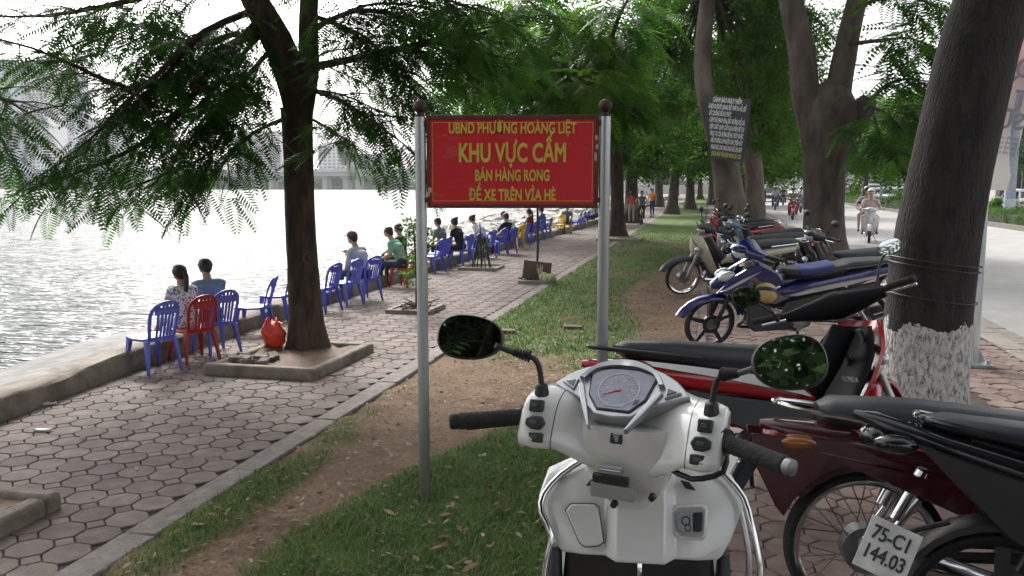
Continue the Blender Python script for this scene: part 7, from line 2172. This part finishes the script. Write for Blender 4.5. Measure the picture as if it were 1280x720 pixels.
for k in range(9):
    t = k / 8; v_ = 238 - 300 * t; wv_ = .12 * math.sin(t * 7)
    a_ = bpt(1234 - 6 * t, v_, wv_); b_ = bpt(1258 + 62 * t ** .8, v_, wv_ + .1)
    rr.append([a_, a_.lerp(b_, .5) + Vector((0, .08, 0)), b_, b_ + Vector((0, .012, 0)), a_.lerp(b_, .5) + Vector((0, .092, 0)), a_ + Vector((0, .012, 0))])
q.rings(rr); bsh = q.build('banner_sheet', mbn, bn, smooth=60)
M_bt = mat('banner_text', (.16, .14, .17), .6, var=0)
for tx, u, v_, s_ in (('ĐỒ', 1268, 86, 1.05), ('LÝ', 1270, 106, .95), ('QUÝ', 1270, 130, 1.1), ('SỨ', 1262, 152, .95)):
    p = bpt(u, v_, -.22); t = textmesh(tx, s_, M_bt, bsh, loc=p, rot=(R(90), R(8), 0), bold=.02, depth=.01, mirror=True)
for k in range(4):
    p = bpt(1256 - k * 1.5, 172 + k * 6, -.2); t = textmesh('giữ gìn vệ sinh chung', .2, M_bt, bsh, 'small_print', loc=p, rot=(R(90), R(8), 0), depth=.01, mirror=True)
p = at(1209, 455); ep = empty('lamp_post', (p.x, p.y, 0), 0, 'grey steel lamp post on a bolted base plate behind the whitewashed trunk', 'street lamp')
q = MB(); q.cyl((0, 0, .03), (0, 0, 9), .088, .05, 20); q.build('pole', M_galv, ep)
q = MB(); q.box((0, 0, .015), (.34, .34, .03)); q.build('base_plate', M_galv, ep, bev=.004)
for a in range(4):
    q = MB(); d_ = Vector((math.cos(PI/4 + a*PI/2), math.sin(PI/4 + a*PI/2), 0)); q.prism([(-.0, .03), (.06, .03), (.0, .16)], -.006, .006); q.T = None
    rot = Matrix.Rotation(a * PI / 2, 4, 'Z'); q.v = [tuple(rot @ (Vector(v) + Vector((.085, 0, 0)))) for v in q.v]; q.build('gusset', M_galv, ep)
    q = MB(); c_ = d_ * .19; q.cyl(c_ + Vector((0, 0, .03)), c_ + Vector((0, 0, .065)), .018, .016, 6); q.build('anchor_bolt', M_steel, ep)
q = MB(); q.tube(smoothline([(0, 0, 8.8), (.8, 0, 9.3), (2, 0, 9.5)], [.04] * 3, .2)[0], .04, 8); q.build('arm', M_galv, ep)
shp = empty('shop_building', (31, 72, 0), 0, 'low shop building with a blue fascia at the right picture edge', 'building')
q = MB(); q.span((-9.5, 0, 0), (9.5, 10, 7)); q.build('wall', mat('shop_wall', (.45, .44, .42), .8, scale=.5), shp, smooth=0)
q = MB(); q.span((-9.6, -.5, 4.0), (9.6, -.02, 5.0)); q.build('fascia', paint('fascia_blue', (.03, .10, .36)), shp, smooth=0)
for k in range(6):
    x0 = -9.2 + k * 3.1; q = MB(); q.span((x0, -.12, .3), (x0 + 2.8, -.03, 3.8)); w_ = q.build('shop_window', M_glassc, shp, smooth=0)
    q = MB(); q.span((x0 + 1.35, -.2, .3), (x0 + 1.45, -.125, 3.8)); q.build('mullion', M_steel, w_)
for k in range(3):
    q = MB(); q.span((-8 + k * 5.5, -.1, 5.4), (-5.5 + k * 5.5, -.02, 6.6)); q.build('upper_window', M_glassc, shp, smooth=0)
# added pale sheet; its colour stands in for the lit gap past the verge
fw_ = empty('bright_gap', (-1, 150, 0), 0, 'pale sheet standing in for the bright gap far away at the end of the verge', 'wall')
q = MB(); q.span((-14, 0, 0), (3.6, .4, 1.6)); q.build('gap_sheet', mat('gap_pale', (.62, .60, .57), .9, scale=.5), fw_, smooth=0)

# ---- saplings and small planters
def low_box(p, sx_, sy_, lab, h=.05):
    r_ = empty('planter_edging', (p.x, p.y, 0), 0, lab, 'planter', 'small planters on the promenade')
    for a, c in (((-sx_, -sy_), (sx_, -sy_ + .06)), ((-sx_, sy_ - .06), (sx_, sy_)), ((-sx_, -sy_ + .061), (-sx_ + .06, sy_ - .061)), ((sx_ - .06, -sy_ + .061), (sx_, sy_ - .061))):
        q = MB(); q.span((*a, -.01), (*c, h + random.uniform(-.01, .01))); q.build('edging_bar', M_conc, r_, bev=.008)
    q = MB(); q.span((-sx_ + .055, -sy_ + .055, -.01), (sx_ - .055, sy_ - .055, h - .02)); q.build('soil', M_soil, r_, smooth=0)
    return r_
def twiggy(root, n, rad, h, seed):
    rd = random.Random(seed); q = MB()
    for i in range(n):
        a = rd.uniform(0, 6.28); r_ = rd.uniform(0, rad); p0 = Vector((r_ * math.cos(a), r_ * math.sin(a), rd.uniform(.02, h)))
        d_ = Vector((rd.uniform(-1, 1), rd.uniform(-1, 1), rd.uniform(-.1, .25))).normalized() * rd.uniform(.1, .22)
        q.tube([p0 - d_, p0 + d_], [.012, .008], 5)
    o = q.build('dry_sticks', M_bark2, root); o['kind'] = 'stuff'
s1 = at(520, 388); low_box(s1, .30, .32, 'low planter of dry sticks at the foot of the leafy sapling')
sp1 = empty('sapling', (s1.x, s1.y, 0), 0, 'leafy green sapling behind the left sign post', 'sapling')
q = MB(); q.tube(smoothline([(0, 0, 0), (.01, 0, .5), (-.02, 0, 1.1)], [.016, .013, .008], .1)[0], .012, 8); q.build('trunk', M_twig, sp1); twiggy(sp1, 22, .26, .09, 2)
clump_crown(sp1, [((s1.x + .02, s1.y, .98), (.16, .16, .20), 12), ((s1.x + .05, s1.y, .62), (.15, .15, .26), 8)], M_leafA, 610, .10, 5)
s2 = at(602, 336); low_box(s2, .36, .40, 'low planter around the staked bare sapling')
sp2 = empty('sapling', (s2.x, s2.y, 0), 0, 'bare sapling tied to a ring of dark stakes', 'sapling')
q = MB(); q.tube([(0, 0, 0), (-.03, 0, .9)], [.018, .010], 8); q.build('trunk', M_twig, sp2)
for k in range(7):
    a = k * .9; q = MB(); q.tube([(.19 * math.cos(a), .19 * math.sin(a), 0), (.06 * math.cos(a), .06 * math.sin(a), .62 + .1 * math.sin(k * 3))], .012, 6); q.build('stake', M_twig, sp2)
clump_crown(sp2, [((s2.x, s2.y, .42), (.12, .12, .18), 5)], M_leafB, 612, .08, 5)
s3 = at(672, 353); low_box(s3, .27, .28, 'low planter with husks at the foot of the thin bare sapling')
sp3 = empty('sapling', (s3.x, s3.y, 0), 0, 'thin bare sapling with an old board at its foot', 'sapling')
q = MB(); q.tube(smoothline([(-.02, 0, 0), (.0, 0, .6), (-.01, 0, 1.6)], [.022, .02, .014], .15)[0], .019, 8); q.build('trunk', M_twig, sp3)
q = MB(); q.box((0, -.05, .20), (.46, .03, .30), (R(-14), R(6), R(8))); q.build('old_board', mat('rotten_board', (.10, .075, .055), .9, scale=6), sp3, bev=.004); twiggy(sp3, 18, .26, .08, 5)
for k, (dx, dy) in enumerate(((.12, -.18), (.24, -.14), (.17, -.26))):
    q = MB(); rr = []
    q.ell((0, 0, .075), (.075, .07, .078), 14, 9); cn_ = q.build('coconut', mat('coconut_husk', (.30, .34, .12), .7, col2=(.55, .52, .36), scale=14), None, smooth=70)
    cn_.location = (s3.x + dx, s3.y + dy, .03); cn_.rotation_euler = (.3 * k, .2, k)
    q = MB(); q.tube([(0, 0, .145), (0, 0, .158)], [.03, .034], 10); q.build('cut_top', mat('coconut_flesh', (.70, .68, .58), .6), cn_)
    tag(cn_, ['green coconut shell left of the pile by the thin sapling', 'green coconut shell right in the pile by the thin sapling', 'green coconut shell in front of the pile by the thin sapling'][k], 'coconut', 'coconut shells by the sapling')
q = MB()
for k in range(16):
    a = k * .4; q.tube([(0, 0, 0), (.05 * math.cos(a), .05 * math.sin(a), .16 + .05 * math.sin(k * 2))], [.012, .004], 5)
o = q.build('dry_leaf_tuft', mat('pale_dry_leaf', (.52, .46, .32), .8), None); o.location = (s3.x + .06, s3.y - .12, .1); tag(o, 'tuft of pale dry leaves beside the coconut shells', 'leaves')
dpl = at(775, 300); low_box(dpl, .62, .7, 'low planter round the foot of the spreading promenade tree', .07)
sp5 = at(1000, 300)
# ---- red bag hanging on the big trunk
bgp = at(343, 434, .055); bag = empty('plastic_bag', bgp, 0, 'bright red plastic bag leaning on the big trunk', 'bag')
q = MB(); rr = []; rd = random.Random(4)
ph_ = [rd.uniform(0, 6.28) for _ in range(6)]
for i in range(14):
    t = i / 13; z = .25 * t; w_ = (.075 + .048 * math.sin(t * 2.8)) * (1 - .45 * max(0, t - .6) / .4) if t > .03 else .05
    ring = []
    for j in range(26):
        a = 2*PI*j/26; k = 1 + .22 * math.sin(4 * a + ph_[0] + t * 4) * t + .06 * math.sin(9 * a + ph_[1] - t * 7) + rd.gauss(0, .02)
        ring.append(Vector((w_ * k * math.cos(a), w_ * .75 * k * math.sin(a), z + .05 * t * t * math.sin(3 * a + ph_[2]))))
    rr.append(ring)
q.rings(rr); q.build('sack', mat('bag_red', (.68, .05, .022), .35, var=.2, scale=12, bump=.8, bscale=30), bag, smooth=70)
for s in (1, -1):
    q = MB(); rr = []
    for k in range(7):
        t = k / 6; c_ = Vector((s * (.035 + .06 * t), -.02 * s, .215 + .03 * math.sin(t * PI * .8))); rr.append([c_ + Vector((.022 * (1 - .5 * t), .012, 0)), c_ + Vector((-.022 * (1 - .5 * t), .012, .01)), c_ + Vector((-.022 * (1 - .5 * t), -.012, .012)), c_ + Vector((.022 * (1 - .5 * t), -.012, 0))])
    q.rings(rr); q.build('handle', MATS['bag_red'], bag, smooth=70)
# ---- helmets and gloves left on the bikes
def half_helmet(p, m1, m2, lab, s_=1.0, rot=(0, 0, 0)):
    r_ = empty('motorbike_helmet', p, 0, lab, 'helmet'); r_.rotation_euler = rot; r_.scale = (s_,) * 3
    q = MB(); q.ell((0, 0, 0), (.135, .115, .125), 22, 10, z0=-.25); sh_ = q.build('shell', m1, r_, smooth=70)
    q = MB(); q.torus((0, 0, -.03), (0, 0, 1), .122, .009, 28, 6); q.build('rim', M_blackp, sh_)
    q = MB(); rr = []
    for k in range(9):
        a = PI * k / 8; rr.append([Vector((.1375 * math.cos(a), y_, .1275 * math.sin(a))) for y_ in (-.022, .022)] + [Vector((.131 * math.cos(a), y_, .121 * math.sin(a))) for y_ in (.022, -.022)])
    q.rings(rr); q.build('stripe', m2, sh_)
half_helmet(aty(957, 366, 8.22), mat('helmet_tan', (.52, .38, .16), .4, coat=.3), M_blackp, 'tan half helmet hanging from the bars of the blue motorbike', .85, (R(70), R(20), R(40)))
q = MB(); rd = random.Random(9)
for k in range(9): q.ell((rd.uniform(-.10, .10), rd.uniform(-.05, .05), rd.uniform(-.10, .10)), (rd.uniform(.035, .06), .045, rd.uniform(.035, .06)), 10, 7)
gl_ = q.build('cloth_bundle', cloth('mauve_bundle', (.16, .12, .12), var=.3, scale=20), None, smooth=70); gl_.location = aty(947, 344, 8.3); tag(gl_, 'mauve grey cloth bundle on the bars of the blue motorbike', 'cloth')
half_helmet(aty(926, 319, 12.2), paint('helmet_blue', (.02, .03, .12)), P_white, 'blue and white helmet hanging on the cream motorbike', 1.0, (R(60), R(10), R(-30)))
half_helmet(aty(945, 322, 12.8), M_blackp, M_darkp, 'black helmet hanging beside the blue and white one', 1.0, (R(70), 0, R(20)))
# ---- loose bricks, paper scraps
for (u, v), lab in (((716, 412), 'loose brick half sunk in the soil near the right sign post'), ((632, 417), 'loose brick half sunk in the soil left of the other one')):
    p = at(u, v); q = MB(); q.box((0, 0, .015), (.21, .11, .06), (0, .03, .2)); o = q.build('loose_brick', mat('old_brick', (.17, .12, .095), .9, scale=12, bump=1, bscale=40), None, bev=.008); o.location = p; tag(o, lab, 'brick', 'loose bricks on the verge')
M_pap = mat('paper', (.62, .62, .62), .8)
for (u, v), lab, sx_, rz in (((54, 539), 'white paper strip lying on the promenade pavers', .055, .2), ((62, 506), 'pale scrap at the foot of the lake wall', .045, .6), ((104, 549), 'small white paper ball on the pavers', .016, 1.1), ((171, 588), 'tiny white scrap on the pavers near the kerb', .014, 2.0), ((603, 573), 'white scrap lying in the grass right of the sign post', .022, .5)):
    p = at(u, v); q = MB(); rd = random.Random(int(u)); rr = []
    for k in range(4):
        t = k / 3; rr.append([Vector((-sx_ + 2 * sx_ * t, y_ * sx_ * .35, .006 + rd.uniform(0, .014))) for y_ in (-1, 0, 1)] + [Vector((-sx_ + 2 * sx_ * t, y_ * sx_ * .35, .003)) for y_ in (1, 0, -1)])
    q.rings(rr); o = q.build('paper_scrap', M_pap, None); o.location = (p.x, p.y, .012 if u > 500 else .002); o.rotation_euler = (0, 0, rz); tag(o, lab, 'paper', 'litter on the ground')
# ================================================================== HAZE over the lake
hz = bpy.data.materials.new('haze'); hz.use_nodes = True
nt = hz.node_tree
nt.nodes.remove(nt.nodes['Principled BSDF'])
pv = nt.nodes.new('ShaderNodeVolumePrincipled')
pv.inputs['Color'].default_value = (0.93, 0.96, 1.0, 1)
pv.inputs['Density'].default_value = 0.0003
pv.inputs['Anisotropy'].default_value = 0.2
nt.links.new(pv.outputs[0], nt.nodes['Material Output'].inputs['Volume'])
b = MB(); b.span((-950, -90, -2.6), (1000, 900, 150))
tag(b.build('haze', hz, smooth=0), 'pale humid haze hanging over the lake and street', 'haze', kind='stuff')
